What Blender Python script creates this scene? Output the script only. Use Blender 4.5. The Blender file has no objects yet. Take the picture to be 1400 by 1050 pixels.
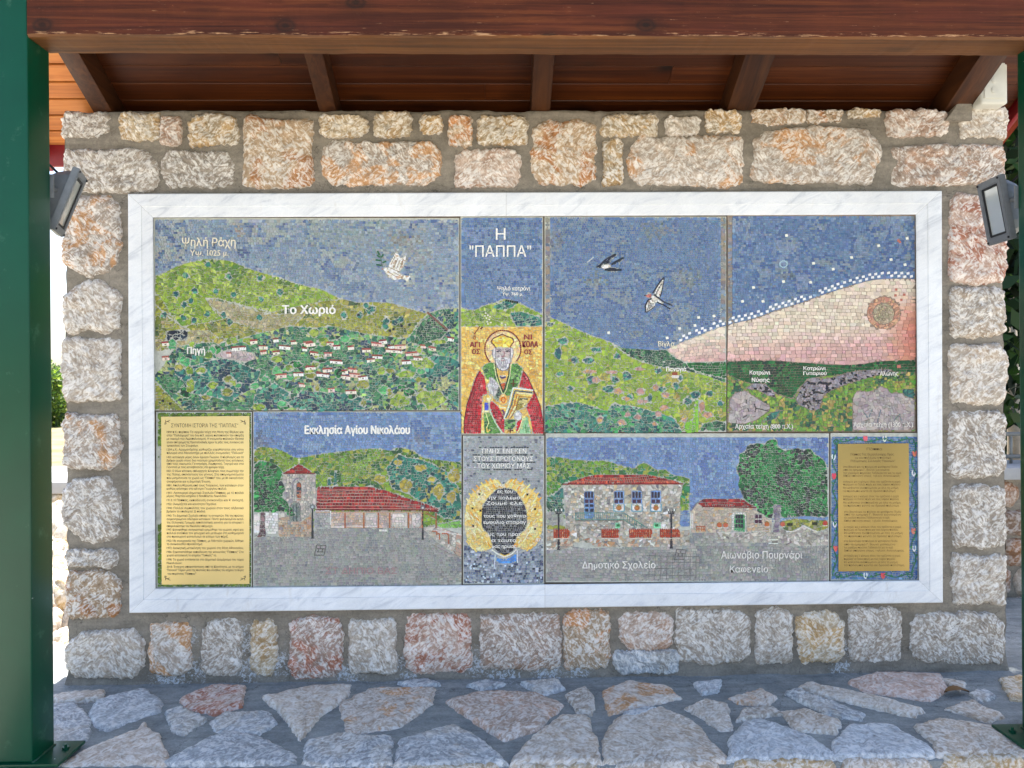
import bpy, bmesh, math, random
import numpy as np
from mathutils import Vector, Matrix, noise as mnoise
from mathutils.geometry import tessellate_polygon
PI = math.pi
SC = bpy.context.scene
COL = SC.collection

# ------------------------------------------------------------------ camera, sky, sun, exposure
FPX = 1040.0
CAMZ = 1.68
cam_d = bpy.data.cameras.new('camera')
cam = bpy.data.objects.new('camera', cam_d); COL.objects.link(cam)
cam_d.sensor_width = 36.0
cam_d.lens = FPX / 1400.0 * 36.0
cam_d.clip_start = 0.05; cam_d.clip_end = 3000
ROT = Matrix.Rotation(math.radians(-1.3), 4, 'Z') @ Matrix.Rotation(math.radians(90), 4, 'X') @ Matrix.Rotation(math.radians(-0.42), 4, 'Z')
cam.matrix_world = Matrix.Translation((0, 0, CAMZ)) @ ROT
SC.camera = cam

SUN_EL, SUN_AZ = math.radians(65), math.radians(8)        # azimuth from +Y towards +X: the sun stands behind the wall
wd = bpy.data.worlds.new('World'); SC.world = wd; wd.use_nodes = True
wn = wd.node_tree.nodes; bg = wn['Background']
sky = wn.new('ShaderNodeTexSky'); sky.sky_type = 'NISHITA'; sky.sun_disc = False
sky.sun_elevation = SUN_EL; sky.sun_rotation = SUN_AZ
sky.air_density = 1.0; sky.dust_density = 2.5; sky.ozone_density = 1.0
wd.node_tree.links.new(sky.outputs[0], bg.inputs[0]); bg.inputs[1].default_value = 0.115
sl = bpy.data.lights.new('sun', 'SUN'); sl.energy = 5.0; sl.angle = math.radians(0.5); sl.color = (1, 0.94, 0.85)
sun = bpy.data.objects.new('sun', sl); COL.objects.link(sun)
sd = Vector((math.sin(SUN_AZ) * math.cos(SUN_EL), math.cos(SUN_AZ) * math.cos(SUN_EL), math.sin(SUN_EL)))
sun.rotation_euler = (-sd).to_track_quat('-Z', 'Y').to_euler()
SC.view_settings.view_transform = 'Standard'; SC.view_settings.look = 'None'
SC.view_settings.exposure = 1.78; SC.view_settings.gamma = 1.0

# ------------------------------------------------------------------ helpers
R3 = np.array(ROT.to_3x3())
def rays(u, v):
    u = np.asarray(u, float); v = np.asarray(v, float)
    d = np.stack([(u - 700) / FPX, -(v - 525) / FPX, -np.ones_like(u)], -1)
    return d @ R3.T
def px(u, v, Y):
    """points of the plane y=Y seen at photograph coordinates (arrays)"""
    d = rays(u, v); t = np.asarray(Y, float) / d[..., 1]
    p = d * t[..., None]; p[..., 2] += CAMZ
    return p
def P(u, v, Y):
    return Vector(px(np.array([u]), np.array([v]), np.array([Y]))[0])
def pplane(u, v, z0, y0, s):
    """points of the sloping plane z = z0 + (y-y0)*s"""
    d = rays(u, v)
    t = (z0 - y0 * s - CAMZ) / (d[..., 2] - s * d[..., 1])
    p = d * t[..., None]; p[..., 2] += CAMZ
    return p
def lin(c):
    c = np.asarray(c, float) / 255.0
    return np.where(c <= 0.04045, c / 12.92, ((c + 0.055) / 1.055) ** 2.4)
def L4(c): return tuple(lin(c)) + (1.0,)

def tag(o, label=None, cat=None, group=None, kind=None):
    if label: o['label'] = label
    if cat: o['category'] = cat
    if group: o['group'] = group
    if kind: o['kind'] = kind
    return o
WL = {}
def empty(name, loc=(0, 0, 0), parent=None):
    o = bpy.data.objects.new(name, None); COL.objects.link(o); o.location = loc
    o.empty_display_size = 0.1; WL[o.name] = Vector(loc)
    if parent is not None:
        o.parent = parent; o.matrix_parent_inverse = Matrix.Translation(-WL[parent.name])
    return o
def link(name, me, mats, parent=None):
    for m in (mats if isinstance(mats, (list, tuple)) else [mats]): me.materials.append(m)
    o = bpy.data.objects.new(name, me); COL.objects.link(o); WL[o.name] = Vector((0, 0, 0))
    if parent is not None:
        o.parent = parent; o.matrix_parent_inverse = Matrix.Translation(-WL[parent.name])
    return o
def mesh_np(name, V, F, fattr=None, vattr=None, mi=None, smooth=False):
    """V (n,3), F (m,k) array or list of lists"""
    me = bpy.data.meshes.new(name)
    V = np.asarray(V, np.float32)
    if isinstance(F, np.ndarray):
        m, k = F.shape
        loops = F.ravel().astype(np.int32); starts = np.arange(m, dtype=np.int32) * k; tot = np.full(m, k, np.int32)
    else:
        loops = np.array([i for f in F for i in f], np.int32)
        tot = np.array([len(f) for f in F], np.int32); starts = np.concatenate([[0], np.cumsum(tot)[:-1]]).astype(np.int32); m = len(F)
    me.vertices.add(len(V)); me.vertices.foreach_set('co', V.ravel())
    me.loops.add(len(loops)); me.loops.foreach_set('vertex_index', loops)
    me.polygons.add(m); me.polygons.foreach_set('loop_start', starts); me.polygons.foreach_set('loop_total', tot)
    if mi is not None: me.polygons.foreach_set('material_index', np.asarray(mi, np.int32))
    me.update(calc_edges=True); me.validate()
    me.polygons.foreach_set('use_smooth', np.full(len(me.polygons), bool(smooth)))
    for attrs, dom in ((fattr, 'FACE'), (vattr, 'POINT')):
        for nm, arr in (attrs or {}).items():
            arr = np.asarray(arr, np.float32)
            if arr.ndim == 2:
                a = me.attributes.new(nm, 'FLOAT_COLOR', dom)
                if arr.shape[1] == 3: arr = np.concatenate([arr, np.ones((len(arr), 1), np.float32)], 1)
                a.data.foreach_set('color', arr.ravel())
            else:
                a = me.attributes.new(nm, 'FLOAT', dom); a.data.foreach_set('value', arr)
    return me
class MB:
    """collects shapes into ONE mesh"""
    def __init__(s): s.V = []; s.F = []; s.A = []; s.M = []; s.n = 0
    def add(s, V, F, a=(1, 1, 1), m=0):
        s.V += [tuple(v) for v in V]; s.F += [[i + s.n for i in f] for f in F]
        s.A += [a] * len(F); s.M += [m] * len(F); s.n = len(s.V)
    def box(s, x0, x1, y0, y1, z0, z1, a=(1, 1, 1), m=0, M=None):
        V = [Vector((x, y, z)) for x in (x0, x1) for y in (y0, y1) for z in (z0, z1)]
        if M: V = [M @ v for v in V]
        s.add(V, [(0, 1, 3, 2), (4, 6, 7, 5), (0, 4, 5, 1), (2, 3, 7, 6), (0, 2, 6, 4), (1, 5, 7, 3)], a, m)
    def tube(s, pts, r, k=10, a=(1, 1, 1), m=0, cap=True):
        pts = [Vector(p) for p in pts]; rs = r if isinstance(r, (list, tuple)) else [r] * len(pts)
        V = []; F = []
        for i, p in enumerate(pts):
            t = (pts[min(i + 1, len(pts) - 1)] - pts[max(i - 1, 0)]).normalized()
            n = t.cross(Vector((0, 0, 1)) if abs(t.z) < .9 else Vector((1, 0, 0))).normalized(); b = t.cross(n)
            V += [p + (n * math.cos(2 * PI * j / k) + b * math.sin(2 * PI * j / k)) * rs[i] for j in range(k)]
        for i in range(len(pts) - 1):
            for j in range(k):
                F.append((i * k + j, i * k + (j + 1) % k, (i + 1) * k + (j + 1) % k, (i + 1) * k + j))
        if cap: F += [tuple(range(k - 1, -1, -1)), tuple((len(pts) - 1) * k + j for j in range(k))]
        s.add(V, F, a, m)
    def build(s, name, mats, parent=None, smooth=False, bevel=0, seg=2):
        me = mesh_np(name, np.array([tuple(v) for v in s.V]), s.F, {'tint': np.array(s.A)}, mi=s.M, smooth=smooth)
        if bevel:
            bm = bmesh.new(); bm.from_mesh(me)
            bmesh.ops.remove_doubles(bm, verts=bm.verts, dist=1e-6)
            es = [e for e in bm.edges if len(e.link_faces) == 2 and e.calc_face_angle(0) > 0.6]
            bmesh.ops.bevel(bm, geom=es, offset=bevel, segments=seg, affect='EDGES', profile=0.6)
            bmesh.ops.recalc_face_normals(bm, faces=bm.faces)
            bm.to_mesh(me); bm.free()
            me.polygons.foreach_set('use_smooth', [True] * len(me.polygons))
            try: me.set_sharp_from_angle(angle=0.7)
            except Exception: pass
        return link(name, me, mats, parent)

# ------------------------------------------------------------------ materials
class NT:
    def __init__(s, name):
        s.m = bpy.data.materials.new(name); s.m.use_nodes = True
        s.t = s.m.node_tree; s.b = s.t.nodes['Principled BSDF']
    def n(s, typ, ins=None, **kw):
        nd = s.t.nodes.new('ShaderNode' + typ)
        for k, v in kw.items(): setattr(nd, k, v)
        for k, v in (ins or {}).items(): s.set(nd, k, v)
        return nd
    def set(s, nd, k, v):
        sock = nd.inputs[k]
        if hasattr(v, 'is_output') or isinstance(v, bpy.types.NodeSocket): s.t.links.new(v, sock)
        else: sock.default_value = v
    def P(s, **kw):
        for k, v in kw.items(): s.set(s.b, k.replace('_', ' '), v)
    def coord(s, scale=(1, 1, 1), rot=(0, 0, 0)):
        tc = s.n('TexCoord'); mp = s.n('Mapping', {'Vector': tc.outputs['Object'], 'Scale': scale, 'Rotation': rot}); return mp.outputs[0]
    def turned(s, rot, scale):
        tc = s.n('TexCoord'); a = s.n('Mapping', {'Vector': tc.outputs['Object'], 'Rotation': rot}); return s.n('Mapping', {'Vector': a.outputs[0], 'Scale': scale}).outputs[0]
    def noise(s, co, scale, detail=6, rough=.6, dist=0):
        return s.n('TexNoise', {'Vector': co, 'Scale': scale, 'Detail': detail, 'Roughness': rough, 'Distortion': dist}).outputs['Fac']
    def ramp(s, fac, stops, mode='LINEAR'):
        r = s.n('ValToRGB', {'Fac': fac}); e = r.color_ramp.elements; r.color_ramp.interpolation = mode
        while len(e) < len(stops): e.new(.5)
        for el, (p, c) in zip(e, stops):
            el.position = p; el.color = c if len(c) == 4 else tuple(c) + (1,)
        return r.outputs['Color']
    def mix(s, a, b, fac, mode='MIX'):
        x = s.n('Mix', data_type='RGBA', blend_type=mode)
        s.set(x, 0, fac); s.set(x, 6, a); s.set(x, 7, b); return x.outputs[2]
    def math(s, op, a, b=0.0, clamp=False):
        x = s.n('Math', operation=op, use_clamp=clamp); s.set(x, 0, a); s.set(x, 1, b); return x.outputs[0]
    def attr(s, nm, out='Color'): return s.n('Attribute', attribute_name=nm).outputs[out]
    def bump(s, h, strength=.5, dist=.005, normal=None):
        x = s.n('Bump', {'Height': h, 'Strength': strength, 'Distance': dist})
        if normal: s.set(x, 'Normal', normal)
        return x.outputs[0]
def g(v): return (v, v, v, 1)
def simple(name, c, rough=.6, metal=0., spec=.5, var=.15, scale=20, bump=0, coat=0):
    k = NT(name); co = k.coord()
    f = k.noise(co, scale, 5, .65)
    col = k.mix(L4(c), k.ramp(f, [(.3, g(1 - var)), (.7, g(1 + var))]), 1.0, 'MULTIPLY')
    k.P(Base_Color=col, Roughness=rough, Metallic=metal, Specular_IOR_Level=spec, Coat_Weight=coat)
    if bump: k.P(Normal=k.bump(k.noise(co, scale * 4, 5, .7), bump, .004))
    return k.m

def m_stone(name='limestone', scale=1.0, wash=1.0, flat=False):
    k = NT(name); co = k.coord()
    base = k.attr('tint'); warm = k.attr('warm', 'Color')
    warp = k.n('TexNoise', {'Vector': co, 'Scale': 26 * scale, 'Detail': 3, 'Roughness': .6})
    cw = k.mix(co, warp.outputs['Color'], 0.035, 'LINEAR_LIGHT')
    chis = k.n('TexVoronoi', {'Vector': cw, 'Scale': 52 * scale}, feature='SMOOTH_F1'); chis.inputs['Smoothness'].default_value = .55
    f1 = k.noise(co, 36 * scale, 9, .72, 2.2)
    f2 = k.noise(co, 150 * scale, 5, .7)
    f3 = k.noise(co, 6.5 * scale, 6, .62, .9)
    rt = (lambda a: (0, 0, math.radians(a))) if flat else (lambda a: (0, math.radians(a), 0))
    ss = (40, 66, 66) if flat else (38, 70, 82)
    ca = k.noise(k.turned(rt(38), ss), .82 * scale, 4, .55, 1.3); cb = k.noise(k.turned(rt(-52), ss), .82 * scale, 4, .55, 1.3)
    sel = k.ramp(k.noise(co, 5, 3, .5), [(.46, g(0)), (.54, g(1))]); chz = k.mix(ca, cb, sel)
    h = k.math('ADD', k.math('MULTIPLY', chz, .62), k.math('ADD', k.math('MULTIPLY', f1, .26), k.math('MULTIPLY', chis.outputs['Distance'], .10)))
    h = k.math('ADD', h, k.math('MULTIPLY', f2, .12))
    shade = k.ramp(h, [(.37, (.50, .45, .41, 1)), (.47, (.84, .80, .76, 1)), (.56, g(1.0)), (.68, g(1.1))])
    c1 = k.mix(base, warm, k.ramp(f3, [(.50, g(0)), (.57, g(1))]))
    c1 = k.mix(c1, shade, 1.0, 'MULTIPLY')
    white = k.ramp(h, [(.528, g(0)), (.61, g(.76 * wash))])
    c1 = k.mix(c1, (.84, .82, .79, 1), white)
    fl = k.noise(co, 20 * scale, 3, .5)
    c1 = k.mix(c1, k.ramp(fl, [(.3, g(.84)), (.7, g(1.12))]), 1.0, 'MULTIPLY')
    k.P(Base_Color=c1, Roughness=.85, Specular_IOR_Level=.25, Normal=k.bump(h, .85, .011))
    return k.m
def m_mortar(name, c, c2):
    k = NT(name); co = k.coord()
    f = k.noise(co, 7, 6, .65); f2 = k.noise(co, 130, 6, .75); f3 = k.noise(co, 34, 5, .7)
    col = k.mix(L4(c), L4(c2), k.ramp(f, [(.35, g(0)), (.65, g(1))]))
    col = k.mix(col, k.ramp(f2, [(.3, g(.78)), (.7, g(1.2))]), 1, 'MULTIPLY')
    col = k.mix(col, k.ramp(f3, [(.3, g(.86)), (.7, g(1.1))]), 1, 'MULTIPLY')
    stv = k.noise(k.coord((1.2, 9, 9)), 3, 5, .7); col = k.mix(col, k.ramp(stv, [(.32, g(.74)), (.6, g(1.08))]), 1, 'MULTIPLY')
    crk = k.n('TexVoronoi', {'Vector': k.mix(co, k.n('TexNoise', {'Vector': co, 'Scale': 9, 'Detail': 4}).outputs['Color'], .16, 'LINEAR_LIGHT'), 'Scale': 3.2}, feature='DISTANCE_TO_EDGE').outputs['Distance']
    col = k.mix(k.mix(col, (.02, .02, .02, 1), .5), col, k.math('MULTIPLY', k.math('SUBTRACT', crk, .0015), 260, True))
    salt = k.attr('salt', 'Fac')
    sp = k.noise(co, 75, 4, .75, .8)
    thr = k.math('SUBTRACT', k.math('ADD', sp, k.math('MULTIPLY', salt, .20)), .645)
    msk = k.math('MULTIPLY', k.math('MULTIPLY', thr, 9, True), k.math('MULTIPLY', salt, 1.3, True))
    col = k.mix(col, (.50, .53, .56, 1), msk)
    hh = k.math('ADD', k.math('MULTIPLY', f2, .4), f3)
    k.P(Base_Color=col, Roughness=.92, Specular_IOR_Level=.2, Normal=k.bump(hh, .55, .005))
    return k.m
def m_wood(name, dark, mid, light, axis='X', knots=.5, gloss=.45, scale=1.0):
    k = NT(name)
    sc = {'X': (.6, 30, 30), 'Y': (30, .6, 30), 'Z': (30, 30, .6)}[axis]
    co = k.coord(tuple(a * scale for a in sc)); cu = k.coord()
    tint = k.attr('tint'); off = k.attr('tint', 'Fac')
    add = k.n('VectorMath', {0: co, 1: tint}, operation='MULTIPLY_ADD'); k.set(add, 1, (1, 1, 1)); sc7 = k.n('VectorMath', {0: tint, 1: (31, 17, 23)}, operation='MULTIPLY')
    k.set(add, 2, sc7.outputs[0]); co = add.outputs[0]
    f = k.noise(co, 2.2, 7, .65, 1.1); f2 = k.noise(co, 9, 5, .7, .3)
    gr = k.math('ADD', k.math('MULTIPLY', f, .75), k.math('MULTIPLY', f2, .25))
    col = k.ramp(gr, [(.32, L4(dark)), (.5, L4(mid)), (.68, L4(light))])
    ks = {'X': (3.2, 8, 8), 'Y': (8, 3.2, 8), 'Z': (8, 8, 3.2)}[axis]
    ck = k.coord(tuple(a * .9 for a in ks)); addk = k.n('VectorMath', {0: ck, 1: sc7.outputs[0]}, operation='ADD')
    vo = k.n('TexVoronoi', {'Vector': addk.outputs[0], 'Scale': 1.0, 'Randomness': 1.0})
    kn = k.ramp(vo.outputs['Distance'], [(.06, g(1)), (.16, g(.35)), (.26, g(0))])
    col = k.mix(col, L4(tuple(a * .45 for a in dark)), k.math('MULTIPLY', kn, knots))
    col = k.mix(col, k.ramp(off, [(0, g(.72)), (1, g(1.22))]), 1, 'MULTIPLY')
    fl = k.noise(cu, 3.1, 3, .5)
    col = k.mix(col, k.ramp(fl, [(.3, g(.8)), (.7, g(1.18))]), 1, 'MULTIPLY')
    k.P(Base_Color=col, Roughness=gloss, Specular_IOR_Level=.4, Normal=k.bump(gr, .35, .003))
    return k, col
# ------------------------------------------------------------------ materials of the place
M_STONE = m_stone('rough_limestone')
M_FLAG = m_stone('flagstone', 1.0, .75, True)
M_MORTAR = m_mortar('wall_mortar', (124, 118, 108), (146, 139, 128))
M_MORTAR2 = m_mortar('ledge_mortar', (128, 134, 136), (152, 156, 155))
M_GREEN = simple('green_paint', (0, 66, 44), .3, 0, .35, .14, 3, .02, 0)
def _chips(m):
    t = m.node_tree; p = t.nodes['Principled BSDF']; l = p.inputs['Base Color'].links[0].from_socket; tc = t.nodes.new('ShaderNodeTexCoord')
    def nz(sc, d): n = t.nodes.new('ShaderNodeTexNoise'); n.inputs['Scale'].default_value = sc; n.inputs['Detail'].default_value = d; n.inputs['Roughness'].default_value = .7; t.links.new(tc.outputs['Object'], n.inputs['Vector']); return n.outputs['Fac']
    def lay(l, f, lo, hi, c):
        r = t.nodes.new('ShaderNodeMapRange'); r.inputs[1].default_value = lo; r.inputs[2].default_value = hi; t.links.new(f, r.inputs[0])
        x = t.nodes.new('ShaderNodeMix'); x.data_type = 'RGBA'; x.inputs[7].default_value = c; t.links.new(r.outputs[0], x.inputs[0]); t.links.new(l, x.inputs[6]); return x.outputs[2]
    l = lay(l, nz(26, 3), .74, .76, (.55, .60, .55, 1)); l = lay(l, nz(11, 6), .60, .80, (.06, .16, .10, 1)); t.links.new(l, p.inputs['Base Color'])
_chips(M_GREEN)
M_GREYMETAL = simple('grey_cast_metal', (120, 124, 128), .45, .35, .5, .12, 30, .05)
M_BLACK = simple('black_rubber', (18, 18, 22), .6)
M_RUST = simple('rusty_bolt', (105, 62, 40), .8)
M_PVC = simple('white_plastic', (205, 205, 196), .4, 0, .5, .06, 14)
M_REDPAINT = simple('red_paint', (120, 16, 22), .45)
M_TILE = simple('clay_tile', (150, 70, 45), .8, var=.3, scale=12)
rnd = random.Random(7)
def fbm(x, y, z, o=4, s=1.0):
    return mnoise.fractal(Vector((x * s, y * s, z * s)), 1.0, 2.0, o)

# ------------------------------------------------------------------ stones (one mesh per wall): outline + domed, rough top
class Stones:
    def __init__(s): s.V = []; s.F = []; s.C = []; s.W = []; s.n = 0
    def stone(s, poly, frame, H, depth, col, warm, rough=.006, NR=13, NS=84, edge=.012, seed=0, power=5):
        """poly: 2-D outline (metres) in the plane given by frame=(origin, ex, ey, en)"""
        O, ex, ey, en = frame
        pts = [Vector(p) for p in poly]; n = len(pts)
        per = [(pts[(i + 1) % n] - pts[i]).length for i in range(n)]; tot = sum(per)
        out = []
        for k in range(NS):
            d = tot * k / NS; i = 0
            while d > per[i] and i < n - 1: d -= per[i]; i += 1
            out.append(pts[i].lerp(pts[(i + 1) % n], d / max(per[i], 1e-6)))
        for _ in range(1): out = [(out[i - 1] + out[i] * 2 + out[(i + 1) % NS]) / 4 for i in range(NS)]
        c = sum(out, Vector((0, 0))) / NS
        o2 = []
        for k_, p in enumerate(out):
            tg = out[(k_ + 1) % NS] - out[k_ - 1]; dr = Vector((tg.y, -tg.x)).normalized() if tg.length > 1e-6 else (p - c).normalized()
            w = fbm(p.x + seed * 3.1, p.y, seed, 3, 14) * edge + fbm(p.x, p.y + seed, seed, 4, 60) * edge * .8
            o2.append(p + dr * w)
        base = s.n; rad = (tot / 6.3)
        rr = [1.0] + [1 - (j / NR) ** 1.0 for j in range(NR)] + [0.0]
        tilt = (random.Random(seed).uniform(-.004, .004) / max(rad, .05), random.Random(seed + 1).uniform(-.004, .004) / max(rad, .05))
        for j, r in enumerate(rr):
            for p in (o2 if r > 0 else [c]):
                q = c + (p - c) * r
                if j == 0: h = -depth
                else:
                    h = H * (1 - r ** power) - (.004 if r == 1 else 0)
                    if r < 1:
                        h += (fbm(q.x, q.y, seed * 2.3, 5, 26) + .5 * abs(fbm(q.x, q.y, seed * 4.3, 4, 60))) * rough + fbm(q.x, q.y, seed * 1.3 + 9, 3, 7) * rough * .8
                        h += (q.x - c.x) * tilt[0] + (q.y - c.y) * tilt[1]
                s.V.append(tuple(O + ex * q.x + ey * q.y + en * h)); s.C.append(col); s.W.append(warm)
        for j in range(len(rr) - 2):
            for i in range(NS):
                a = base + j * NS + i; b = base + j * NS + (i + 1) % NS
                s.F.append((a, b, b + NS, a + NS))
        last = base + (len(rr) - 2) * NS; cen = base + (len(rr) - 1) * NS
        for i in range(NS): s.F.append((last + i, last + (i + 1) % NS, cen))
        s.n = len(s.V)
def rrect(x0, y0, x1, y1, r, R):
    """loose rounded rectangle with wandering sides"""
    w, h = x1 - x0, y1 - y0; j = lambda k: R.uniform(-k, k)
    cx = min(w, h) * r
    q = min(w, h) * .05
    P_ = [(x0 + cx + j(cx * .7), y0 + j(h * .03)), (x0 + w * R.uniform(.35, .65), y0 + j(h * .06)), (x1 - cx + j(cx * .5), y0 + j(h * .03)), (x1 + j(w * .012), y0 + cx + j(cx * .5)),
          (x1 + j(w * .02), y0 + h * .5), (x1 + j(w * .012), y1 - cx + j(cx * .5)), (x1 - cx + j(cx * .5), y1 + j(h * .03)), (x0 + w * R.uniform(.35, .65), y1 + j(h * .06)),
          (x0 + cx + j(cx * .5), y1 + j(h * .03)), (x0 + j(w * .012), y1 - cx + j(cx * .5)), (x0 + j(w * .02), y0 + h * .5), (x0 + j(w * .012), y0 + cx + j(cx * .5))]
    return P_
GREY = ((184, 175, 164), (190, 176, 160)); BEI = ((190, 175, 150), (196, 168, 126)); PNK = ((188, 170, 157), (194, 164, 144))
ORA = ((190, 168, 142), (194, 142, 98)); RED = ((184, 160, 147), (176, 124, 104)); BLU = ((164, 170, 176), (178, 176, 172)); GRO = ((186, 174, 162), (196, 154, 114))
WALL = [  # x0 y0 x1 y1 kind: outlines traced from the photograph
 (82,152,149,187,GREY),(161,154,218,190,BEI),(220,158,246,197,PNK),(258,156,324,198,BEI),(331,157,428,256,ORA),(436,156,503,187,BEI),(511,154,563,186,BEI),
 (573,155,604,182,BEI),(614,158,645,200,ORA),(651,157,722,197,BEI),(726,161,816,255,ORA),(822,156,901,186,BEI),(910,159,957,184,GREY),(965,151,1014,180,BEI),
 (1028,150,1100,168,ORA),(1103,150,1153,166,ORA),(1160,150,1205,160,BEI),(1213,151,1300,185,PNK),(1312,148,1378,188,GREY),
 (84,202,214,262,GREY),(220,206,319,256,GREY),(437,192,605,254,GRO),(621,202,711,255,PNK),(825,190,851,254,BEI),(860,185,1021,254,GRO),(1028,176,1206,253,GRO),(1219,199,1378,253,PNK),
 (85,267,163,374,GRO),(84,383,163,456,GREY),(84,463,164,551,GREY),(85,566,163,643,GRO),(84,652,164,741,GREY),(88,751,161,775,GREY),(88,783,163,846,ORA),
 (1299,262,1377,384,RED),(1299,388,1377,460,GREY),(1299,469,1377,555,GREY),(1298,563,1376,652,GREY),(1302,663,1377,747,GREY),(1304,757,1377,829,GREY),
 (88,861,197,930,GREY),(203,853,261,923,GRO),(274,849,331,926,GREY),(343,850,378,926,BEI),(393,846,469,933,RED),(476,846,542,924,GREY),(553,840,645,923,RED),
 (655,840,768,915,PNK),(771,836,835,917,ORA),(845,838,922,888,PNK),(838,891,932,921,BLU),(923,834,1027,908,GREY),(1033,834,1084,913,GREY),(1090,833,1154,910,BEI),
 (1161,831,1234,907,GREY),(1247,838,1376,908,GREY)]
YM, YW = 3.215, 3.2         # mortar face, mean stone face
def build_wall():
    t = empty('stone_wall', (0, YM, .45))
    tag(t, 'rough limestone masonry wall with grey mortar carrying the mosaic', 'wall')
    st = Stones(); zhat = Vector((0, 0, 1)); fr = (Vector((0, YM, 0)), Vector((1, 0, 0)), zhat, Vector((0, -1, 0)))
    for i, (x0, y0, x1, y1, kd) in enumerate(WALL):
        R = random.Random(i * 13 + 5)
        sq = R.uniform(.06, .26); x0 -= 1; x1 += 1; y0 -= 1; y1 += 1
        pl = rrect(x0, y0, x1, y1, sq, R)
        q = px(np.array([p[0] for p in pl]), np.array([p[1] for p in pl]), YW)
        poly = [(a[0], a[2]) for a in q][::-1]
        j = R.uniform(.9, 1.1); c = lin(np.array(kd[0]) * j); w = lin(np.array(kd[1]) * R.uniform(.92, 1.06))
        if kd is GREY and R.random() < .7: w = c * .92
        dp = .05 if 100 < x0 and x1 < 1370 else .3
        st.stone(poly, fr, R.uniform(.018, .028), dp, c, w, rough=.0075, seed=i + 1, NS=140, NR=20, power=R.choice([8, 14, 20]), edge=.0095)
    me = mesh_np('masonry', np.array(st.V), st.F, vattr={'tint': np.array(st.C), 'warm': np.array(st.W)}, smooth=True)
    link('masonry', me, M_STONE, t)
    # mortar core: displaced sheet on the front, closed box behind it
    NX, NZ = 330, 170
    XL, XR = P(90, 525, YM).x, P(1374, 525, YM).x
    salts = [(232, 928, 34), (268, 915, 20), (335, 880, 24), (340, 915, 26), (380, 905, 26), (470, 915, 18), (545, 905, 16), (650, 905, 26), (690, 925, 30), (750, 922, 30), (790, 915, 24), (1150, 912, 20), (1155, 885, 12), (262, 870, 14), (335, 860, 14), (640, 890, 12), (560, 928, 20), (480, 930, 20)]
    U = np.linspace(0, 1, NX + 1); V = np.linspace(0, 1, NZ + 1)
    vs = []; sa = []
    for j in range(NZ + 1):
        for i in range(NX + 1):
            x = XL + (XR - XL) * U[i]
            ztop = P(152.5, 152.5, YM).z + .012 * fbm(x, 0, 3, 4, 4) + .002 + x * .0008
            z = .40 + (ztop - .40) * V[j]
            d = .006 * fbm(x, 1, z, 4, 9) + .004 * fbm(x, 5, z, 3, 34)
            z2 = z; y = YM - .003 - d
            if i in (0, NX): y += .01
            if z < .54: y -= .05 * ((.54 - z) / .14) ** 2
            vs.append((x + (0.006 * fbm(1, x, z, 3, 12) if i in (0, NX) else 0), y, z2))
    vs = np.array(vs)
    # salt bloom (wash of lime round the lowest stones)
    d = vs - np.array([0, 0, CAMZ]); cm = d @ R3; uu = 700 + FPX * cm[:, 0] / -cm[:, 2]; vv = 525 - FPX * cm[:, 1] / -cm[:, 2]
    salt = np.zeros(len(vs))
    for a, b, r in salts: salt = np.maximum(salt, np.exp(-((uu - a) ** 2 + (vv - b) ** 2) / (r * r)))
    idx = np.arange((NX + 1) * (NZ + 1)).reshape(NZ + 1, NX + 1)
    F = np.stack([idx[:-1, :-1], idx[:-1, 1:], idx[1:, 1:], idx[1:, :-1]], -1).reshape(-1, 4).tolist()
    VV = vs.tolist(); n0 = len(VV); ring = list(idx[-1, :]) ; YB = YM + .36
    # top cap with its own unevenness, then back and sides
    NB = 8
    rows = [list(idx[-1, :])]
    for b in range(1, NB + 1):
        r = []
        for i in range(NX + 1):
            x, y, z = VV[idx[-1, i]]; f = b / NB
            r.append(len(VV)); VV.append([x, y + (YB - y) * f, z + .01 * fbm(x, f * 2, 8, 3, 6) + .012 * math.sin(PI * f)])
        rows.append(r)
    for b in range(NB):
        for i in range(NX): F.append([rows[b][i], rows[b][i + 1], rows[b + 1][i + 1], rows[b + 1][i]])
    bl, br = len(VV), len(VV) + 1; VV += [[XL, YB, .4], [XR, YB, .4]]
    F.append([rows[-1][0]] + [r for r in rows[-1][1:]] + [br, bl])
    F.append([int(idx[j, 0]) for j in range(NZ, -1, -1)] + [bl] + [rows[b][0] for b in range(NB, 0, -1)])
    F.append([int(idx[j, NX]) for j in range(NZ + 1)] + [rows[b][NX] for b in range(1, NB + 1)] + [br])
    sal = np.concatenate([salt, np.zeros(len(VV) - n0)])
    me = mesh_np('mortar', np.array(VV), F, vattr={'salt': sal}, smooth=True)
    link('mortar', me, M_MORTAR, t)
    return t
WALLOBJ = build_wall()

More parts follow.
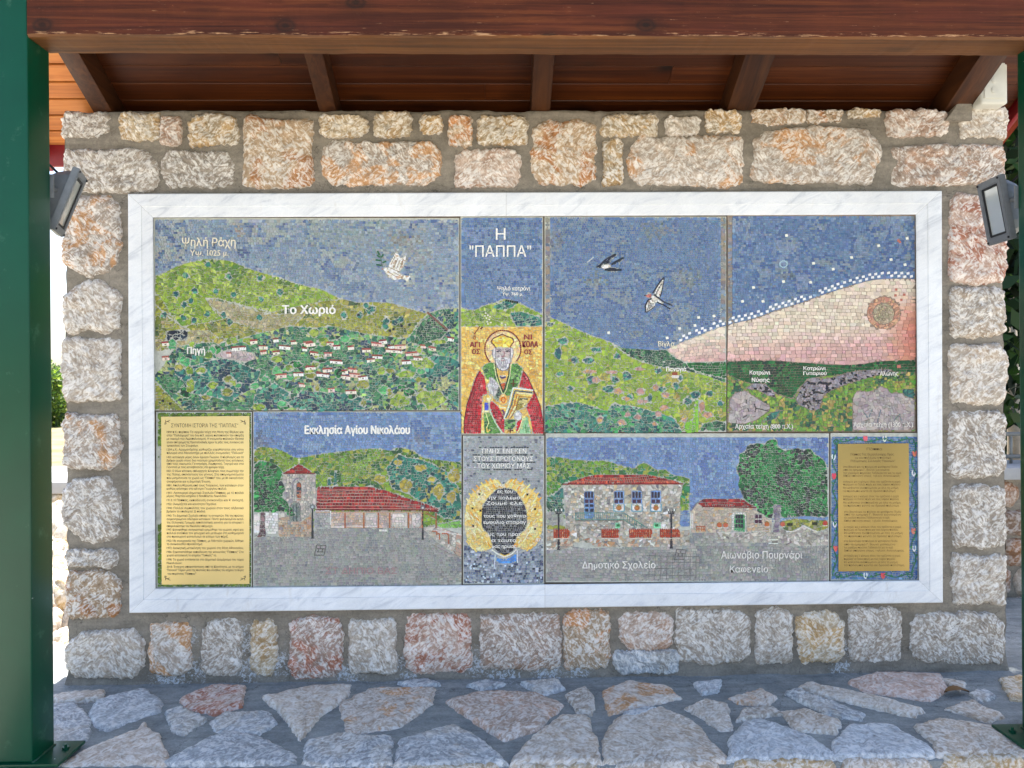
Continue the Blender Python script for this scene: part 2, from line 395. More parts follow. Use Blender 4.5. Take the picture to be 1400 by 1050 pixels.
# ------------------------------------------------------------------ the paved ledge in front of the wall
LZ, LS = .445, .034          # height at the wall, fall towards the front
YE = 2.50                    # front edge
LEDGE = [
 ([(74,968),(102,966),(122,985),(120,1008),(96,1017),(60,1018)],BLU),([(70,953),(92,948),(140,945),(138,955),(80,962)],GREY),([(125,975),(137,960),(193,947),(216,960),(214,973),(148,996),(133,990)],BLU),
 ([(85,1043),(130,1020),(190,1000),(197,993),(212,1008),(226,1030),(223,1043)],GRO),([(228,975),(247,970),(280,985),(252,1003),(236,1000)],BLU),([(250,955),(290,940),(330,942),(328,965),(290,975),(258,968)],RED),
 ([(290,988),(310,975),(365,975),(375,990),(350,1003),(300,1000)],BLU),([(362,955),(430,940),(475,940),(470,955),(440,975),(412,1008),(400,990),(385,970)],GREY),([(230,1043),(270,1020),(310,1002),(350,1008),(395,1030),(400,1043)],BLU),
 ([(418,1043),(425,1015),(470,1005),(530,1010),(532,1043)],BLU),([(468,962),(510,945),(590,945),(585,965),(545,990),(480,1000)],GRO),([(545,1043),(555,1010),(620,995),(650,1010),(688,1043)],BLU),
 ([(615,960),(660,948),(730,950),(765,965),(730,995),(690,1008),(645,980)],PNK),([(705,1040),(735,1005),(770,980),(800,982),(812,1010),(820,1040)],GREY),([(715,936),(760,931),(772,942),(740,950)],BLU),
 ([(773,952),(800,943),(812,955),(810,975),(790,972)],GREY),([(828,945),(860,933),(910,940),(925,955),(870,965),(835,975)],GRO),([(832,1040),(834,1008),(850,985),(905,972),(945,990),(985,1030),(985,1038)],GREY),
 ([(940,970),(965,960),(993,965),(998,995),(985,995)],GREY),([(1000,955),(1040,945),(1060,955),(1050,965),(1010,962)],GRO),([(950,935),(985,930),(982,945),(960,950)],BLU),
 ([(1000,1036),(1000,1015),(1020,990),(1040,985),(1100,1005),(1140,1033)],BLU),([(1070,975),(1100,970),(1145,985),(1140,1000),(1090,998)],GREY),([(1080,952),(1095,948),(1180,975),(1175,983),(1130,977)],BLU),
 ([(1100,943),(1112,937),(1200,955),(1255,970),(1245,978),(1180,966)],GREY),([(1165,931),(1200,922),(1280,925),(1290,940),(1270,955),(1190,946)],RED),([(1144,1033),(1144,1015),(1165,993),(1215,992),(1265,1020),(1270,1031)],BLU),
 ([(1257,995),(1290,988),(1360,995),(1405,1018),(1430,1028),(1285,1030),(1280,1015)],GREY),([(1295,970),(1330,960),(1370,980),(1350,986)],GREY),([(1325,950),(1345,944),(1362,953),(1340,961)],BLU),
 ([(1368,930),(1395,925),(1420,940),(1400,955),(1383,955)],BEI),([(1285,929),(1320,934),(1312,945)],GREY),([(640,938),(665,932),(690,936),(660,944)],BLU),([(545,935),(580,930),(600,936),(570,942)],BLU),
 ([(855,975),(880,968),(898,970),(862,982)],BLU),([(20,1000),(55,985),(56,1025),(10,1035)],GREY),([(1010,985),(1018,972),(1055,968),(1068,978),(1040,981)],GREY)]
FRONT = [(-60,70,BLU),(88,224,GREY),(232,398,BLU),(420,532,GREY),(546,688,BEI),(706,820,BEI),(832,984,GREY),(1001,1142,BEI),(1149,1272,GREY),(1284,1402,BEI),(1412,1500,GREY)]
def build_ledge():
    t = empty('pavement', (0, 2.85, 0)); tag(t, 'raised ledge of irregular flagstones set in grey mortar below the wall', 'paving', kind='structure')
    zh = lambda y: LZ + (y - 3.2) * LS
    en = Vector((0, -LS, 1)).normalized(); ey = Vector((0, 1, LS)).normalized()
    O = Vector((0, 3.2, LZ)); fr = (O, Vector((1, 0, 0)), ey, en)
    st = Stones()
    for i, (pl, kd) in enumerate(LEDGE):
        R = random.Random(i * 7 + 3)
        cu, cv = sum(p[0] for p in pl) / len(pl), sum(p[1] for p in pl) / len(pl); pl = [(cu + (p[0] - cu) * 1.15, cv + (p[1] - cv) * 1.2) for p in pl]
        q = pplane(np.array([p[0] for p in pl]), np.array([p[1] for p in pl]), LZ + .004, 3.2, LS)
        poly = [(a[0], max((a[1] - 3.2), YE - 3.2 + .004) / ey.y) for a in q]
        ar = sum(poly[k][0] * poly[(k + 1) % len(poly)][1] - poly[(k + 1) % len(poly)][0] * poly[k][1] for k in range(len(poly)))
        if ar < 0: poly = poly[::-1]
        j = R.uniform(.92, 1.1); c = lin(np.array(kd[0]) * j); w = lin(kd[1]) if R.random() < .6 else c
        st.stone(poly, fr, R.uniform(.012, .016), .03, c * 1.22, w * 1.15, rough=.003, seed=i + 100, NS=120, NR=16, power=16, edge=.008)
    frf = (Vector((0, YE - .006, 0)), Vector((1, 0, 0)), Vector((0, 0, 1)), Vector((0, -1, 0)))
    for i, (x0, x1, kd) in enumerate(FRONT):
        a, b = P(x0, 1040, YE), P(x1, 1040, YE); R = random.Random(i + 50); z1 = zh(YE) + .004
        zb = z1 - R.uniform(.15, .22)
        st.stone(rrect(a.x, zb, b.x, z1, .12, R), frf, .014, .03, lin(kd[0]), lin(kd[1]), rough=.006, seed=i + 200, edge=.006)
        mid = a.x + (b.x - a.x) * R.uniform(.35, .65)
        for (s0, s1) in ((a.x, mid - .012), (mid + .012, b.x)):
            st.stone(rrect(s0, R.uniform(.01, .03), s1, zb - .025, .18, R), frf, .014, .03, lin(kd[0]), lin(kd[1]), rough=.006, seed=i + 220, edge=.006)
    me = mesh_np('flagstones', np.array(st.V), st.F, vattr={'tint': np.array(st.C), 'warm': np.array(st.W)}, smooth=True)
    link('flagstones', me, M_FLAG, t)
    # mortar bed
    XA, XB = -3.2, 3.2; NX, NY = 300, 44
    V = []; YBACK = 3.62
    for j in range(NY + 1):
        for i in range(NX + 1):
            x = XA + (XB - XA) * i / NX; y = YE + ((YBACK if x < 0 else 4.14) - YE) * j / NY
            z = zh(y) + .005 * fbm(x, y, 2, 4, 5) + .003 * fbm(x, y, 6, 3, 22) - (.006 if j == 0 else 0)
            V.append((x, y, z))
    idx = np.arange((NX + 1) * (NY + 1)).reshape(NY + 1, NX + 1)
    F = np.stack([idx[:-1, :-1], idx[:-1, 1:], idx[1:, 1:], idx[1:, :-1]], -1).reshape(-1, 4).tolist()
    n0 = len(V)
    for i in range(NX + 1): V.append((XA + (XB - XA) * i / NX, YE + .004 * fbm(i * .1, 0, 0, 3), -.02))
    for i in range(NX): F.append([n0 + i, n0 + i + 1, i + 1, i])
    c = len(V); V += [(XA, YBACK, -.02), (XB, 4.14, -.02)]
    F.append([n0 + NX, c + 1] + [int(idx[j, NX]) for j in range(NY, -1, -1)]); F.append([c, n0] + [int(idx[j, 0]) for j in range(NY + 1)])
    F.append([c + 1, c] + [int(idx[NY, i]) for i in range(NX + 1)])
    va = np.array(V); d = va - np.array([0, 0, CAMZ]); cm = d @ R3; w_ = np.maximum(-cm[:, 2], .1); uu = 700 + FPX * cm[:, 0] / w_; vv = 525 - FPX * cm[:, 1] / w_
    salt = np.zeros(len(va))
    for a, b, r in ((300, 932, 40), (690, 934, 50), (520, 930, 40), (1150, 918, 24)): salt = np.maximum(salt, .7 * np.exp(-((uu - a) ** 2 / (r * r) + (vv - b) ** 2 / 120)))
    me = mesh_np('mortar_bed', va, F, vattr={'salt': salt}, smooth=True)
    try: me.set_sharp_from_angle(angle=.8)
    except Exception: pass
    link('mortar_bed', me, M_MORTAR2, t)
build_ledge()

# ------------------------------------------------------------------ green steel posts
YPF, YPR = 2.53, 2.655
def build_posts():
    t = empty('steel_post', (0, 0, 0))
    xr = P(40.5, 525, YPF).x; z0 = LZ + (YPF - 3.2) * LS + .017
    W = YPR - YPF; x0 = xr - W
    t.location = (xr - W / 2, (YPF + YPR) / 2, z0); WL[t.name] = Vector(t.location)
    m = MB(); m.box(x0, xr, YPF, YPR, z0 + .010, 3.05); m.build('shaft', M_GREEN, t, bevel=.006, seg=3)
    m = MB(); m.box(x0 - .09, xr + .09, YPF - .012, YPR + .03, z0, z0 + .010); m.build('base_plate', M_GREEN, t, bevel=.002)
    m = MB()
    for sx, o in ((1, xr), (-1, x0)):      # weld fillet at the foot
        m.tube([(o + sx * .001, YPF, z0 + .010), (o + sx * .001, YPR, z0 + .010)], .005, 8)
    m.build('weld_bead', M_GREEN, t, smooth=True)
    for bx in (x0 - .055, xr + .055):
        m = MB(); c = Vector((bx, YPR - .03, z0 + .010))
        m.tube([c, c + Vector((0, 0, .007))], .011, 6); m.tube([c, c + Vector((0, 0, .016))], .005, 8); m.build('anchor_bolt', M_GREEN, t)
    tag(t, 'square green steel post left of the mosaic wall, base plate bolted down', 'post', 'green steel posts holding up the canopy')
    r = t.copy(); COL.objects.link(r)
    xl = P(1393.5, 525, YPR).x; r.location = (xl + W / 2, t.location.y, z0)
    for ch in list(t.children):
        c = ch.copy(); COL.objects.link(c); c.parent = r; c.matrix_parent_inverse = ch.matrix_parent_inverse.copy()
    tag(r, 'square green steel post at the right edge, beside the junction box', 'post')
    return xr, xl
PXL, PXR = build_posts()
# ------------------------------------------------------------------ timber canopy
def build_canopy():
    t = empty('timber_canopy', (0, 2.6, 2.83)); tag(t, 'red brown timber canopy roof with front beam, rafters and boarded ceiling', 'canopy')
    zb = 1.151 + CAMZ
    # beam material: stained face, worn yellowish underside, pale scuffs along the lower arris
    k, col = m_wood('stained_beam', (36, 16, 9), (72, 33, 16), (108, 58, 28), 'X', .75, .62, 1.0)
    co = k.coord(); sep = k.n('SeparateXYZ', {0: co})
    low = k.math('SUBTRACT', 1.0, k.math('MULTIPLY', k.math('SUBTRACT', sep.outputs[2], zb - .001), 1 / .030), True)
    sc = k.noise(k.coord((5, 60, 60)), 3, 5, .75)
    msk = k.math('MULTIPLY', k.math('SUBTRACT', k.math('ADD', sc, k.math('MULTIPLY', low, .2)), .655), 12, True)
    col = k.mix(col, (.50, .29, .15, 1), k.math('MULTIPLY', msk, .8))
    fl = k.noise(k.coord((9, 30, 30)), 1.7, 6, .8, .4)
    col = k.mix(col, (.45, .15, .035, 1), k.math('MULTIPLY', k.math('SUBTRACT', fl, .66), 9, True))
    red = k.noise(k.coord((1.2, 8, 8)), 1.5, 4, .6)
    col = k.mix(col, (.12, .026, .013, 1), k.math('MULTIPLY', k.math('SUBTRACT', red, .5), 2.2, True))
    kv = k.n('CombineXYZ', {0: k.math('MULTIPLY', sep.outputs[0], 2.1), 1: k.math('MULTIPLY', sep.outputs[2], 3.3), 2: 0.0})
    vk = k.n('TexVoronoi', {'Vector': kv.outputs[0], 'Scale': 1.0}); vk.voronoi_dimensions = '2D'
    dk = k.math('ADD', vk.outputs['Distance'], k.math('MULTIPLY', k.noise(k.coord((30, 60, 60)), 2, 4, .7), .035))
    col = k.mix(col, k.mix(col, (.012, .007, .004, 1), .85), k.ramp(dk, [(.035, g(1)), (.055, g(.55)), (.075, g(.9)), (.10, g(.25)), (.19, g(0))]))
    spl = k.noise(k.coord((1.4, 90, 90)), 2, 3, .6); col = k.mix(col, (.02, .008, .004, 1), k.math('MULTIPLY', k.math('SUBTRACT', spl, .70), 14, True))
    k.P(Base_Color=col, Specular_IOR_Level=.22); MB1 = k.m
    k2, c2 = m_wood('worn_beam', (58, 34, 14), (98, 60, 26), (126, 82, 38), 'X', .7, .6); k2.P(Base_Color=c2)
    k3, c3 = m_wood('rafter_wood', (36, 17, 8), (62, 33, 14), (84, 48, 21), 'Y', .6, .5); k3.P(Base_Color=c3)
    k4, c4 = m_wood('ceiling_boards', (36, 15, 5), (68, 31, 9), (94, 49, 16), 'X', .85, .4); k4.P(Base_Color=c4)
    # front beam, butting between the posts; cut in lengths so that its edges can wander a little
    m = MB(); N = 160; zt = zb + .30; yb = YPR + .005; yf = YPF - .004
    ring = []; XL, XR = PXL + .002, PXR - .002
    for i in range(N + 1):
        x = XL + (XR - XL) * i / N; e = lambda s: .0022 * fbm(x, s, 0, 4, 6) + .0012 * fbm(x, s, 3, 2, 30)
        ch = .006 + .004 * abs(fbm(x, 4, 4, 3, 11))
        ring.append([(x, yf + e(1), zb + ch), (x, yf + ch, zb + e(2)), (x, yb - .006, zb + e(3)), (x, yb, zb + .008), (x, yb, zt), (x, yf, zt), (x, yf + e(7), zb + .12)])
    K = 7; V = [p for r in ring for p in r]; F = []; mi = []
    for i in range(N):
        for j in range(K):
            a, b = i * K + j, i * K + (j + 1) % K
            F.append((a, b, b + K, a + K)); mi.append(1 if j in (0, 1) else 0)
    F += [tuple(range(K - 1, -1, -1)), tuple(N * K + j for j in range(K))]; mi += [0, 0]
    m.add(V, F, (.55, .5, .5)); me = mesh_np('front_beam', np.array(V), F, {'tint': np.full((len(F), 3), .55)}, mi=mi)
    bm = bmesh.new(); bm.from_mesh(me); bmesh.ops.recalc_face_normals(bm, faces=bm.faces); bm.to_mesh(me); bm.free()
    link('front_beam', me, [MB1, k2.m], t)
    # roof slope
    S = .53; Y0, Z0 = 2.97, 1.285 + CAMZ; zr = lambda y: Z0 - S * (y - Y0)
    ang = math.atan(S); ns = Vector((0, math.sin(ang), math.cos(ang))); RH = .105
    YA, YB = 2.15, 3.52
    def slab(mb, x0, x1, y0, y1, h0, h1, a=(1, 1, 1), mm=0):
        V = []
        for x in (x0, x1):
            for y in (y0, y1):
                for h in (h0, h1): V.append(Vector((x, y, zr(y))) + ns * h)
        mb.add(V, [(0, 1, 3, 2), (4, 6, 7, 5), (0, 4, 5, 1), (2, 3, 7, 6), (0, 2, 6, 4), (1, 5, 7, 3)], a, mm)
    raf = [(80, 108), (416, 441), (730, 758), (1019, 1060), (1340, 1377)]
    for i, (a, b) in enumerate(raf):
        m = MB(); xa, xb = P(a, 75, Y0).x, P(b, 75, Y0).x
        slab(m, xa, xb, YA, YB, 0, RH, (rnd.uniform(.3, .7), rnd.random(), rnd.random()))
        m.build('rafter', k3.m, t, bevel=.003)
    # boards on the rafters, each with a V joint
    k5, c5 = m_wood('bounce_lit_boards', (132, 72, 26), (188, 112, 48), (212, 140, 70), 'X', .6, .5); k5.P(Base_Color=c5)  # overhang boards: bounce light from the sunlit ground is painted in as paler wood
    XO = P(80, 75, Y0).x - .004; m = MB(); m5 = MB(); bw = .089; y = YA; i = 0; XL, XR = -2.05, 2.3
    while y < YB:
        dy = bw * math.cos(ang); xs = [XL, XO, rnd.uniform(-1, 1), XR]
        for q in range(3):
            v = (rnd.uniform(.3, .75), rnd.random(), rnd.random())
            y1 = min(y + dy - (.008 if q == 0 else .0012), YB + .01)
            V = []
            for x in (xs[q] + .0008, xs[q + 1] - .0008):
                for (yy, h) in ((y, .0025), (y + .002, 0), (y1 - .002, 0), (y1, .0025), (y1, .02), (y, .02)): V.append(Vector((x, yy, zr(yy))) + ns * (RH + .001 + h))
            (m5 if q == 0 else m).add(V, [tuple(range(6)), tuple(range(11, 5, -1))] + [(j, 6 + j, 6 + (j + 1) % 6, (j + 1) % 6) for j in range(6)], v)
        y += dy
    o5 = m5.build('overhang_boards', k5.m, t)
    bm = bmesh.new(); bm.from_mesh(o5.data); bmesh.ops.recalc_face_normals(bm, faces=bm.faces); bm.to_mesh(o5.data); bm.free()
    o = m.build('ceiling_boards', k4.m, t)
    bm = bmesh.new(); bm.from_mesh(o.data); bmesh.ops.recalc_face_normals(bm, faces=bm.faces); bm.to_mesh(o.data); bm.free()
    # underlay, clay tiles and red eaves boards
    m = MB(); slab(m, XL - .01, XR + .01, YA - .03, YB + .04, RH + .024, RH + .04); m.build('underlay', M_BLACK, t)
    m = MB(); x = XL
    while x < XR:
        V = []; F = []; KK = 7
        for (yy, h) in ((YA - .06, RH + .045), (YB + .08, RH + .045)):
            for q in range(KK):
                an = PI * q / (KK - 1); V.append(Vector((x + .075 - .075 * math.cos(an), yy, zr(yy))) + ns * (h + .05 * math.sin(an)))
        for q in range(KK - 1): F.append((q, q + 1, KK + q + 1, KK + q))
        V2 = [v + ns * .012 for v in V]; n = len(V)
        F += [(n + a, n + b, n + c, n + d) for (d, c, b, a) in F]; F += [(0, KK, n + KK, n), (KK - 1, n + KK - 1, n + 2 * KK - 1, 2 * KK - 1)]
        F += [(q, n + q, n + q + 1, q + 1) for q in range(KK - 1)] + [(KK + q + 1, n + KK + q + 1, n + KK + q, KK + q) for q in range(KK - 1)]
        m.add(V + V2, F); x += .155
    m.build('roof_tiles', M_TILE, t, smooth=False)
    m = MB(); slab(m, XL - .028, XL - .006, YA - .02, YB + .06, RH - .05, RH + .045); m.build('barge_board', M_REDPAINT, t, bevel=.003)
    m = MB(); slab(m, XR + .006, XR + .028, YA - .02, YB + .06, RH - .05, RH + .045); m.build('barge_board', M_REDPAINT, t, bevel=.003)
    m = MB(); m.box(XL - .005, XR + .005, YB + .012, YB + .034, zr(YB) + .02, zr(YB) + .16); m.build('eaves_board', M_REDPAINT, t, bevel=.003)
    m = MB(); m.box(XL - .005, XR + .005, YA - .042, YA - .02, zr(YA) + .02, zr(YA) + .17); m.build('eaves_board', MB1, t, bevel=.003)
    return zr
ZR = build_canopy()
# ------------------------------------------------------------------ the mosaic: a plan (which colour field lies where) cut into thousands of single tesserae
UX0, UY0, SR = 200, 285, 2          # plan raster: photograph pixels from (200,285), 2 samples each
RW, RH_ = 1070 * SR, 530 * SR
PLAN = np.zeros((RH_, RW), np.int16)
FIELD = {}; ORDER = []
YT = 3.196                           # face of the tesserae bed
YG = 3.1972                           # grout face
def fill(poly, key):
    p = np.array(poly, float); x = (p[:, 0] - UX0) * SR; y = (p[:, 1] - UY0) * SR
    x0, x1 = max(int(x.min()) - 1, 0), min(int(x.max()) + 2, RW); y0, y1 = max(int(y.min()) - 1, 0), min(int(y.max()) + 2, RH_)
    if x1 <= x0 or y1 <= y0: return
    X = np.arange(x0, x1) + .5; Y = np.arange(y0, y1) + .5
    ins = np.zeros((len(Y), len(X)), bool); n = len(p)
    for i in range(n):
        xa, ya, xb, yb = x[i], y[i], x[(i + 1) % n], y[(i + 1) % n]
        if ya == yb: continue
        rows = (Y >= min(ya, yb)) & (Y < max(ya, yb))
        if not rows.any(): continue
        xi = xa + (Y[rows] - ya) * (xb - xa) / (yb - ya)
        ins[rows] ^= X[None, :] < xi[:, None]
    PLAN[y0:y1, x0:x1][ins] = FIELD[key]['id']
def field(key, panel, part, pal, s=4.2, flow='rows', patch=30, rand=.5, jit=.10, asp=1.15, gap=.56, dirf=None, grad=None):
    """a colour field: palette [(rgb, weight)], tile size in photograph pixels, how the rows run"""
    FIELD[key] = dict(id=len(ORDER) + 1, panel=panel, part=part, pal=pal, s=s * (.86 if panel != 'sunset' or part != 'mosaic_sunset' else .95), flow=flow, patch=patch, rand=rand * .55, jit=jit * .62, asp=asp, gap=gap * .86, grad=grad); ORDER.append(key)
def F(key, poly, *a, **k):
    if key not in FIELD: field(key, *a, **k)
    fill(poly, key)
def R_(x0, y0, x1, y1): return [(x0, y0), (x1, y0), (x1, y1), (x0, y1)]
def sm(pts, n=5):
    out = []
    for i in range(len(pts) - 1):
        p0, p1, p2, p3 = pts[max(i - 1, 0)], pts[i], pts[i + 1], pts[min(i + 2, len(pts) - 1)]
        for k in range(n):
            t = k / n
            out.append(tuple(.5 * (2 * p1[c] + (p2[c] - p0[c]) * t + (2 * p0[c] - 5 * p1[c] + 4 * p2[c] - p3[c]) * t * t + (3 * p1[c] - p0[c] - 3 * p2[c] + p3[c]) * t ** 3) for c in (0, 1)))
    return out + [pts[-1]]
def ell(cx, cy, rx, ry, n=32, a0=0, a1=2 * PI): return [(cx + rx * math.cos(a0 + (a1 - a0) * i / n), cy + ry * math.sin(a0 + (a1 - a0) * i / n)) for i in range(n)]
def blob(cx, cy, rx, ry, seed, n=14, amp=.28):
    R = random.Random(seed); return [(cx + rx * (1 + R.uniform(-amp, amp)) * math.cos(2 * PI * i / n), cy + ry * (1 + R.uniform(-amp, amp)) * math.sin(2 * PI * i / n)) for i in range(n)]
def zz(ox, oy, k, pts): return [(ox + a / k, oy + b / k) for a, b in pts]
def vn(u, v, scale, seed):
    r = np.random.RandomState(seed); L = r.rand(64, 64)
    x = u / scale + 7.3 * (seed % 5); y = v / scale + 3.1 * (seed % 7)
    xi = np.floor(x).astype(int); yi = np.floor(y).astype(int); fx = x - xi; fy = y - yi
    fx = fx * fx * (3 - 2 * fx); fy = fy * fy * (3 - 2 * fy)
    a = L[yi % 64, xi % 64]; b = L[yi % 64, (xi + 1) % 64]; c = L[(yi + 1) % 64, xi % 64]; d = L[(yi + 1) % 64, (xi + 1) % 64]
    return (a * (1 - fx) + b * fx) * (1 - fy) + (c * (1 - fx) + d * fx) * fy

# palettes (sRGB of the tesserae)
SKYG = [((130, 146, 164), 3), ((119, 137, 160), 3), ((144, 156, 166), 2), ((108, 127, 154), 1.6), ((84, 102, 138), .5), ((148, 156, 156), 1.6)]
SKYB = [((112, 132, 164), 3), ((96, 118, 156), 3), ((126, 144, 170), 2), ((86, 106, 146), 1.6), ((136, 148, 162), 1)]
SKYD = [((98, 122, 156), 3), ((88, 113, 152), 3), ((110, 132, 160), 2), ((78, 102, 144), 1.4), ((122, 136, 150), 1.2)]
SKYC = [((110, 136, 174), 3), ((98, 126, 168), 3), ((126, 150, 178), 2), ((86, 112, 156), 1.1)]
LIME = [((138, 160, 62), 3), ((118, 146, 50), 3), ((158, 174, 84), 2), ((104, 132, 52), 1.5), ((88, 122, 58), .8)]
OLIVE = [((142, 144, 62), 3), ((124, 132, 52), 2), ((158, 152, 84), 2), ((106, 118, 56), 1.2), ((70, 90, 60), .5)]
TAN = [((164, 156, 122), 3), ((150, 142, 104), 3), ((140, 136, 84), 1.6), ((174, 162, 134), 1)]
DKG = [((52, 98, 70), 3), ((40, 76, 62), 3), ((70, 120, 82), 2), ((30, 54, 54), 1.4), ((92, 134, 86), .7)]
TEAL = [((58, 120, 106), 3), ((44, 98, 92), 3), ((84, 146, 122), 1.6), ((34, 72, 80), 1.4), ((108, 152, 112), .8)]
VILL = [((70, 124, 86), 2.4), ((48, 98, 78), 2.4), ((96, 148, 98), 2.2), ((62, 120, 106), 1.5), ((38, 68, 66), 1.6), ((130, 160, 86), 1.2), ((58, 80, 96), 1), ((158, 162, 114), .9)]
TREEG = [((40, 120, 64), 3), ((30, 94, 54), 3), ((66, 144, 80), 1.6), ((24, 54, 42), 2), ((40, 46, 50), .8)]
PINKS = [((196, 158, 146), 3), ((186, 142, 134), 3), ((206, 176, 160), 2), ((176, 124, 114), 1)]
CREAM = [((206, 192, 160), 3), ((198, 182, 146), 2), ((214, 204, 180), 2), ((196, 168, 136), 1.4), ((190, 178, 120), .8)]
TERRA = [((190, 118, 98), 3), ((178, 104, 84), 2), ((200, 136, 112), 2), ((170, 128, 96), .8)]
GRYG = [((152, 150, 146), 3), ((140, 139, 137), 3), ((164, 160, 154), 2), ((146, 150, 140), 1.5), ((128, 130, 132), .7)]
STONEW = [((176, 170, 158), 3), ((160, 152, 140), 2), ((196, 190, 180), 1.6), ((140, 134, 128), 1.4), ((190, 166, 136), 1), ((110, 112, 116), .6), ((214, 212, 206), .9)]
BRICKB = [((176, 148, 122), 3), ((164, 146, 128), 2), ((190, 168, 146), 2), ((168, 126, 96), 1.2), ((150, 146, 142), 1)]
ROOFR = [((146, 34, 38), 3), ((124, 26, 32), 3), ((170, 58, 54), 1.6), ((100, 26, 34), 1.2)]
GOLD = [((222, 182, 96), 3), ((214, 170, 80), 3), ((230, 196, 116), 2), ((202, 156, 70), .8)]
REDR = [((182, 30, 48), 3), ((164, 24, 42), 3), ((198, 60, 72), 1.4), ((132, 20, 38), .9), ((206, 110, 112), .5)]
GRNR = [((84, 138, 62), 3), ((62, 112, 52), 3), ((120, 162, 92), 1.6), ((46, 86, 60), 1.2)]
FACE = [((202, 200, 200), 3), ((190, 188, 192), 2), ((212, 210, 208), 2), ((172, 168, 176), .5)]
SPECK = [((152, 157, 162), 4), ((143, 149, 156), 3), ((162, 165, 168), 2), ((92, 98, 112), .45)]
SPECKD = [((124, 134, 150), 3), ((150, 158, 170), 2.5), ((66, 76, 100), 1.5), ((100, 114, 140), 1.5), ((180, 188, 196), .6)]
DARKN = [((52, 54, 68), 3), ((36, 38, 50), 3), ((82, 84, 98), 1.6), ((120, 122, 132), .8)]
WREATH = [((228, 192, 108), 3), ((232, 202, 130), 3), ((220, 176, 86), 1.6), ((224, 200, 156), 1.4), ((236, 216, 160), 1)]
BORD = [((92, 122, 40), 3), ((74, 104, 34), 3), ((112, 136, 60), 1.4), ((58, 84, 36), 1)]
WHITE = [((214, 210, 200), 3), ((202, 196, 184), 2), ((226, 224, 218), 2)]
ROCKS = [((150, 140, 148), 3), ((132, 128, 136), 2), ((168, 158, 158), 2), ((176, 146, 146), .7)]
ROCKD = [((140, 134, 142), 3), ((120, 120, 130), 2), ((26, 34, 46), 3), ((158, 150, 154), 1.4)]
NAVY = [((26, 34, 50), 3), ((38, 50, 68), 1)]

PANEL = {'village': (210, 298, 628, 561), 'saint': (629.5, 296, 742.5, 594), 'swallow': (744.5, 296, 993, 590.5), 'sunset': (994.5, 294, 1251.5, 590),
         'history': (213.5, 563, 344.5, 804), 'church': (346, 562.5, 631, 803), 'wreath': (633, 595.5, 744, 799), 'school': (746, 592.5, 1133.5, 796), 'names': (1135.5, 592, 1255, 794)}
PW = {'village': (212, 300, 627, 560.5), 'history': (215.5, 564, 343.5, 802.5), 'church': (347, 563.5, 630.5, 801), 'wreath': (634, 596.5, 743.2, 797.5), 'school': (747, 598, 1132.5, 794.5), 'names': (1136.5, 597, 1254.5, 792.5), 'saint': (630.5, 297.5, 741.5, 593), 'swallow': (745.5, 297, 992.3, 589.8), 'sunset': (995.2, 295.5, 1250.5, 589)}
SK = dict(s=3.7, flow='rows', patch=26, rand=.55, jit=.07, asp=1.2, gap=.36)
# ---- village panel
F('sky1', R_(212, 300, 627, 470), 'village', 'mosaic_sky', SKYG, **SK)
hill1 = sm([(212,378),(228,371),(245,363),(262,358),(280,354),(300,355),(318,358),(340,367),(362,374),(385,380),(400,386),(415,390),(437,395),(463,407),(487,413),(509,413),(531,414),(554,420),(574,426),(581,428),(591,426),(605,422),(627,421)])
F('hillolive', hill1 + [(627, 480), (212, 480)], 'village', 'mosaic_hill', OLIVE, s=3.9, flow='rand', patch=30, rand=.45, jit=.14)
F('hilllime', [p for p in hill1 if p[0] < 470] + [(440,412),(400,420),(372,427),(345,421),(320,414),(296,408),(280,407),(292,424),(306,436),(290,440),(262,444),(248,446),(232,430),(224,412),(212,400)], 'village', 'mosaic_hill', LIME, s=3.9, flow='rand', patch=22, rand=.6, jit=.14)
F('hilltan', [(280,407),(300,412),(325,417),(350,425),(375,430),(420,427),(400,447),(372,455),(345,447),(318,440),(300,428)], 'village', 'mosaic_hill', TAN, s=3.9, flow='rand', rand=.5, jit=.1)
F('tan2', [(212,415),(226,430),(248,446),(262,452),(285,452),(300,462),(330,468),(300,480),(240,480),(212,480)], 'village', 'mosaic_hill', TAN + OLIVE, s=3.9, flow='rand', rand=.4, jit=.14)
vill = sm([(212,512),(222,500),(232,486),(240,476),(262,470),(290,468),(318,466),(345,458),(372,452),(398,446),(430,448),(455,446),(480,452),(510,458),(532,460),(556,462),(566,450),(574,440),(584,430),(594,426),(606,422),(627,421)])
F('village', vill + [(627, 561), (250, 561), (212, 520)], 'village', 'mosaic_village', VILL, s=3.9, flow='rand', patch=17, rand=.35, jit=.16)
F('ridge', [(566,470),(570,450),(578,438),(592,432),(604,440),(614,452),(600,466),(585,476)], 'village', 'mosaic_village', DKG, s=3.6, flow='rand', jit=.16)
F('villageteal', blob(300, 520, 60, 26, 4) , 'village', 'mosaic_village', TEAL + [((40, 62, 80), 3)], s=4.0, flow='rand', patch=14, rand=.4, jit=.15)
F('villageteal', blob(445, 548, 60, 15, 5)); F('villageteal', blob(600, 500, 26, 14, 6)); F('villageteal', blob(370, 545, 30, 18, 8))
F('olivecorner', [(212, 521), (252, 561), (212, 561)], 'village', 'mosaic_hill', OLIVE, s=4.2, flow='rand')
F('navy', [(228,452),(257,450),(256,465),(226,467)], 'village', 'mosaic_village', NAVY + [((120, 128, 130), 1)], s=4.4, flow='rand', gap=1.0)
R0 = random.Random(21)
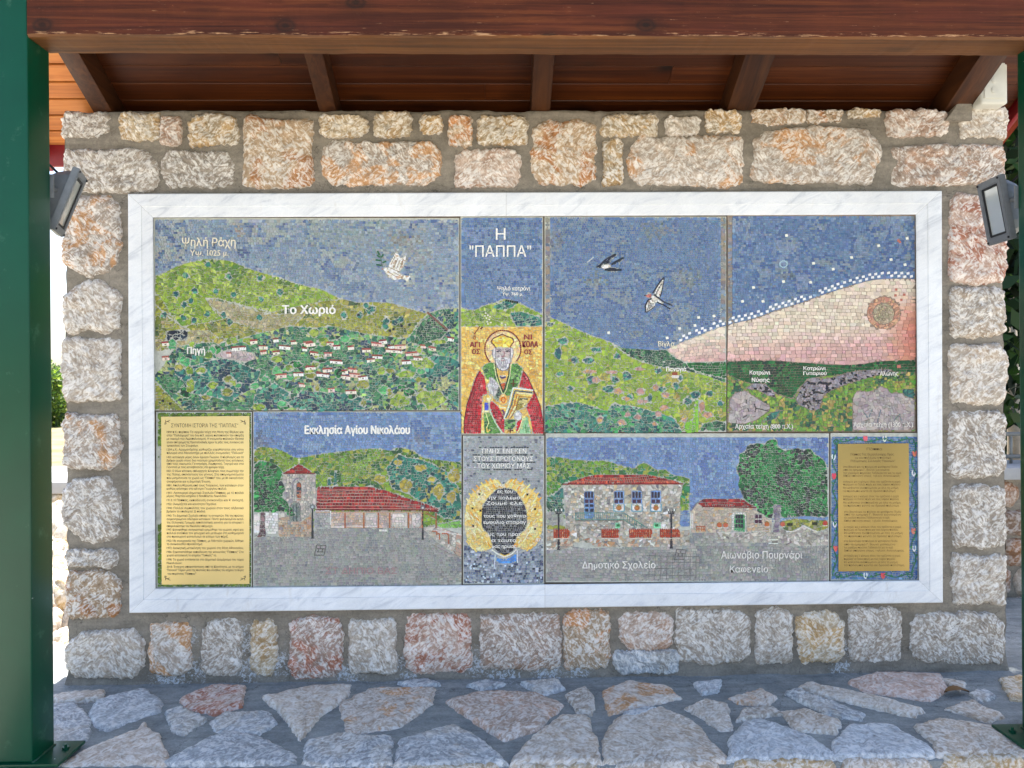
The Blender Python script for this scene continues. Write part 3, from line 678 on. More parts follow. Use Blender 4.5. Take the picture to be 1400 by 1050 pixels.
for i, (x, y) in enumerate([(254,377),(313,378),(356,380),(241,402),(295,399),(319,402),(383,399),(357,409),(261,411),(252,417),(224,431),(251,434),(265,438),(283,430),(306,431),(314,440),(355,434),(266,398),(285,362),(500,418),(505,425),(510,422),(540,441),(528,439),(492,431),(470,431),(548,437),(527,447)]):
    F('bush', blob(x, y, 4.2 if y > 400 or x < 300 else 4.8, 4.6, i), 'village', 'mosaic_hill', TEAL, s=3.2, flow='rand', patch=0)
for i in range(58):
    x, y = R0.uniform(225, 622), R0.uniform(462, 556)
    if x < 250 and y > 520: continue
    k = ['vlime', 'volive', 'vgreen', 'vmint'][i % 4]
    F(k, blob(x, y, R0.uniform(4, 9), R0.uniform(3.5, 7), i + 40), 'village', 'mosaic_village', [LIME, OLIVE, TREEG, [((96, 170, 110), 2), ((70, 150, 96), 2)]][i % 4], s=3.6, flow='rand', patch=0)
for i, (x, y, rx, ry) in enumerate([(340,466,8,6),(318,523,5,5),(260,527,6,9),(354,557,8,6),(590,545,22,13),(545,549,14,9),(578,497,18,8),(600,467,12,4),(555,512,14,5),(430,455,7,6),(285,486,6,5),(395,503,6,5)]):
    F('vlime', blob(x, y, rx, ry, i + 90))
HOUSE = [(225,468,8),(225,486,12),(324,476,16),(360,473,14),(363,480,10),(388,471,14),(376,480,8),(424,466,14),(414,477,8),(431,483,12),(385,511,14),(408,507,14),(424,500,14),(412,523,10),(436,508,10),(428,467,10),(452,468,10),(459,470,9),(479,474,10),(447,482,9),(459,491,14),(500,476,14),(519,471,14),(521,463,9),(537,479,20),(545,470,16),(518,487,12),(506,488,10),(566,481,22),(557,491,12),(573,490,12),(581,472,10),(425,501,10),(447,502,12),(482,502,12),(440,509,16),(470,511,13),(488,510,14),(497,513,12),(481,535,17),(451,533,9),(618,463,9),(350,466,9),(312,484,8),(535,470,9),(402,468,9),(592,474,8),(378,463,8),(474,505,8)]
F('plaza', [(292,487),(304,480),(318,478),(345,482),(352,490),(336,495),(312,491)], 'village', 'mosaic_village', [((176, 160, 160), 2), ((158, 148, 148), 2), ((190, 176, 170), 1)], s=3.8, flow='rand')
# ---- saint panel
F('sky2', R_(630.5, 297.5, 741.5, 450), 'saint', 'mosaic_sky', SKYD[:4] + [((112, 134, 168), 2)], **SK)
F('hill2', sm([(630,420),(639,423),(652,423),(661,418),(679,413),(690,409),(707,413),(724,421),(742,430)]) + [(742, 447), (630, 447)], 'saint', 'mosaic_hill', LIME, s=3.8, flow='rand', jit=.14)
F('hill2d', [(696,428),(712,426),(741,434),(741,446),(706,446)], 'saint', 'mosaic_hill', TEAL, s=3.6, flow='rand', jit=.15)
F('hill2d', [(672,420),(690,411),(708,414),(700,421),(684,424)])
F('goldbg', R_(630.5, 446.5, 741.5, 593), 'saint', 'mosaic_gold_ground', GOLD, s=3.2, flow='rand', patch=12, jit=.10, gap=.32)
F('halo', ell(687.5, 478, 24.5, 25), 'saint', 'mosaic_saint', [((228, 196, 150), 2), ((222, 180, 130), 2), ((236, 206, 120), 1)], s=3.0, flow='rand', patch=0, gap=.3)
S3 = lambda pts: zz(620, 440, 10.37, pts); S4 = lambda pts: zz(620, 510, 10.37, pts)
F('robe', S4([(375,-45),(330,20),(280,140),(215,350),(175,500),(150,700),(150,860),(390,860),(395,560),(410,310),(480,300),(440,60)]), 'saint', 'mosaic_saint', REDR, s=3.0, flow='rows', patch=9, jit=.12, gap=.34)
F('robe', S4([(990,-40),(1060,60),(1140,240),(1220,430),(1270,640),(1275,860),(1130,860),(1090,640),(1030,480),(1080,340),(1130,240),(930,200),(960,60)]))
F('robe', S4([(540,380),(640,480),(720,640),(720,860),(690,830),(600,700),(530,540),(510,430)]))
F('robe', S4([(900,690),(980,640),(960,740),(900,840),(880,820)]))
F('pallium', S3([(400,650),(440,610),(520,575),(590,590),(650,850),(700,1000),(640,1047),(600,950),(540,800),(480,830),(430,720)]), 'saint', 'mosaic_saint', GRNR, s=2.9, flow='rand', patch=8, gap=.3)
F('pallium', S3([(830,590),(900,590),(985,660),(940,850),(900,930),(850,930),(800,1047),(720,1047),(700,1000),(760,820),(800,700)]))
F('pallium', S4([(430,540),(520,560),(600,720),(680,860),(440,860)])); F('pallium', S4([(720,660),(880,660),(880,740),(840,800),(720,800)])); F('mint', S4([(980,650),(1050,620),(1100,860),(930,860)]), 'saint', 'mosaic_saint', [((150, 196, 150), 2), ((120, 176, 126), 2), ((176, 200, 140), 1)], s=3, flow='rand', gap=.3)
F('omph', S3([(600,690),(790,690),(760,840),(705,1000),(650,860)]), 'saint', 'mosaic_saint', GOLD, s=2.9, flow='rand', gap=.3)
F('omphred', S4([(660,140),(750,140),(715,250),(700,250)]), 'saint', 'mosaic_saint', [((176, 74, 40), 2), ((196, 98, 50), 2)], s=2.7, flow='rand', gap=.3)
F('face', S3([(560,380),(590,360),(810,360),(845,390),(840,500),(800,600),(770,670),(700,695),(640,670),(600,590),(555,480)]), 'saint', 'mosaic_saint', FACE, s=2.6, flow='rand', patch=6, gap=.28, jit=.07)
F('beard', S3([(585,520),(630,505),(700,500),(770,505),(822,520),(800,600),(770,670),(700,697),(640,672),(602,600)]), 'saint', 'mosaic_saint', [((206, 204, 206), 3), ((190, 188, 194), 2), ((216, 214, 212), 2)], s=2.6, flow='rand', patch=5, gap=.24)
F('skin', S3([(606,372),(800,372),(808,450),(796,515),(740,500),(700,515),(660,500),(606,515),(600,450)]), 'saint', 'mosaic_saint', [((188, 174, 172), 3), ((176, 160, 162), 2), ((198, 186, 182), 1)], s=2.6, flow='rand', patch=4, gap=.2)
F('mitre', S3([(595,365),(535,280),(560,240),(640,200),(690,178),(745,200),(840,235),(852,290),(800,365)]), 'saint', 'mosaic_saint', [((232, 200, 80), 2), ((222, 180, 60), 2), ((240, 216, 120), 1)], s=2.8, flow='rand', gap=.3)
F('hand', S4([(510,110),(540,40),(600,120),(660,180),(640,290),(570,330),(500,270),(480,180)]), 'saint', 'mosaic_saint', FACE, s=2.6, flow='rand', patch=5, gap=.28)
F('sleevedk', S4([(640,180),(690,280),(650,420),(560,340),(600,320)]), 'saint', 'mosaic_saint', [((74, 96, 84), 2), ((44, 60, 62), 2), ((120, 140, 120), 1)], s=2.7, flow='rand', gap=.3)
F('epim', S4([(410,320),(500,300),(540,340),(520,420),(500,520),(520,560),(430,560),(440,860),(390,860)]), 'saint', 'mosaic_saint', [((236, 206, 120), 2), ((226, 188, 90), 2), ((240, 224, 170), 1)], s=2.8, flow='rand', gap=.3)
F('gem', S4([(440,420),(500,420),(500,500),(480,540),(440,530)]), 'saint', 'mosaic_saint', [((60, 76, 190), 2), ((80, 90, 200), 1)], s=2.8, flow='rand', gap=.3)
F('pearl', ell(688, 546.5, 6, 8), 'saint', 'mosaic_saint', [((236, 176, 90), 2), ((230, 150, 60), 2), ((238, 200, 140), 1)], s=2.6, flow='rand', gap=.3)
F('book', S4([(840,200),(1130,240),(1120,320),(1030,470),(900,560),(760,660),(715,650),(760,480)]), 'saint', 'mosaic_saint', [((232, 196, 104), 2), ((222, 176, 76), 2), ((238, 214, 150), 1)], s=2.7, flow='rand', gap=.3)
F('bookpat', S4([(940,350),(1060,350),(1030,460),(900,540),(880,520)]), 'saint', 'mosaic_saint', [((150, 132, 60), 2), ((212, 196, 130), 2), ((96, 92, 50), 1)], s=2.4, flow='rand', gap=.3)
F('hand', S4([(880,560),(930,540),(970,580),(960,660),(900,670),(860,640)]))
# ---- swallow panel
F('sky3', R_(745.5, 297, 992.3, 500), 'swallow', 'mosaic_sky', SKYD, **{**SK, 's': 3.3})
F('hill3', sm([(745,432),(758,436),(786,449),(810,459),(833,467),(851,476),(870,477),(898,479),(911,478),(920,485),(937,495),(960,494),(993,494)]) + [(993, 590), (745, 590)], 'swallow', 'mosaic_hill', [((136, 160, 56), 3), ((122, 150, 50), 3), ((154, 168, 70), 2), ((104, 136, 54), 1.2), ((160, 152, 78), .7)], s=4.1, flow='rand', patch=26, rand=.4, jit=.13)
F('dk3', [(834,468),(851,476),(870,477),(898,479),(911,478),(930,492),(937,496),(992,495),(992,524),(965,513),(935,506),(905,502),(885,497),(862,488)], 'swallow', 'mosaic_hill', DKG, s=3.7, flow='rand', jit=.15)
F('deep3', [(938,496),(993,494.5),(993,518),(960,510),(942,503)], 'swallow', 'mosaic_hill', [((24, 96, 46), 3), ((20, 78, 40), 3), ((44, 116, 58), 1)], s=3.8, flow='rows')
F('teal3', [(745,556),(765,552),(790,550),(812,556),(830,563),(837,552),(870,556),(905,566),(922,572),(934,592),(745,592)], 'swallow', 'mosaic_hill', TEAL + [((64, 140, 84), 3)], s=4.1, flow='rand', patch=15, jit=.15)
for i, (x, y, rx, ry) in enumerate([(752,443,5,4),(770,466,8,5),(763,482,5,9),(786,492,6,5),(766,511,5,4),(805,493,8,4),(815,478,8,4),(843,487,5,4),(808,519,6,6),(840,519,6,5),(857,515,7,6),(832,532,8,5),(779,531,5,4),(748,500,3,3),(900,507,5,4),(931,517,4,4),(905,532,5,4),(950,540,7,6),(970,538,5,4),(888,545,4,6),(861,543,6,4),(985,552,4,4),(924,528,4,6),(941,548,6,5)]):
    F('bush3', blob(x, y, rx, ry, i + 200), 'swallow', 'mosaic_hill', TEAL[:4] + [((60, 84, 100), 2)], s=3.4, flow='rand', patch=0)
for i, (x, y, rx, ry) in enumerate([(806,508,9,3),(836,509,8,2.5),(875,504,7,3),(815,520,6,4),(845,535,7,4),(876,535,6,4),(896,530,4,5),(878,549,8,3),(856,545,5,3),(910,540,6,4),(960,556,4,8),(968,567,7,4),(908,557,6,4),(850,578,6,4),(872,570,5,4),(900,566,5,4),(895,580,4,3),(820,574,4,5),(858,567,4,3),(936,573,5,4)]):
    F('pink3', blob(x, y, rx, ry, i + 240), 'swallow', 'mosaic_hill', [((176, 140, 132), 2), ((166, 126, 116), 2), ((190, 150, 100), 1.4)], s=3.5, flow='rand', patch=0)
F('lime3', [(935,592),(936,578),(948,572),(950,545),(955,546),(955,592)], 'swallow', 'mosaic_hill', [((130, 184, 60), 2), ((112, 170, 50), 2)], s=3.8, flow='rand')
F('dk3', [(960,580),(980,575),(992,578),(992,590),(958,590)])
wedge_top = sm([(911,478),(930,469),(955,459),(980,449),(1000,443),(1030,436),(1060,425),(1090,416),(1120,405),(1150,395),(1180,386),(1200,382),(1225,381),(1252,382)])
wl = [p for p in wedge_top if p[0] <= 992.5]; wr = [p for p in wedge_top if p[0] >= 994]
def sunpal(u, v):
    # cream above, rose below, brick red at the far right
    t = np.clip((v - (468 - (u - 911) * .09)) / 30, 0, 1); e = np.clip((u - 1205) / 40, 0, 1) * np.clip((v - 395) / 45, 0, 1)
    a = np.array([208, 194, 176.]); b = np.array([198, 160, 154.]); c = np.array([190, 124, 108.])
    col = a + (b - a) * t[:, None]; return col + (c - col) * e[:, None]
F('glow3', wl + [(992.3, 494), (937, 495), (925, 490)], 'swallow', 'mosaic_sunset', CREAM, s=4.9, flow='rows', asp=1.5, gap=.42, jit=.08, grad=sunpal)
# ---- sunset panel
F('sky4', R_(995.2, 295.5, 1250.5, 500), 'sunset', 'mosaic_sky', SKYD + [((120, 138, 164), 1.5)], **{**SK, 's': 3.4, 'gap': .26})
F('glow4', wr + [(1252, 494), (1200, 496), (1160, 499), (1100, 496), (1050, 493), (994, 494)], 'sunset', 'mosaic_sunset', CREAM, s=4.9, flow='rows', asp=1.5, gap=.42, jit=.08, grad=sunpal)
F('sunring', ell(1208, 428, 23, 22.5), 'sunset', 'mosaic_sun', [((184, 140, 116), 3), ((172, 124, 104), 2), ((192, 154, 124), 2)], s=3.4, flow='rand', patch=6)
F('sundisc', ell(1208, 429, 14.5, 14.5), 'sunset', 'mosaic_sun', [((172, 160, 134), 3), ((158, 150, 124), 2), ((184, 170, 146), 2)], s=3.2, flow='rand', patch=5)
F('land4', sm([(994,494),(1050,493),(1100,496),(1140,499),(1175,498),(1205,494),(1252,492)]) + [(1252, 590), (994, 590)], 'sunset', 'mosaic_hill', [((112, 146, 60), 3), ((84, 130, 60), 2), ((136, 150, 66), 2), ((156, 140, 82), 1.4), ((56, 104, 66), 1.6), ((40, 82, 66), 1)], s=4.1, flow='rand', patch=13, rand=.45, jit=.14)
F('forest4', sm([(994,494),(1050,493),(1100,496),(1140,499),(1175,498),(1205,494),(1252,492)]) + [(1252,509),(1225,508),(1190,506),(1150,512),(1120,515),(1104,518),(1092,532),(1084,545),(1066,540),(1045,532),(1025,524),(1008,518),(994,512)], 'sunset', 'mosaic_hill', [((28, 90, 50), 3), ((22, 72, 42), 3), ((46, 110, 60), 1.4), ((24, 50, 44), 1)], s=4.0, flow='rows', asp=1.2, jit=.14)
F('rock4', zz(980,470,5,[(540,380),(580,290),(640,230),(740,240),(800,230),(900,195),(1000,180),(1150,172),(1210,180),(1100,215),(990,245),(900,270),(780,320),(730,350),(700,450),(640,455),(560,415)]), 'sunset', 'mosaic_rocks', ROCKD, s=3.4, flow='rand', patch=0, gap=.5)
F('rock4', [(1018,531),(1030,524),(1046,525),(1058,536),(1062,544),(1050,541),(1036,533)])
F('ruin4', [(996,578),(998,545),(1006,537),(1018,534),(1036,545),(1053,555),(1051,562),(1034,574),(1016,580)], 'sunset', 'mosaic_ruins', [((160, 150, 150), 3), ((146, 138, 140), 2), ((172, 162, 158), 2)], s=5, flow='rand', patch=9, gap=.25, jit=.06)
F('ruin4', [(1165.5,588),(1166,543),(1172,534),(1186,536),(1196,533),(1204,528),(1214,532),(1218,538),(1236,538),(1250,546),(1250,588)])
F('teal4', [(1052,565),(1068,560),(1062,572),(1040,578)], 'sunset', 'mosaic_hill', TEAL, s=3.6, flow='rand'); F('teal4', [(1232,532),(1250,532),(1250,545),(1236,541)])
# ---- history plaque panel
F('bord5', R_(215.5, 564, 343.5, 802.5), 'history', 'mosaic_border', BORD, s=3.3, flow='rand', patch=12, jit=.14)
# ---- church panel
F('sky6', R_(347, 563.5, 630.5, 650), 'church', 'mosaic_sky', SKYC, **SK)
F('wood6', sm([(347,621),(351,613.5),(361,611),(383,615),(400,624),(411,626),(426,623),(443,620),(469,617),(511,613),(533,616),(543,612),(565,616),(576,624),(593,628),(631,632)]) + [(631, 722), (347, 722)], 'church', 'mosaic_hill', [((118, 146, 52), 3), ((96, 132, 48), 3), ((144, 150, 62), 2), ((70, 110, 50), 1.6), ((44, 86, 56), .8)], s=4.0, flow='rand', patch=14, rand=.5, jit=.15)
F('teal6', [(528,640),(545,620),(556,626),(575,628),(592,634),(612,646),(626,665),(631,690),(628,712),(606,708),(580,690),(560,676),(536,668)], 'church', 'mosaic_hill', [((40, 114, 96), 3), ((30, 90, 82), 3), ((62, 140, 116), 2), ((150, 146, 70), .9), ((24, 66, 70), 1)], s=4.0, flow='rand', patch=8, rand=.4, jit=.14)
for i, (x, y, rx, ry) in enumerate([(555,665,9,10),(600,672,7,10),(575,640,8,5),(545,632,7,4),(520,655,9,6),(622,650,8,10),(617,680,6,9),(590,655,6,4)]):
    F('ochre6', blob(x, y, rx, ry, i + 300), 'church', 'mosaic_hill', [((166, 150, 62), 2), ((148, 138, 56), 2), ((178, 158, 84), 1)], s=3.8, flow='rand', patch=0)
for (x, y0, y1) in ((450, 650, 664), (458.5, 638, 664)): F('cyp6', [(x - 2.5, y1), (x - 2, (y0 + y1) / 2), (x, y0), (x + 2, (y0 + y1) / 2), (x + 2.5, y1)], 'church', 'mosaic_hill', TEAL[:2], s=3, flow='rand')
F('grass6', [(597,717),(612,714),(631,711),(631,722),(600,722)], 'church', 'mosaic_hill', [((120, 176, 80), 2), ((104, 160, 70), 2)], s=3.5)
F('ground6', [(347,730),(378,734),(426,734),(432,721),(582,721),(590,733),(600,741),(631,764),(631,801),(347,801)], 'church', 'mosaic_pavement', GRYG, s=3.9, flow='rows', patch=30, rand=.7, jit=.06)
F('whitewall6', R_(347, 700, 380.5, 730), 'church', 'mosaic_church', [((216, 212, 204), 2), ((206, 200, 194), 2)], s=3.9, flow='rows', asp=1.3)
F('tower6', [(387.5,648),(431.5,648),(432,690),(429,696),(426,734),(380.5,734),(380.5,702),(392,690),(385,672)], 'church', 'mosaic_church', [((176, 168, 160), 3), ((160, 154, 148), 2), ((190, 180, 168), 2), ((150, 146, 146), 1)], s=3.7, flow='rows', patch=9)
F('towerlow6', [(380.5,708),(396,706),(411,714),(426,700),(426,734),(380.5,734)], 'church', 'mosaic_church', BRICKB, s=3.7, flow='rows', patch=9)
F('towerroof6', [(386,647.5),(408.6,634),(430.5,647.5)], 'church', 'mosaic_church', ROOFR, s=3.6, flow='rows', asp=1.1, gap=.45)
F('arch6', [(396,713),(396,695),(399,688),(404,685.5),(409,688),(411,694),(411,713)], 'church', 'mosaic_church', [((118, 128, 124), 2), ((98, 112, 108), 2), ((138, 144, 140), 1)], s=3.5)
F('bell6', [(405.5,681),(405.5,661),(408.5,657.5),(412,661),(412,681)], 'church', 'mosaic_church', [((64, 66, 80), 2), ((150, 84, 62), 2)], s=3.2)
F('nave6', [(434,665),(507,665.5),(530,671),(554,680),(580,688),(600,695.5),(599,699.5),(577,697.5),(432,696)], 'church', 'mosaic_church', ROOFR, s=4.7, flow='rows', asp=1.0, gap=.55, patch=0, jit=.12)
F('greywall6', R_(430, 697.5, 452, 723), 'church', 'mosaic_church', [((164, 162, 160), 3), ((148, 148, 148), 2), ((120, 122, 126), .7)], s=3.7)
F('porch6', R_(452, 700, 578, 722), 'church', 'mosaic_church', [((190, 158, 136), 2), ((178, 156, 150), 2), ((200, 176, 160), 1.6), ((166, 152, 150), 1)], s=3.8, patch=8)
for a, b in ((536, 557), (563, 575), (500, 515)): F('porchwhite6', R_(a, 702.5, b, 720), 'church', 'mosaic_church', [((206, 196, 186), 2), ((196, 184, 180), 2)], s=3.9)
F('tree6', sm([(347,636),(356,630),(368,632),(378,636),(386,645),(384,656),(390,668),(386,678),(394,688),(401,698),(404,704),(396,706),(386,699),(374,701),(360,700),(347,702)]), 'church', 'mosaic_tree', TREEG, s=3.6, flow='rand', patch=12, rand=.5, jit=.16)
F('trunk6', [(356,700),(363,700),(362,716),(364,734),(350,735),(355,727)], 'church', 'mosaic_tree', [((112, 86, 92), 2), ((92, 70, 76), 2), ((136, 108, 108), 1)], s=3.0, flow='rand')
F('wall6', [(578,722),(592,718),(631,730),(631,764),(600,742),(590,734)], 'church', 'mosaic_church', STONEW[:3] + [((184, 156, 140), 2)], s=3.7, flow='rand')
# ---- wreath panel
F('grey7', R_(634, 596.5, 743.2, 797.5), 'wreath', 'mosaic_grey_ground', SPECK, s=3.5, flow='rows', patch=0, jit=.08)
F('greylow7', [(634,745),(660,752),(690,764),(722,752),(743.2,742),(743.2,797.5),(634,797.5)], 'wreath', 'mosaic_grey_ground', SPECKD, s=3.7, flow='rows', patch=0, jit=.1, gap=.5)
F('laurel7', sm([(687,664),(682,657),(672,656),(660,662),(648,671),(640,684),(635.5,700),(635.5,722),(640,742),(650,752),(661,754),(672,749),(680,744),(690,757),(700,744),(710,750),(722,751),(732,744),(740,730),(742.3,710),(740,690),(734,676),(722,665),(710,658),(698,655),(690,661),(687,664)], 4), 'wreath', 'mosaic_laurel_wreath', WREATH, s=3.0, flow='rand', patch=9, rand=.5, jit=.07, gap=.28)
F('dark7', sm([(678,670),(690,667),(704,671),(712,682),(719,696),(720.5,712),(718,724),(708,732),(704,744),(702,752),(690,760),(677,752),(672,742),(668,730),(660,722),(658.5,708),(660,694),(666,682),(678,670)], 4), 'wreath', 'mosaic_dark_ground', DARKN, s=3.3, flow='rows', patch=0, jit=.12, gap=.5)
F('ribbon7', [(677,759),(683,763),(690,764.5),(698,762),(706.5,755),(706.5,768),(697,770.5),(686,770.5),(678,768)], 'wreath', 'mosaic_ribbon', [((84, 146, 214), 2), ((70, 130, 204), 2)], s=3.4)
# ---- school and coffee house panel
F('sky8', R_(747, 598, 1132.5, 720), 'school', 'mosaic_sky', SKYC[:3] + [((88, 112, 160), 2)], **SK)
F('wood8', sm([(747,625),(764,625),(787,629),(811,630),(828,630),(847,635.6),(866,640),(872,636),(880,633),(888,635.5),(897,642),(910,642),(917,648),(935,652),(943,655)]) + [(942.5, 697), (747, 722)], 'school', 'mosaic_hill', [((104, 140, 52), 3), ((70, 120, 52), 2.4), ((134, 148, 60), 2), ((44, 104, 62), 2), ((40, 120, 84), 1)], s=3.9, flow='rand', patch=12, rand=.4, jit=.15)
F('teal8', [(747,680),(762,672),(770,664),(772,702),(747,702)], 'school', 'mosaic_hill', TEAL + DKG, s=3.8, flow='rand')
F('ground8', [(747,700),(770,700),(772,745),(800,750),(943,745),(943,697),(946,697),(958,727),(1132.5,727),(1132.5,794.5),(747,794.5)], 'school', 'mosaic_pavement', GRYG, s=4.1, flow='rows', patch=30, rand=.7, jit=.06, gap=.45)
F('olive8', R_(747, 718, 774, 724), 'school', 'mosaic_hill', OLIVE, s=3.5)
F('school8', [(770,662),(934,661.5),(930,680),(929.5,740),(784,740),(773,735),(773,690)], 'school', 'mosaic_school', STONEW, s=4.0, flow='rand', patch=0, jit=.10)
F('schoollow8', [(747,724),(784,724),(800,735),(820,735),(943,724),(943,746),(905,748),(812,748),(806,742),(783,742),(783,750),(747,752)], 'school', 'mosaic_school', STONEW + BRICKB, s=4.0, flow='rand', patch=0, jit=.10)
F('schoolroof8', [(768.5,662),(800,652),(815,648.8),(886,648.8),(910,654),(935.5,660.5),(935,662)], 'school', 'mosaic_school', ROOFR + [((196, 84, 60), 1.2)], s=3.9, flow='rows', asp=.8, gap=.5, patch=0)
F('door8', R_(798.5, 671.5, 812.5, 709), 'school', 'mosaic_school', [((104, 140, 190), 2), ((90, 124, 176), 2)], s=3.6)
for x in (839, 863.5, 889.5):
    F('window8', R_(x, 670.5, x + 14.5, 689), 'school', 'mosaic_school', [((120, 150, 196), 2), ((104, 136, 186), 2)], s=3.4); F('box8', R_(x, 689, x + 14.5, 699), 'school', 'mosaic_school', WHITE, s=3.6)
for a, b in ((840.5, 848.5), (893, 904)): F('sign8', R_(a, 714, b, 722.5), 'school', 'mosaic_school', [((124, 206, 160), 2), ((108, 192, 146), 2)], s=3.4)
for a, b, c in ((756.5, 779, 736.5), (822, 847, 735.5), (860, 892, 735.5), (902, 930, 735)):
    F('fence8%d' % a, R_(a, 724, b, c), 'school', 'mosaic_fence#%d' % a, [((168, 70, 44), 2), ((148, 56, 38), 2), ((206, 150, 110), .9)], s=3.3, flow='rows', asp=.8, gap=.5, patch=0)
Z5 = lambda pts: zz(930, 590, 6.648, pts)
F('cafe8', Z5([(95,725),(125,680),(160,645),(215,655),(660,680),(710,690),(760,770),(835,800),(835,920),(95,920)]), 'school', 'mosaic_coffee_house', [((180, 164, 148), 3), ((168, 154, 138), 2), ((190, 176, 158), 2), ((150, 140, 134), .8), ((184, 154, 120), 1)], s=4.0, flow='rand', patch=8, jit=.08)
F('caferoof8', Z5([(150,648),(215,610),(580,613),(680,662),(690,684),(190,680)]), 'school', 'mosaic_coffee_house', ROOFR, s=3.8, flow='rows', asp=.9, gap=.5, patch=0)
F('lowwall8', [(978,728),(1056,727.5),(1072,722),(1080,727),(1100,718.5),(1118,728),(1132.5,722),(1132.5,746),(1078,747),(1066,742),(980,742)], 'school', 'mosaic_coffee_house', STONEW[:4], s=4.1, flow='rand', patch=0, jit=.1)
F('hedge8', [(1070,712),(1086,709),(1132.5,712),(1132.5,722),(1118,727),(1100,718),(1082,727),(1070,724)], 'school', 'mosaic_hill', OLIVE, s=3.6, flow='rand')
F('oak8', Z5(sm([(520,380),(510,330),(535,280),(535,210),(590,180),(615,125),(700,105),(760,110),(810,75),(880,78),(885,130),(930,160),(1000,165),(1060,148),(1110,165),(1180,155),(1215,200),(1260,225),(1310,270),(1335,340),(1340,470),(1340,640),(1338,770),(1240,775),(1150,768),(1060,775),(990,780),(930,785),(905,740),(850,700),(835,790),(770,770),(740,745),(700,730),(690,690),(640,660),(585,620),(560,560),(525,490),(540,430),(520,380)], 3)), 'school', 'mosaic_oak_tree', TREEG + [((70, 70, 76), .8)], s=3.5, flow='rand', patch=14, rand=.5, jit=.16)
F('trunk8', [(1057,690),(1068,690),(1067,706),(1065,728),(1056.5,728),(1058,706)], 'school', 'mosaic_oak_tree', [((132, 122, 138), 2), ((112, 102, 118), 2), ((156, 146, 152), 1)], s=3.2, flow='rand')
F('cafedoorframe8', Z5([(470,735),(602,735),(602,915),(470,915)]), 'school', 'mosaic_coffee_house', WHITE, s=3.3)
F('cafedoor8', Z5([(490,752),(588,752),(588,910),(490,910)]), 'school', 'mosaic_coffee_house', [((64, 156, 98), 2), ((50, 138, 84), 2)], s=3.3)
F('cafewin8', Z5([(674,750),(742,750),(742,842),(674,842)]), 'school', 'mosaic_coffee_house', WHITE, s=3.2)
# ---- names plaque panel
F('bord9', R_(1136.5, 597, 1254.5, 792.5), 'names', 'mosaic_border', [((84, 118, 164), 3), ((70, 102, 152), 3), ((104, 136, 170), 1.4), ((64, 120, 140), 1)], s=3.3, flow='rows', patch=0, jit=.1)


# ---- birds (cut last, over the skies)
Z2 = lambda pts: zz(420, 285, 5.833, pts)
F('dove', Z2([(603,478),(622,468),(648,478),(655,440),(672,405),(692,372),(716,336),(736,385),(752,398),(788,374),(783,425),(764,468),(738,500),(722,508),(762,532),(842,540),(812,556),(806,588),(765,562),(700,572),(650,548),(622,505)]), 'village', 'mosaic_dove', [((236, 230, 216), 3), ((226, 218, 204), 2), ((242, 238, 228), 2), ((176, 156, 134), 1)], s=2.9, flow='rand', patch=0, gap=.2)
Z6 = lambda pts: zz(740, 290, 5.385, pts)
F('swbelly', Z6([(440,395),(480,388),(515,388),(505,410),(470,420),(445,412)]), 'swallow', 'mosaic_swallow', WHITE, s=2.6, flow='rand', patch=0, gap=.3)
F('swdark', Z6([(408,404),(430,388),(455,360),(490,335),(550,306),(552,318),(515,350),(500,380),(440,392),(445,412),(425,412)]), 'swallow', 'mosaic_swallow', [((42, 56, 72), 2), ((28, 38, 52), 2), ((70, 84, 96), 1)], s=2.6, flow='rand', patch=0, gap=.3)
F('swdark', Z6([(512,384),(560,352),(608,333),(604,350),(560,376),(520,398)])); F('swdark', Z6([(460,424),(500,408),(545,412),(596,424),(560,436),(490,436)]))
F('sw2belly', Z6([(806,612),(830,616),(860,640),(900,672),(880,676),(840,664),(812,642)]), 'swallow', 'mosaic_swallow#2', WHITE, s=2.6, flow='rand', patch=0, gap=.3)
F('sw2wing', Z6([(905,480),(900,520),(885,580),(872,628),(850,620),(830,600),(850,550),(880,505)]), 'swallow', 'mosaic_swallow#2', WHITE + [((150, 120, 110), 1)], s=2.8, flow='rand', patch=0, gap=.3)
F('sw2wing', Z6([(770,740),(768,690),(785,650),(812,642),(838,668),(832,700),(800,724)]))
F('sw2head', Z6([(762,612),(800,596),(818,604),(806,630),(786,630)]), 'swallow', 'mosaic_swallow#2', [((176, 108, 100), 2), ((158, 88, 84), 1)], s=2.6, flow='rand', patch=0, gap=.3)

SEAMP = [((132, 126, 122), 2), ((118, 122, 128), 2), ((110, 126, 146), 1.5), ((144, 130, 118), 1)]
for x0, x1, pn in ((985.5, 992.3, 'swallow'), (995.2, 1001, 'sunset'), (745.5, 752, 'swallow')):
    F('seam' + pn, R_(x0, 297, x1, 440 if x0 < 996 else 436), pn, 'mosaic_sky', SEAMP, s=3.6, flow='rows', patch=8)
# tile slots that are covered by the two metal plaques stay empty
F('void', R_(221.5, 570.5, 339.5, 797.5), 'none', 'none', WHITE); F('void', R_(1146.5, 607.5, 1241.5, 780)); F('scar', [(216,612),(219,610),(220.3,640),(219.6,700),(220,716),(216,717)], 'none', 'none', WHITE)

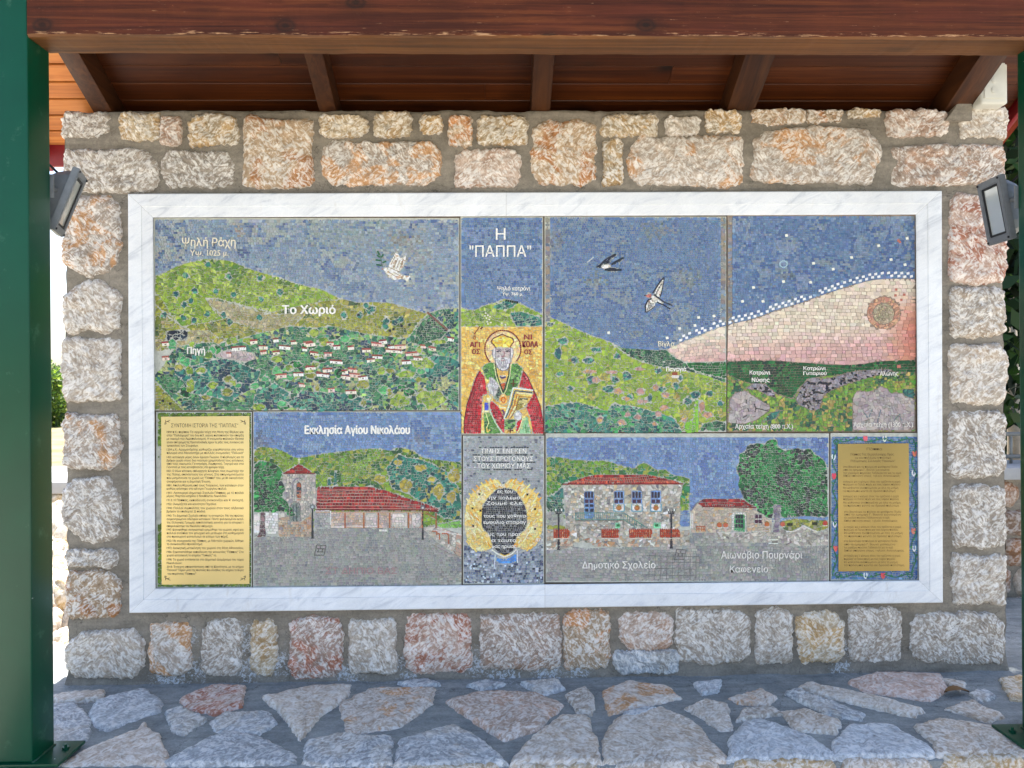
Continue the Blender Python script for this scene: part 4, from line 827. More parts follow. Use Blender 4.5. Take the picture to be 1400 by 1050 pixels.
# ---- cutting the plan into tesserae
SWIRL = [(812, 384, 14, 11, (118, 128, 132)), (941, 382, 18, 13, (116, 128, 134)), (898, 316, 26, 11, (118, 128, 136)), (873, 455, 15, 6, (120, 132, 138)), (1073, 374, 11, 9, (112, 124, 136)), (760, 330, 14, 20, (112, 124, 138)), (549, 329, 19, 8, (128, 126, 122)), (333, 345, 9, 8, (84, 98, 132)), (327, 315, 8, 10, (150, 142, 136)), (560, 345, 30, 20, (140, 146, 148)), (480, 320, 60, 22, (132, 146, 152)), (356, 604, 14, 12, (104, 116, 140)), (575, 602, 14, 9, (110, 122, 144))]
IDX = {FIELD[k]['id']: k for k in ORDER}
BND = np.array([[p[0], p[1], p[2], p[3]] for p in PW.values()])
def look(u, v):
    i = np.clip(((np.asarray(u) - UX0) * SR).astype(int), 0, RW - 1); j = np.clip(((np.asarray(v) - UY0) * SR).astype(int), 0, RH_ - 1)
    return PLAN[j, i]
def quads_to_mesh(C, col, y, h, rng, tilt=.02):
    """C (n,4,2) photograph corners (TL,TR,BR,BL) on the bed plane -> little blocks"""
    n = len(C); cen = C.mean(1, keepdims=True)
    hh = h * (1 + rng.uniform(-.2, .2, n))
    du = (C - cen); tl = rng.normal(0, tilt, (n, 2))
    top = px(C[..., 0], C[..., 1], np.full(C.shape[:2], y)); 
    sc = 1 / 325.
    top[..., 1] -= hh[:, None] + (du * sc * tl[:, None, :]).sum(-1)
    Cb = cen + du * 1.03
    bot = px(Cb[..., 0], Cb[..., 1], np.full(C.shape[:2], y)); bot[..., 1] += .001
    V = np.concatenate([top, bot], 1).reshape(-1, 3)
    b = np.arange(n)[:, None] * 8
    faces = [b + np.array([[0, 3, 2, 1]]), b + np.array([[0, 1, 5, 4]]), b + np.array([[1, 2, 6, 5]]), b + np.array([[2, 3, 7, 6]]), b + np.array([[3, 0, 4, 7]])]
    Fq = np.stack(faces, 1).reshape(-1, 4); fc = np.repeat(col, 5, 0)
    return V, Fq, fc
PIECES = {}       # (panel, part) -> list of (V, F, colour)
def emit(panel, part, C, col, h=.0012, y=YT, tilt=.04, rng=np.random.RandomState(5)):
    if len(C): PIECES.setdefault((panel, part), []).append(quads_to_mesh(np.asarray(C, float), np.minimum(lin(col) * 1.12, .82), y, h, rng, tilt))
def tesserae(key):
    f = FIELD[key]; fid = f['id']
    m = np.argwhere(PLAN == fid)
    if not len(m): return
    rng = np.random.RandomState(fid * 17 + 3)
    y0, x0 = m.min(0) / SR; y1, x1 = m.max(0) / SR
    x0 += UX0; x1 += UX0; y0 += UY0; y1 += UY0; s = f['s']; mg = s * 3
    rowsn = int((y1 - y0 + 2 * mg) / s) + 2; w = s * f['asp']; cols = int((x1 - x0 + 2 * mg) / w) + 3
    rough = f['flow'] == 'rand'
    split = np.arange(cols + 1)[None, :] + rng.rand(rowsn, 1) + rng.uniform(-.22, .22, (rowsn, cols + 1)) * (1.35 if rough else 1)
    X = x0 - mg + split * w
    slant = rng.uniform(-.16, .16, (rowsn, cols + 1)) * w * (2.2 if rough else .6)
    jy = (.26 if rough else .07) * s
    def corner(i, xs, seedrow):  # boundary line i evaluated at xs
        r = np.random.RandomState(fid * 100 + 7); ph = r.rand(rowsn + 2)
        return y0 - mg + i * s + jy * np.sin(xs * (1.1 / s) + ph[i] * 40) + jy * .7 * np.sin(xs * (2.3 / s) + ph[i] * 90)
    ii = np.arange(rowsn)[:, None]
    xt = X - slant * .5; xb = X + slant * .5
    yt = corner(np.broadcast_to(ii, xt.shape), xt, 0); yb = corner(np.broadcast_to(ii + 1, xb.shape), xb, 0)
    C = np.stack([np.stack([xt[:, :-1], yt[:, :-1]], -1), np.stack([xt[:, 1:], yt[:, 1:]], -1), np.stack([xb[:, 1:], yb[:, 1:]], -1), np.stack([xb[:, :-1], yb[:, :-1]], -1)], 2).reshape(-1, 4, 2)
    A = (9 if rough else 7); sc = 40 if rough else 75
    C = C + A * np.stack([vn(C[..., 0], C[..., 1], sc, fid + 1) - .5, vn(C[..., 0], C[..., 1], sc, fid + 9) - .5], -1) * (1 if not rough else 1)
    cen = C.mean(1)
    ok = look(cen[:, 0], cen[:, 1]) == fid
    ok &= (cen[:, 0] > x0 - 1) & (cen[:, 0] < x1 + 1) & (cen[:, 1] > y0 - 1) & (cen[:, 1] < y1 + 1)
    C = C[ok]; cen = cen[ok]
    if not len(C): return
    d = C - cen[:, None]
    d1 = d * 2.3
    tout = look(cen[:, None, 0] + d1[..., 0], cen[:, None, 1] + d1[..., 1]) != fid
    # pull (or push) the corners that meet another field onto its edge
    lo = np.zeros(d.shape[:2]); hi = np.ones(d.shape[:2])
    for _ in range(6):
        mid = (lo + hi) / 2; q = cen[:, None] + d1 * mid[..., None]
        inn = look(q[..., 0], q[..., 1]) == fid
        lo = np.where(inn, mid, lo); hi = np.where(inn, hi, mid)
    C = np.where(tout[..., None], cen[:, None] + d1 * lo[..., None], C)
    # grout joint
    cen = C.mean(1, keepdims=True); e = C - cen; ln = np.linalg.norm(e, axis=-1, keepdims=True)
    C = cen + e * np.clip(1 - (f['gap'] + .0) / np.maximum(ln, 1e-3), .2, 1)
    a = C[:, 2] - C[:, 0]; b = C[:, 3] - C[:, 1]; area = .5 * np.abs(a[:, 0] * b[:, 1] - a[:, 1] * b[:, 0])
    k = area > s * s * .12; C = C[k]; cen = C.mean(1); n = len(C)
    if not n: return
    if f['grad'] is not None: col = f['grad'](cen[:, 0], cen[:, 1])
    else:
        if f['patch']:
            t = vn(cen[:, 0], cen[:, 1], f['patch'], fid + 31) + .5 * vn(cen[:, 0], cen[:, 1], f['patch'] * .4, fid + 51)
            t = np.argsort(np.argsort(t)) / n
        else: t = rng.rand(n)
        t = np.where(rng.rand(n) < f['rand'], rng.rand(n), t)
        W = np.array([p[1] for p in f['pal']], float); cw = np.cumsum(W) / W.sum()
        col = np.array([p[0] for p in f['pal']], float)[np.minimum(np.searchsorted(cw, t), len(W) - 1)]
    if f['part'] == 'mosaic_sky':     # worn greyish swirls laid into the sky
        for x, y, a_, b_, c_ in SWIRL:
            d2 = ((cen[:, 0] - x) / a_) ** 2 + ((cen[:, 1] - y) / b_) ** 2
            hit = rng.rand(n) < .75 * np.exp(-d2 * 1.2)
            col = np.where(hit[:, None], np.array(c_, float) + rng.normal(0, 9, (n, 1)), col)
    col = np.clip(col * (1 + rng.normal(0, f['jit'], (n, 1))) + rng.normal(0, 3, (n, 3)), 4, 250)
    emit(f['panel'], f['part'], C, col, rng=rng)
for k_ in ORDER:
    if FIELD[k_]['panel'] != 'none': tesserae(k_)
# ------------------------------------------------------------------ drawn detail: strokes of thin tesserae set on the fields
def stroke(panel, part, pts, w, c, seg=4.0, h=.0024, gap=.12, jit=8):
    C = []; col = []; pts = [np.array(p, float) for p in pts]; R = random.Random(int(pts[0][0] * 7 + pts[0][1]))
    for a, b in zip(pts[:-1], pts[1:]):
        L = np.linalg.norm(b - a)
        if L < .2: continue
        d = (b - a) / L; nn = np.array([-d[1], d[0]]) * w / 2; k = max(1, round(L / seg)); st = L / k
        for i in range(k):
            p, q = a + d * (i * st + gap), a + d * ((i + 1) * st - gap)
            quad = [p - nn, q - nn, q + nn, p + nn]
            ar = sum(quad[j][0] * quad[(j + 1) % 4][1] - quad[(j + 1) % 4][0] * quad[j][1] for j in range(4))
            C.append(quad if ar > 0 else quad[::-1]); col.append([min(250, max(3, x + R.uniform(-jit, jit))) for x in c])
    emit(panel, part, C, np.array(col), h=h)
def chip(panel, part, rects, c, h=.0024, jit=8):
    R = random.Random(3)
    emit(panel, part, [[(x0, y0), (x1, y0), (x1, y1), (x0, y1)] for x0, y0, x1, y1 in rects], np.array([[min(250, max(3, q + R.uniform(-jit, jit))) for q in c] for _ in rects]), h=h)
DK = (34, 38, 52)
# village roofs
for i, (x, y, w) in enumerate(HOUSE):
    pt = 'mosaic_house#%d' % i; _R = random.Random(i); w = w * _R.uniform(.75, 1.3); x += _R.uniform(-3, 3); y += _R.uniform(-2.5, 2.5); sl = _R.uniform(-.9, .9); wc = ((226, 214, 200), (214, 196, 184), (232, 226, 216))[i % 3]
    stroke('village', pt, [(x - w / 2, y + 3.4 - sl), (x + w / 2, y + 3.4 + sl)], _R.uniform(3, 4.6), wc, 3.2, h=.0018)
    stroke('village', pt, [(x - w / 2 - .8, y + .4 - sl), (x + w * _R.uniform(.2, .5) + .8, y + .4 + sl)], _R.uniform(1.6, 2.5), ((146, 70, 64), (160, 84, 76), (130, 62, 58))[i % 3], 3.4)
    if w > 9: chip('village', pt, [(x - 1, y + 2.6, x + .6, y + 4.4)], (96, 84, 84))
for x, y in ((538, 450), (549, 445.5), (560, 444), (533, 452), (490, 430.5), (223, 548), (233, 552)): chip('village', 'mosaic_hill', [(x - 1.6, y - 1.6, x + 1.6, y + 1.6)], DK)
stroke('village', 'mosaic_hill', [(584, 427), (592, 434), (602, 443), (612, 451)], 2.6, (120, 82, 72), 3)
stroke('village', 'mosaic_dove', Z2([(598, 468), (592, 420), (578, 356)]), .8, (80, 100, 60), 3)
for pts in ([(566,344),(574,372)], [(556,372),(580,390)], [(608,366),(590,392)], [(546,410),(586,416)], [(632,420),(600,432)], [(550,448),(592,456)], [(560,340),(570,352)]): stroke('village', 'mosaic_dove', Z2(pts), 2.2, (44, 92, 62), 9)
for q in ([(655, 470), (700, 492), (735, 505)], [(700, 385), (668, 450)], [(722, 400), (690, 470)], [(742, 410), (712, 484)], [(770, 400), (735, 490)], [(640, 500), (700, 540), (760, 556)], [(690, 510), (740, 535)]): stroke('village', 'mosaic_dove', Z2(q), .7, (140, 112, 92), 3)
stroke('village', 'mosaic_dove', Z2([(596, 482), (606, 486)]), 1.6, (190, 120, 60), 3)
# church
T6 = lambda pts: zz(340, 560, 4.667, pts)
st6 = lambda pts, w, c, seg=3.6, part='mosaic_church': stroke('church', part, T6(pts), w, c, seg)
st6([(322, 345), (322, 305)], 1.1, (214, 208, 196)); st6([(313, 318), (333, 318)], 1.0, (214, 208, 196))
st6([(222, 406), (424, 406)], 1.5, (112, 30, 34))
st6([(278, 560), (278, 470), (300, 442), (325, 436), (345, 448)], 1.3, (120, 120, 126)); st6([(258, 468), (272, 466)], 1.6, (100, 100, 110))
for y in (575, 545, 520): st6([(306, y), (336, y)], 1.0, (190, 120, 90), 2)
st6([(262, 712), (262, 625), (275, 594), (298, 586), (320, 598), (330, 628), (330, 712)], 1.2, (140, 134, 130)); 
for x in (284, 306): st6([(x, 606), (x, 712)], .8, (70, 82, 84))
for i, y in enumerate((512, 532, 552, 572, 592, 612, 630)):
    st6([(436, y), (780 + i * 64 if i < 6 else 1210, y + (3 if i > 3 else 0))], .8, (196, 140, 126), 5)
st6([(430, 640), (1100, 640), (1212, 652)], 1.6, (104, 34, 36)); st6([(430, 654), (1110, 654)], 1.6, (180, 150, 128))
for x in (615, 735, 828, 900, 1020, 1108): st6([(x, 656), (x, 756)], 1.9, (158, 98, 60), 4)
st6([(1196, 660), (1196, 756)], 1.6, (158, 88, 66)); st6([(1130, 660), (1190, 690)], 1.2, (158, 88, 66))
st6([(530, 748), (612, 748)], 1.8, (210, 204, 196)); st6([(626, 742), (728, 744)], 1.4, (206, 190, 184)); st6([(832, 770), (886, 770)], 2.6, (210, 208, 202)); st6([(740, 744), (820, 744)], 1.4, (210, 204, 198))
st6([(524, 645), (524, 735)], 1.2, (216, 214, 210)); st6([(425, 645), (520, 645)], 1.2, (216, 214, 210))
for x0, x1, y0, y1 in ((1170, 1200, 775, 800), (1205, 1218, 790, 830), (1232, 1268, 790, 800), (1268, 1276, 795, 856)): st6([(x0, y0), (x1, y0), (x1, y1)], 1.7, (164, 96, 66), 3)
st6([(1130, 760), (1360, 800)], 1.2, (206, 196, 190)); st6([(1170, 860), (1280, 920), (1360, 940)], 1.0, (150, 140, 134))
def lamp(panel, x, y0, y1, w, twin):
    pt = 'mosaic_street_lamp#%d' % x
    stroke(panel, pt, [(x, y0), (x, y1 - 10)], w, (38, 42, 52), 4, jit=4); stroke(panel, pt, [(x, y1 - 10), (x, y1)], w * 1.5, (38, 42, 52), 4, jit=4); chip(panel, pt, [(x - w, y1 - .6, x + w, y1 + .8)], (38, 42, 52))
    if twin:
        for s_ in (-1, 1):
            stroke(panel, pt, [(x, y0 + 1), (x + s_ * 3.4, y0 - .6), (x + s_ * 4, y0 - 3.4)], 1.1, (44, 46, 56), 3); chip(panel, pt, [(x + s_ * 4 - 1, y0 - 6.6, x + s_ * 4 + 1, y0 - 3.4)], (222, 222, 216)); stroke(panel, pt, [(x + s_ * 1.3, y0), (x + s_ * 1.5, y0 - 4)], .9, (60, 62, 70), 3); stroke(panel, pt, [(x + s_ * 4 - 1.4, y0 - 6.6), (x + s_ * 4 - 1.4, y0 - 3)], .6, (44, 46, 56), 3); stroke(panel, pt, [(x + s_ * 4 + 1.4, y0 - 6.6), (x + s_ * 4 + 1.4, y0 - 3)], .6, (44, 46, 56), 3)
        chip(panel, pt, [(x - 4, y0 - .4, x + 4, y0 + .6)], (44, 46, 56))
    else:
        e = ell(x, y0 - 3, 3, 3, 8); stroke(panel, pt, e + [e[0]], .9, (90, 102, 112), 2); chip(panel, pt, [(x - 1.4, y0 - 4.4, x + 1.4, y0 - 1.6)], (176, 184, 186))
lamp('church', 427.3, 696, 735.5, 1.7, False); lamp('church', 578, 697, 737, 1.7, False)
lamp('school', 763.7, 702, 751, 2.2, True); lamp('school', 917.7, 702, 749, 2.3, True)
def hatch(panel, ox, oy):
    pt = 'mosaic_drain_cover'
    for a, b in (((3, 0), (16, 1)), ((0, 14), (13, 14)), ((3, 0), (0, 15)), ((16, 1), (13, 14)), ((3.5, 5), (14, 5.5)), ((3, 9.5), (12, 9.5)), ((9, 1), (8, 5)), ((6, 5), (5, 9)), ((11, 5), (10.5, 9))): stroke(panel, 'mosaic_drain_cover', [(ox + a[0], oy + a[1]), (ox + b[0], oy + b[1])], .9, (86, 86, 84), 3, jit=4)
hatch('church', 430, 745); hatch('school', 922, 751)
# school
T7 = lambda pts: zz(740, 590, 6.364, pts)
st8 = lambda pts, w, c, seg=3.6, part='mosaic_school': stroke('school', part, T7(pts), w, c, seg)
st8([(185, 458), (1235, 455)], 1.5, (120, 30, 36))
for x in range(240, 1200, 22): st8([(x + (700 - x) * .12, 400 if 420 < x < 930 else 425), (x, 446)], .55, (206, 120, 96), 3)
for x0 in (798.5, 839, 863.5, 889.5):
    chip('school', 'mosaic_school', [(x0 + 1.2 + i * 4.2, 672.6, x0 + 4 + i * 4.2, 680.5) for i in range(3)], (44, 34, 62))
    chip('school', 'mosaic_school', [(x0 + 1.4, 683, x0 + 6, 687.6), (x0 + 7.6, 683, x0 + 12.6, 687.6)], (62, 34, 66))
chip('school', 'mosaic_school', [(800, 689.5, 804.5, 692.8), (806.5, 689.5, 811, 692.8), (800, 695.4, 804, 699.5), (807, 695.4, 811.5, 699.8)], (36, 30, 56))
for x0 in (839, 863.5, 889.5):
    stroke('school', 'mosaic_school', [(x0 + .2, 689), (x0 + .2, 698.8), (x0 + 14.3, 698.8), (x0 + 14.3, 689)], 1.1, (84, 150, 176), 4)
    stroke('school', 'mosaic_school', [(x0, 670.4), (x0, 689)], .9, (170, 170, 166), 4)
    e = ell(x0 + 7.2, 694.5, 3.1, 2.6, 8); stroke('school', 'mosaic_school', e + [e[0]], 1.7, (160, 98, 44), 2); chip('school', 'mosaic_school', [(x0 + 5.6, 693, x0 + 8.8, 696)], (176, 112, 56)); stroke('school', 'mosaic_school', [(x0 + 4.4, 691.6), (x0 + 7.2, 690), (x0 + 10, 691.8)], 1.1, (120, 132, 60), 2)
for x in (337, 478): st8([(x, 570), (x - 4, 588), (x + 2, 604)], 1.0, (60, 60, 66), 3); chip('school', 'mosaic_school', [(740 + x / 6.364 - .9, 680.6, 740 + x / 6.364 + .9, 684)], (226, 224, 216))
GR = (84, 130, 122)
st8([(298, 708), (720, 708), (920, 838)], 1.1, GR, 5); st8([(298, 766), (716, 766), (830, 840)], 1.1, GR, 5); st8([(298, 704), (298, 768)], 1.1, GR)
for x in range(310, 720, 17): st8([(x, 710), (x, 764)], .6, (100, 140, 134), 8)
for i in range(9): x = 730 + i * 20; st8([(x, 716 + i * 13), (x, 772 + i * 11 if i < 6 else 838)], .7, GR, 8)
st8([(298, 776), (712, 776)], 1.2, (120, 112, 104)); st8([(714, 770), (714, 848)], .9, (110, 110, 108))
for x in (840.5, 893): chip('school', 'mosaic_school', [(x + 2.4, 716.6, x + 6.8, 719.8)], (30, 104, 60))
for a, b in ((756.5, 779), (822, 847), (860, 892), (902, 930)):
    for i in range(int((b - a) / 2.6)): stroke('school', 'mosaic_fence#%d' % a, [(a + 1 + i * 2.6, 722.6), (a + 1 + i * 2.6, 734.5)], 1.2, (164, 58, 36), 6)
    stroke('school', 'mosaic_fence#%d' % a, [(a, 736.2), (b, 736.2)], 1.2, (206, 194, 180), 4)
for p in (((785, 724), (785, 718), (794, 718)), ((812, 724), (822, 719)), ((792, 724), (792, 736))): stroke('school', 'mosaic_school', list(p), 1.0, (130, 122, 114), 3)
# coffee house
s9 = lambda pts, w, c, seg=3.6, part='mosaic_coffee_house': stroke('school', part, Z5(pts), w, c, seg)
s9([(95, 725), (150, 648), (205, 640)], 1.4, (120, 116, 126)); s9([(200, 682), (690, 690)], 1.3, (112, 30, 36)); s9([(95, 735), (95, 880)], 1.6, (206, 206, 202)); s9([(112, 740), (112, 880)], 1.2, (206, 206, 202))
for r in range(3): chip('school', 'mosaic_coffee_house', [(930 + (502 + i * 25) / 6.648, 590 + (758 + r * 42) / 6.648, 930 + (520 + i * 25) / 6.648, 590 + (790 + r * 42) / 6.648) for i in range(3)], (44, 32, 60))
chip('school', 'mosaic_coffee_house', [(930 + a / 6.648, 590 + b / 6.648, 930 + (a + 27) / 6.648, 590 + (b + 34) / 6.648) for a in (679, 712) for b in (756, 800)], (66, 22, 60))
for x, y, c in ((355, 850, (180, 92, 58)), (412, 850, (186, 96, 70)), (787, 842, (178, 96, 50)), (930, 842, (186, 92, 72)), (1315, 832, (176, 60, 56))):
    e = Z5(ell(x, y, 18, 16, 7)); stroke('school', 'mosaic_flower_pot#%d' % x, e + [e[0]], 1.8, c, 2); chip('school', 'mosaic_flower_pot#%d' % x, [(930 + (x - 12) / 6.648, 590 + (y - 10) / 6.648, 930 + (x + 12) / 6.648, 590 + (y + 14) / 6.648)], c); stroke('school', 'mosaic_flower_pot#%d' % x, Z5([(x - 22, y - 14), (x, y - 26), (x + 20, y - 12)]), 1.1, (150, 120, 60), 2); stroke('school', 'mosaic_flower_pot#%d' % x, Z5([(x - 24, y + 24), (x + 24, y + 24)]), 1.0, (206, 204, 196), 4)
for x, y in ((995, 846), (1222, 838)): chip('school', 'mosaic_flower_pot#%d' % x, [(930 + (x - 24) / 6.648, 590 + (y - 14) / 6.648, 930 + (x + 24) / 6.648, 590 + (y + 10) / 6.648)], (28, 34, 26)); chip('school', 'mosaic_flower_pot#%d' % x, [(930 + (x - 14) / 6.648, 590 + (y + 16) / 6.648, 930 + (x + 14) / 6.648, 590 + (y + 48) / 6.648)], (150, 140, 120))
for y in (862, 886): s9([(148, y), (225, y)], 1.0, (172, 92, 56), 2.4)
for x in (150, 170, 190, 208, 224): s9([(x, 860), (x, 908)], 1.0, (168, 88, 54), 2.4)
s9([(960, 910), (1040, 905), (1118, 856), (1190, 892), (1245, 908)], 1.4, (212, 210, 202)); s9([(800, 982), (890, 982)], 1.2, (214, 212, 206)); s9([(800, 1016), (890, 1016)], 1.2, (214, 212, 206)); chip('school', 'mosaic_coffee_house', [(1056, 740, 1063, 742.2)], (120, 110, 104))
s9([(330, 915), (600, 915), (800, 900)], .9, (200, 196, 188)); s9([(990, 980), (1010, 1005), (960, 1028)], 1.3, (120, 110, 112))
for y0, n in ((760, 12), (768, 12), (777, 11), (786, 11)): 
    stroke('school', 'mosaic_pavement', [(884, y0), (884 + n * 6, y0 + 1)], .6, (112, 112, 110), 6, jit=4)
for x in range(888, 956, 8): stroke('school', 'mosaic_pavement', [(x, 757), (x - 1, 792)], .55, (116, 116, 114), 7, jit=4)
# saint
def s3(pts, w, c, seg=2.4): stroke('saint', 'mosaic_saint', S3(pts), w, c, seg, jit=6)
def s4(pts, w, c, seg=2.4): stroke('saint', 'mosaic_saint', S4(pts), w, c, seg, jit=6)
MAR = (112, 22, 34); BRN = (104, 46, 36)
h_ = ell(687.5, 477, 24.6, 25.4, 44, math.radians(135), math.radians(408)); stroke('saint', 'mosaic_saint', h_, 1.7, MAR, 2.2, gap=.22)
s3([(598, 368), (576, 330), (540, 300), (535, 275), (560, 238), (640, 200), (690, 175), (745, 200), (840, 235), (852, 285), (812, 340), (802, 366)], 1.3, BRN)
GY = (74, 70, 86)
s3([(608, 425), (640, 410), (672, 422)], 1.5, GY); s3([(735, 420), (768, 408), (800, 422)], 1.5, GY); s3([(606, 398), (645, 386), (680, 398)], .9, (110, 104, 116)); s3([(728, 396), (765, 384), (802, 396)], .9, (110, 104, 116))
chip('saint', 'mosaic_saint', [(682 - 1.2 - .6, 480.4, 682 - .2, 481.6), (692.6, 480.2, 694.4, 481.4)], (40, 36, 50))
s3([(716, 410), (722, 470), (700, 500), (682, 492)], 1.0, (150, 104, 112)); s3([(668, 530), (700, 520), (735, 530)], 1.1, (110, 96, 108)); s3([(672, 545), (700, 550), (730, 545)], .9, (176, 120, 120))
for x in (622, 650, 680, 710, 740, 770): s3([(x, 545), (x + (700 - x) * .2, 600), (700 + (x - 700) * .45, 660)], .55, (124, 122, 134), 3)
s3([(600, 365), (590, 480), (600, 590), (640, 670), (700, 697), (770, 672), (800, 600), (808, 480), (810, 365)], .8, (112, 110, 124)); s3([(556, 400), (548, 450), (560, 500)], .8, (128, 126, 138)); s3([(845, 400), (850, 450), (838, 500)], .8, (128, 126, 138))
s3([(590, 590), (610, 700), (650, 850), (705, 1000)], .9, (58, 46, 40)); s3([(795, 590), (780, 760), (740, 900), (705, 1000)], 1.1, (48, 40, 44)); s3([(820, 590), (800, 760), (750, 960), (710, 1030)], .9, (236, 220, 170)); s3([(575, 590), (600, 760), (660, 940), (700, 1030)], .9, (236, 220, 170))
s3([(655, 775), (690, 800), (742, 778)], 2.2, (54, 48, 104)); s3([(655, 768), (745, 768)], 1, (236, 234, 230))
s3([(380, 690), (330, 780), (290, 900), (250, 1040)], 1.1, (88, 14, 30)); s3([(985, 690), (1060, 800), (1130, 960), (1170, 1040)], 1.1, (88, 14, 30))
s4([(250, 300), (200, 420), (170, 560), (150, 700), (152, 858)], 1.1, (88, 14, 30)); s4([(1160, 300), (1230, 470), (1272, 700), (1275, 858)], .9, (120, 24, 40))
for r in range(9): s4([(190 - r * 3, 380 + r * 55), (385, 385 + r * 55)], .5, (96, 14, 34), 3)
for q in ((240, 330), (300, 180), (280, 560), (330, 440), (220, 620)): s4([(q[0], q[1]), (q[0] - 20, q[1] + 160)], .55, (98, 14, 34), 3)
for y in (520, 560, 610, 660, 720, 780): s4([(560 + (y - 520) * .4, y), (690, y + 10)], .5, (96, 14, 34), 3)
s4([(845, 210), (1130, 245)], 1.6, (222, 232, 224)); s4([(845, 215), (780, 480), (715, 650)], 1.7, (206, 224, 216)); s4([(870, 250), (1115, 278)], 1.8, (44, 78, 104)); s4([(870, 255), (820, 450), (740, 640)], 1.7, (52, 88, 112)); s4([(900, 285), (1120, 300)], 1.4, (236, 220, 180)); s4([(905, 290), (860, 460), (770, 640)], 1.0, (176, 84, 50)); s4([(925, 330), (1100, 345)], 1.0, (150, 96, 50)); s4([(930, 335), (880, 520), (810, 640)], 1.0, (120, 74, 44))
s4([(850, 90), (846, 190)], 1.6, (84, 30, 24)); s4([(812, 150), (880, 150)], 1.4, (84, 30, 24)); s4([(805, 770), (805, 850)], 1.4, (84, 40, 34)); s4([(765, 820), (850, 815)], 1.4, (84, 40, 34))
e = S4(ell(708, 380, 26, 42, 10)); stroke('saint', 'mosaic_saint', e + [e[0]], 1.1, (190, 84, 32), 2); s4([(655, 490), (740, 492)], 1.6, (232, 224, 190)); s4([(690, 520), (720, 560), (708, 600)], 2.4, (92, 50, 100))
for dx in (0, 28, 58): s4([(520 + dx, 150 + dx * .3), (512 + dx, 60 + dx * .8)], 1.4, (178, 176, 182)); s4([(532 + dx, 160 + dx * .3), (526 + dx, 70 + dx * .8)], .4, (96, 94, 106))
s4([(480, 170), (540, 165)], 1.0, (224, 226, 220)); s4([(560, 200), (570, 320)], .6, (112, 110, 122)); s4([(455, 560), (500, 700), (470, 780)], 1.2, (214, 220, 150)); s4([(470, 760), (480, 840), (520, 800)], 1.6, (226, 190, 90)); s4([(520, 545), (590, 700), (690, 850)], 1.3, (196, 220, 190)); s4([(980, 640), (940, 780), (900, 850)], 1.1, (226, 226, 170)); s4([(1020, 730), (1030, 850)], 1.2, (90, 140, 84))
for x, y in ((664, 428), (667, 431), (670, 433), (665, 435), (669, 437), (666, 440), (671, 441), (667, 443), (686, 442), (691, 444), (663, 432)): chip('saint', 'mosaic_hill', [(x - 1, y - 1, x + 1, y + 1)], (214, 206, 196))
for x in range(692, 709, 3): chip('saint', 'mosaic_hill', [(x - 1, 411 + abs(x - 692) * .16 - 1.4, x + 1.2, 412.6 + abs(x - 692) * .16)], (26, 40, 38))
stroke('saint', 'mosaic_saint', [(656, 446), (652, 452), (649, 456)], 1.1, BRN, 3); stroke('saint', 'mosaic_saint', [(657, 450), (660, 447)], 2.4, BRN, 3)
# swallow details
n3 = lambda pts, w, c, seg=3.: stroke('swallow', 'mosaic_swallow#2' if pts[0][0] > 700 else 'mosaic_swallow', Z6(pts), w, c, seg, jit=5)
n3([(905, 480), (880, 505), (850, 550), (820, 598)], 1.9, DK); n3([(905, 486), (900, 520), (886, 590), (874, 626)], .9, DK); n3([(770, 740), (766, 690), (785, 648), (812, 636)], 1.7, DK); n3([(772, 738), (800, 722), (836, 694)], .9, DK)
for t_ in range(4): n3([(888 - t_ * 12, 528 + t_ * 22), (862 - t_ * 8, 560 + t_ * 16)], .8, (60, 56, 60))
for t_ in range(4): n3([(782 + t_ * 12, 722 - t_ * 6), (796 + t_ * 10, 664 + t_ * 2)], .8, (60, 56, 60))
n3([(830, 608), (868, 636), (900, 660), (966, 688)], 1.6, DK); n3([(850, 662), (900, 684), (950, 714)], 1.6, DK); n3([(756, 613), (770, 613)], 1, DK)
n3([(412, 404), (440, 384), (470, 352), (548, 308)], 2.0, DK); n3([(470, 368), (520, 330), (550, 312)], 2.2, DK); n3([(515, 386), (560, 358), (606, 336)], 2.4, DK); n3([(466, 424), (520, 426), (592, 426)], 2.6, DK); n3([(500, 414), (550, 418)], 1.6, DK)
n3([(490, 345), (470, 372)], .6, (110, 124, 134)); n3([(520, 330), (500, 362)], .6, (110, 124, 134)); n3([(404, 405), (420, 404)], .9, DK)
n3([(335, 372), (362, 352), (385, 330)], 1.6, (176, 182, 186))
# checker of white tesserae along the sunrise, and the stars
wt = np.array(wedge_top); ln = np.concatenate([[0], np.cumsum(np.linalg.norm(np.diff(wt, axis=0), axis=1))])
R7_ = random.Random(4)
for row, (off, ph) in enumerate(((-3.4, 0), (-8.0, 4.4))):
    t = 22 + ph
    while t < ln[-1] - 4:
        u = np.interp(t, ln, wt[:, 0]); v = np.interp(t, ln, wt[:, 1]) + off
        pn = 'swallow' if u < 991 else 'sunset'
        if not 989.5 < u < 997.5 and u < 1247 and R7_.random() < .9: u += R7_.uniform(-.5, .5); v += R7_.uniform(-.5, .5); emit(pn, 'mosaic_stars', [[(u - 2, v - 1.2), (u + 1.8, v - 2.1), (u + 2, v + 1.2), (u - 1.8, v + 2)]], np.array([[226, 226, 222]]), h=.0024)
        t += 8.9
for x, y in ((1015,412),(1043,412),(1030,393),(1071,385),(1108,386),(1112,360),(1139,368),(1164,352),(1201,336),(1240,326),(1218,355),(1237,362),(1075,322),(955,434),(976,432),(950,445),(929,449),(912,462),(832,455)):
    emit('swallow' if x < 993 else 'sunset', 'mosaic_stars', [[(x - 2.2, y - 1.4), (x + 1.4, y - 2), (x + 2.2, y + 1.4), (x - 1.4, y + 2)]], np.array([[226, 222, 208]]), h=.0024)
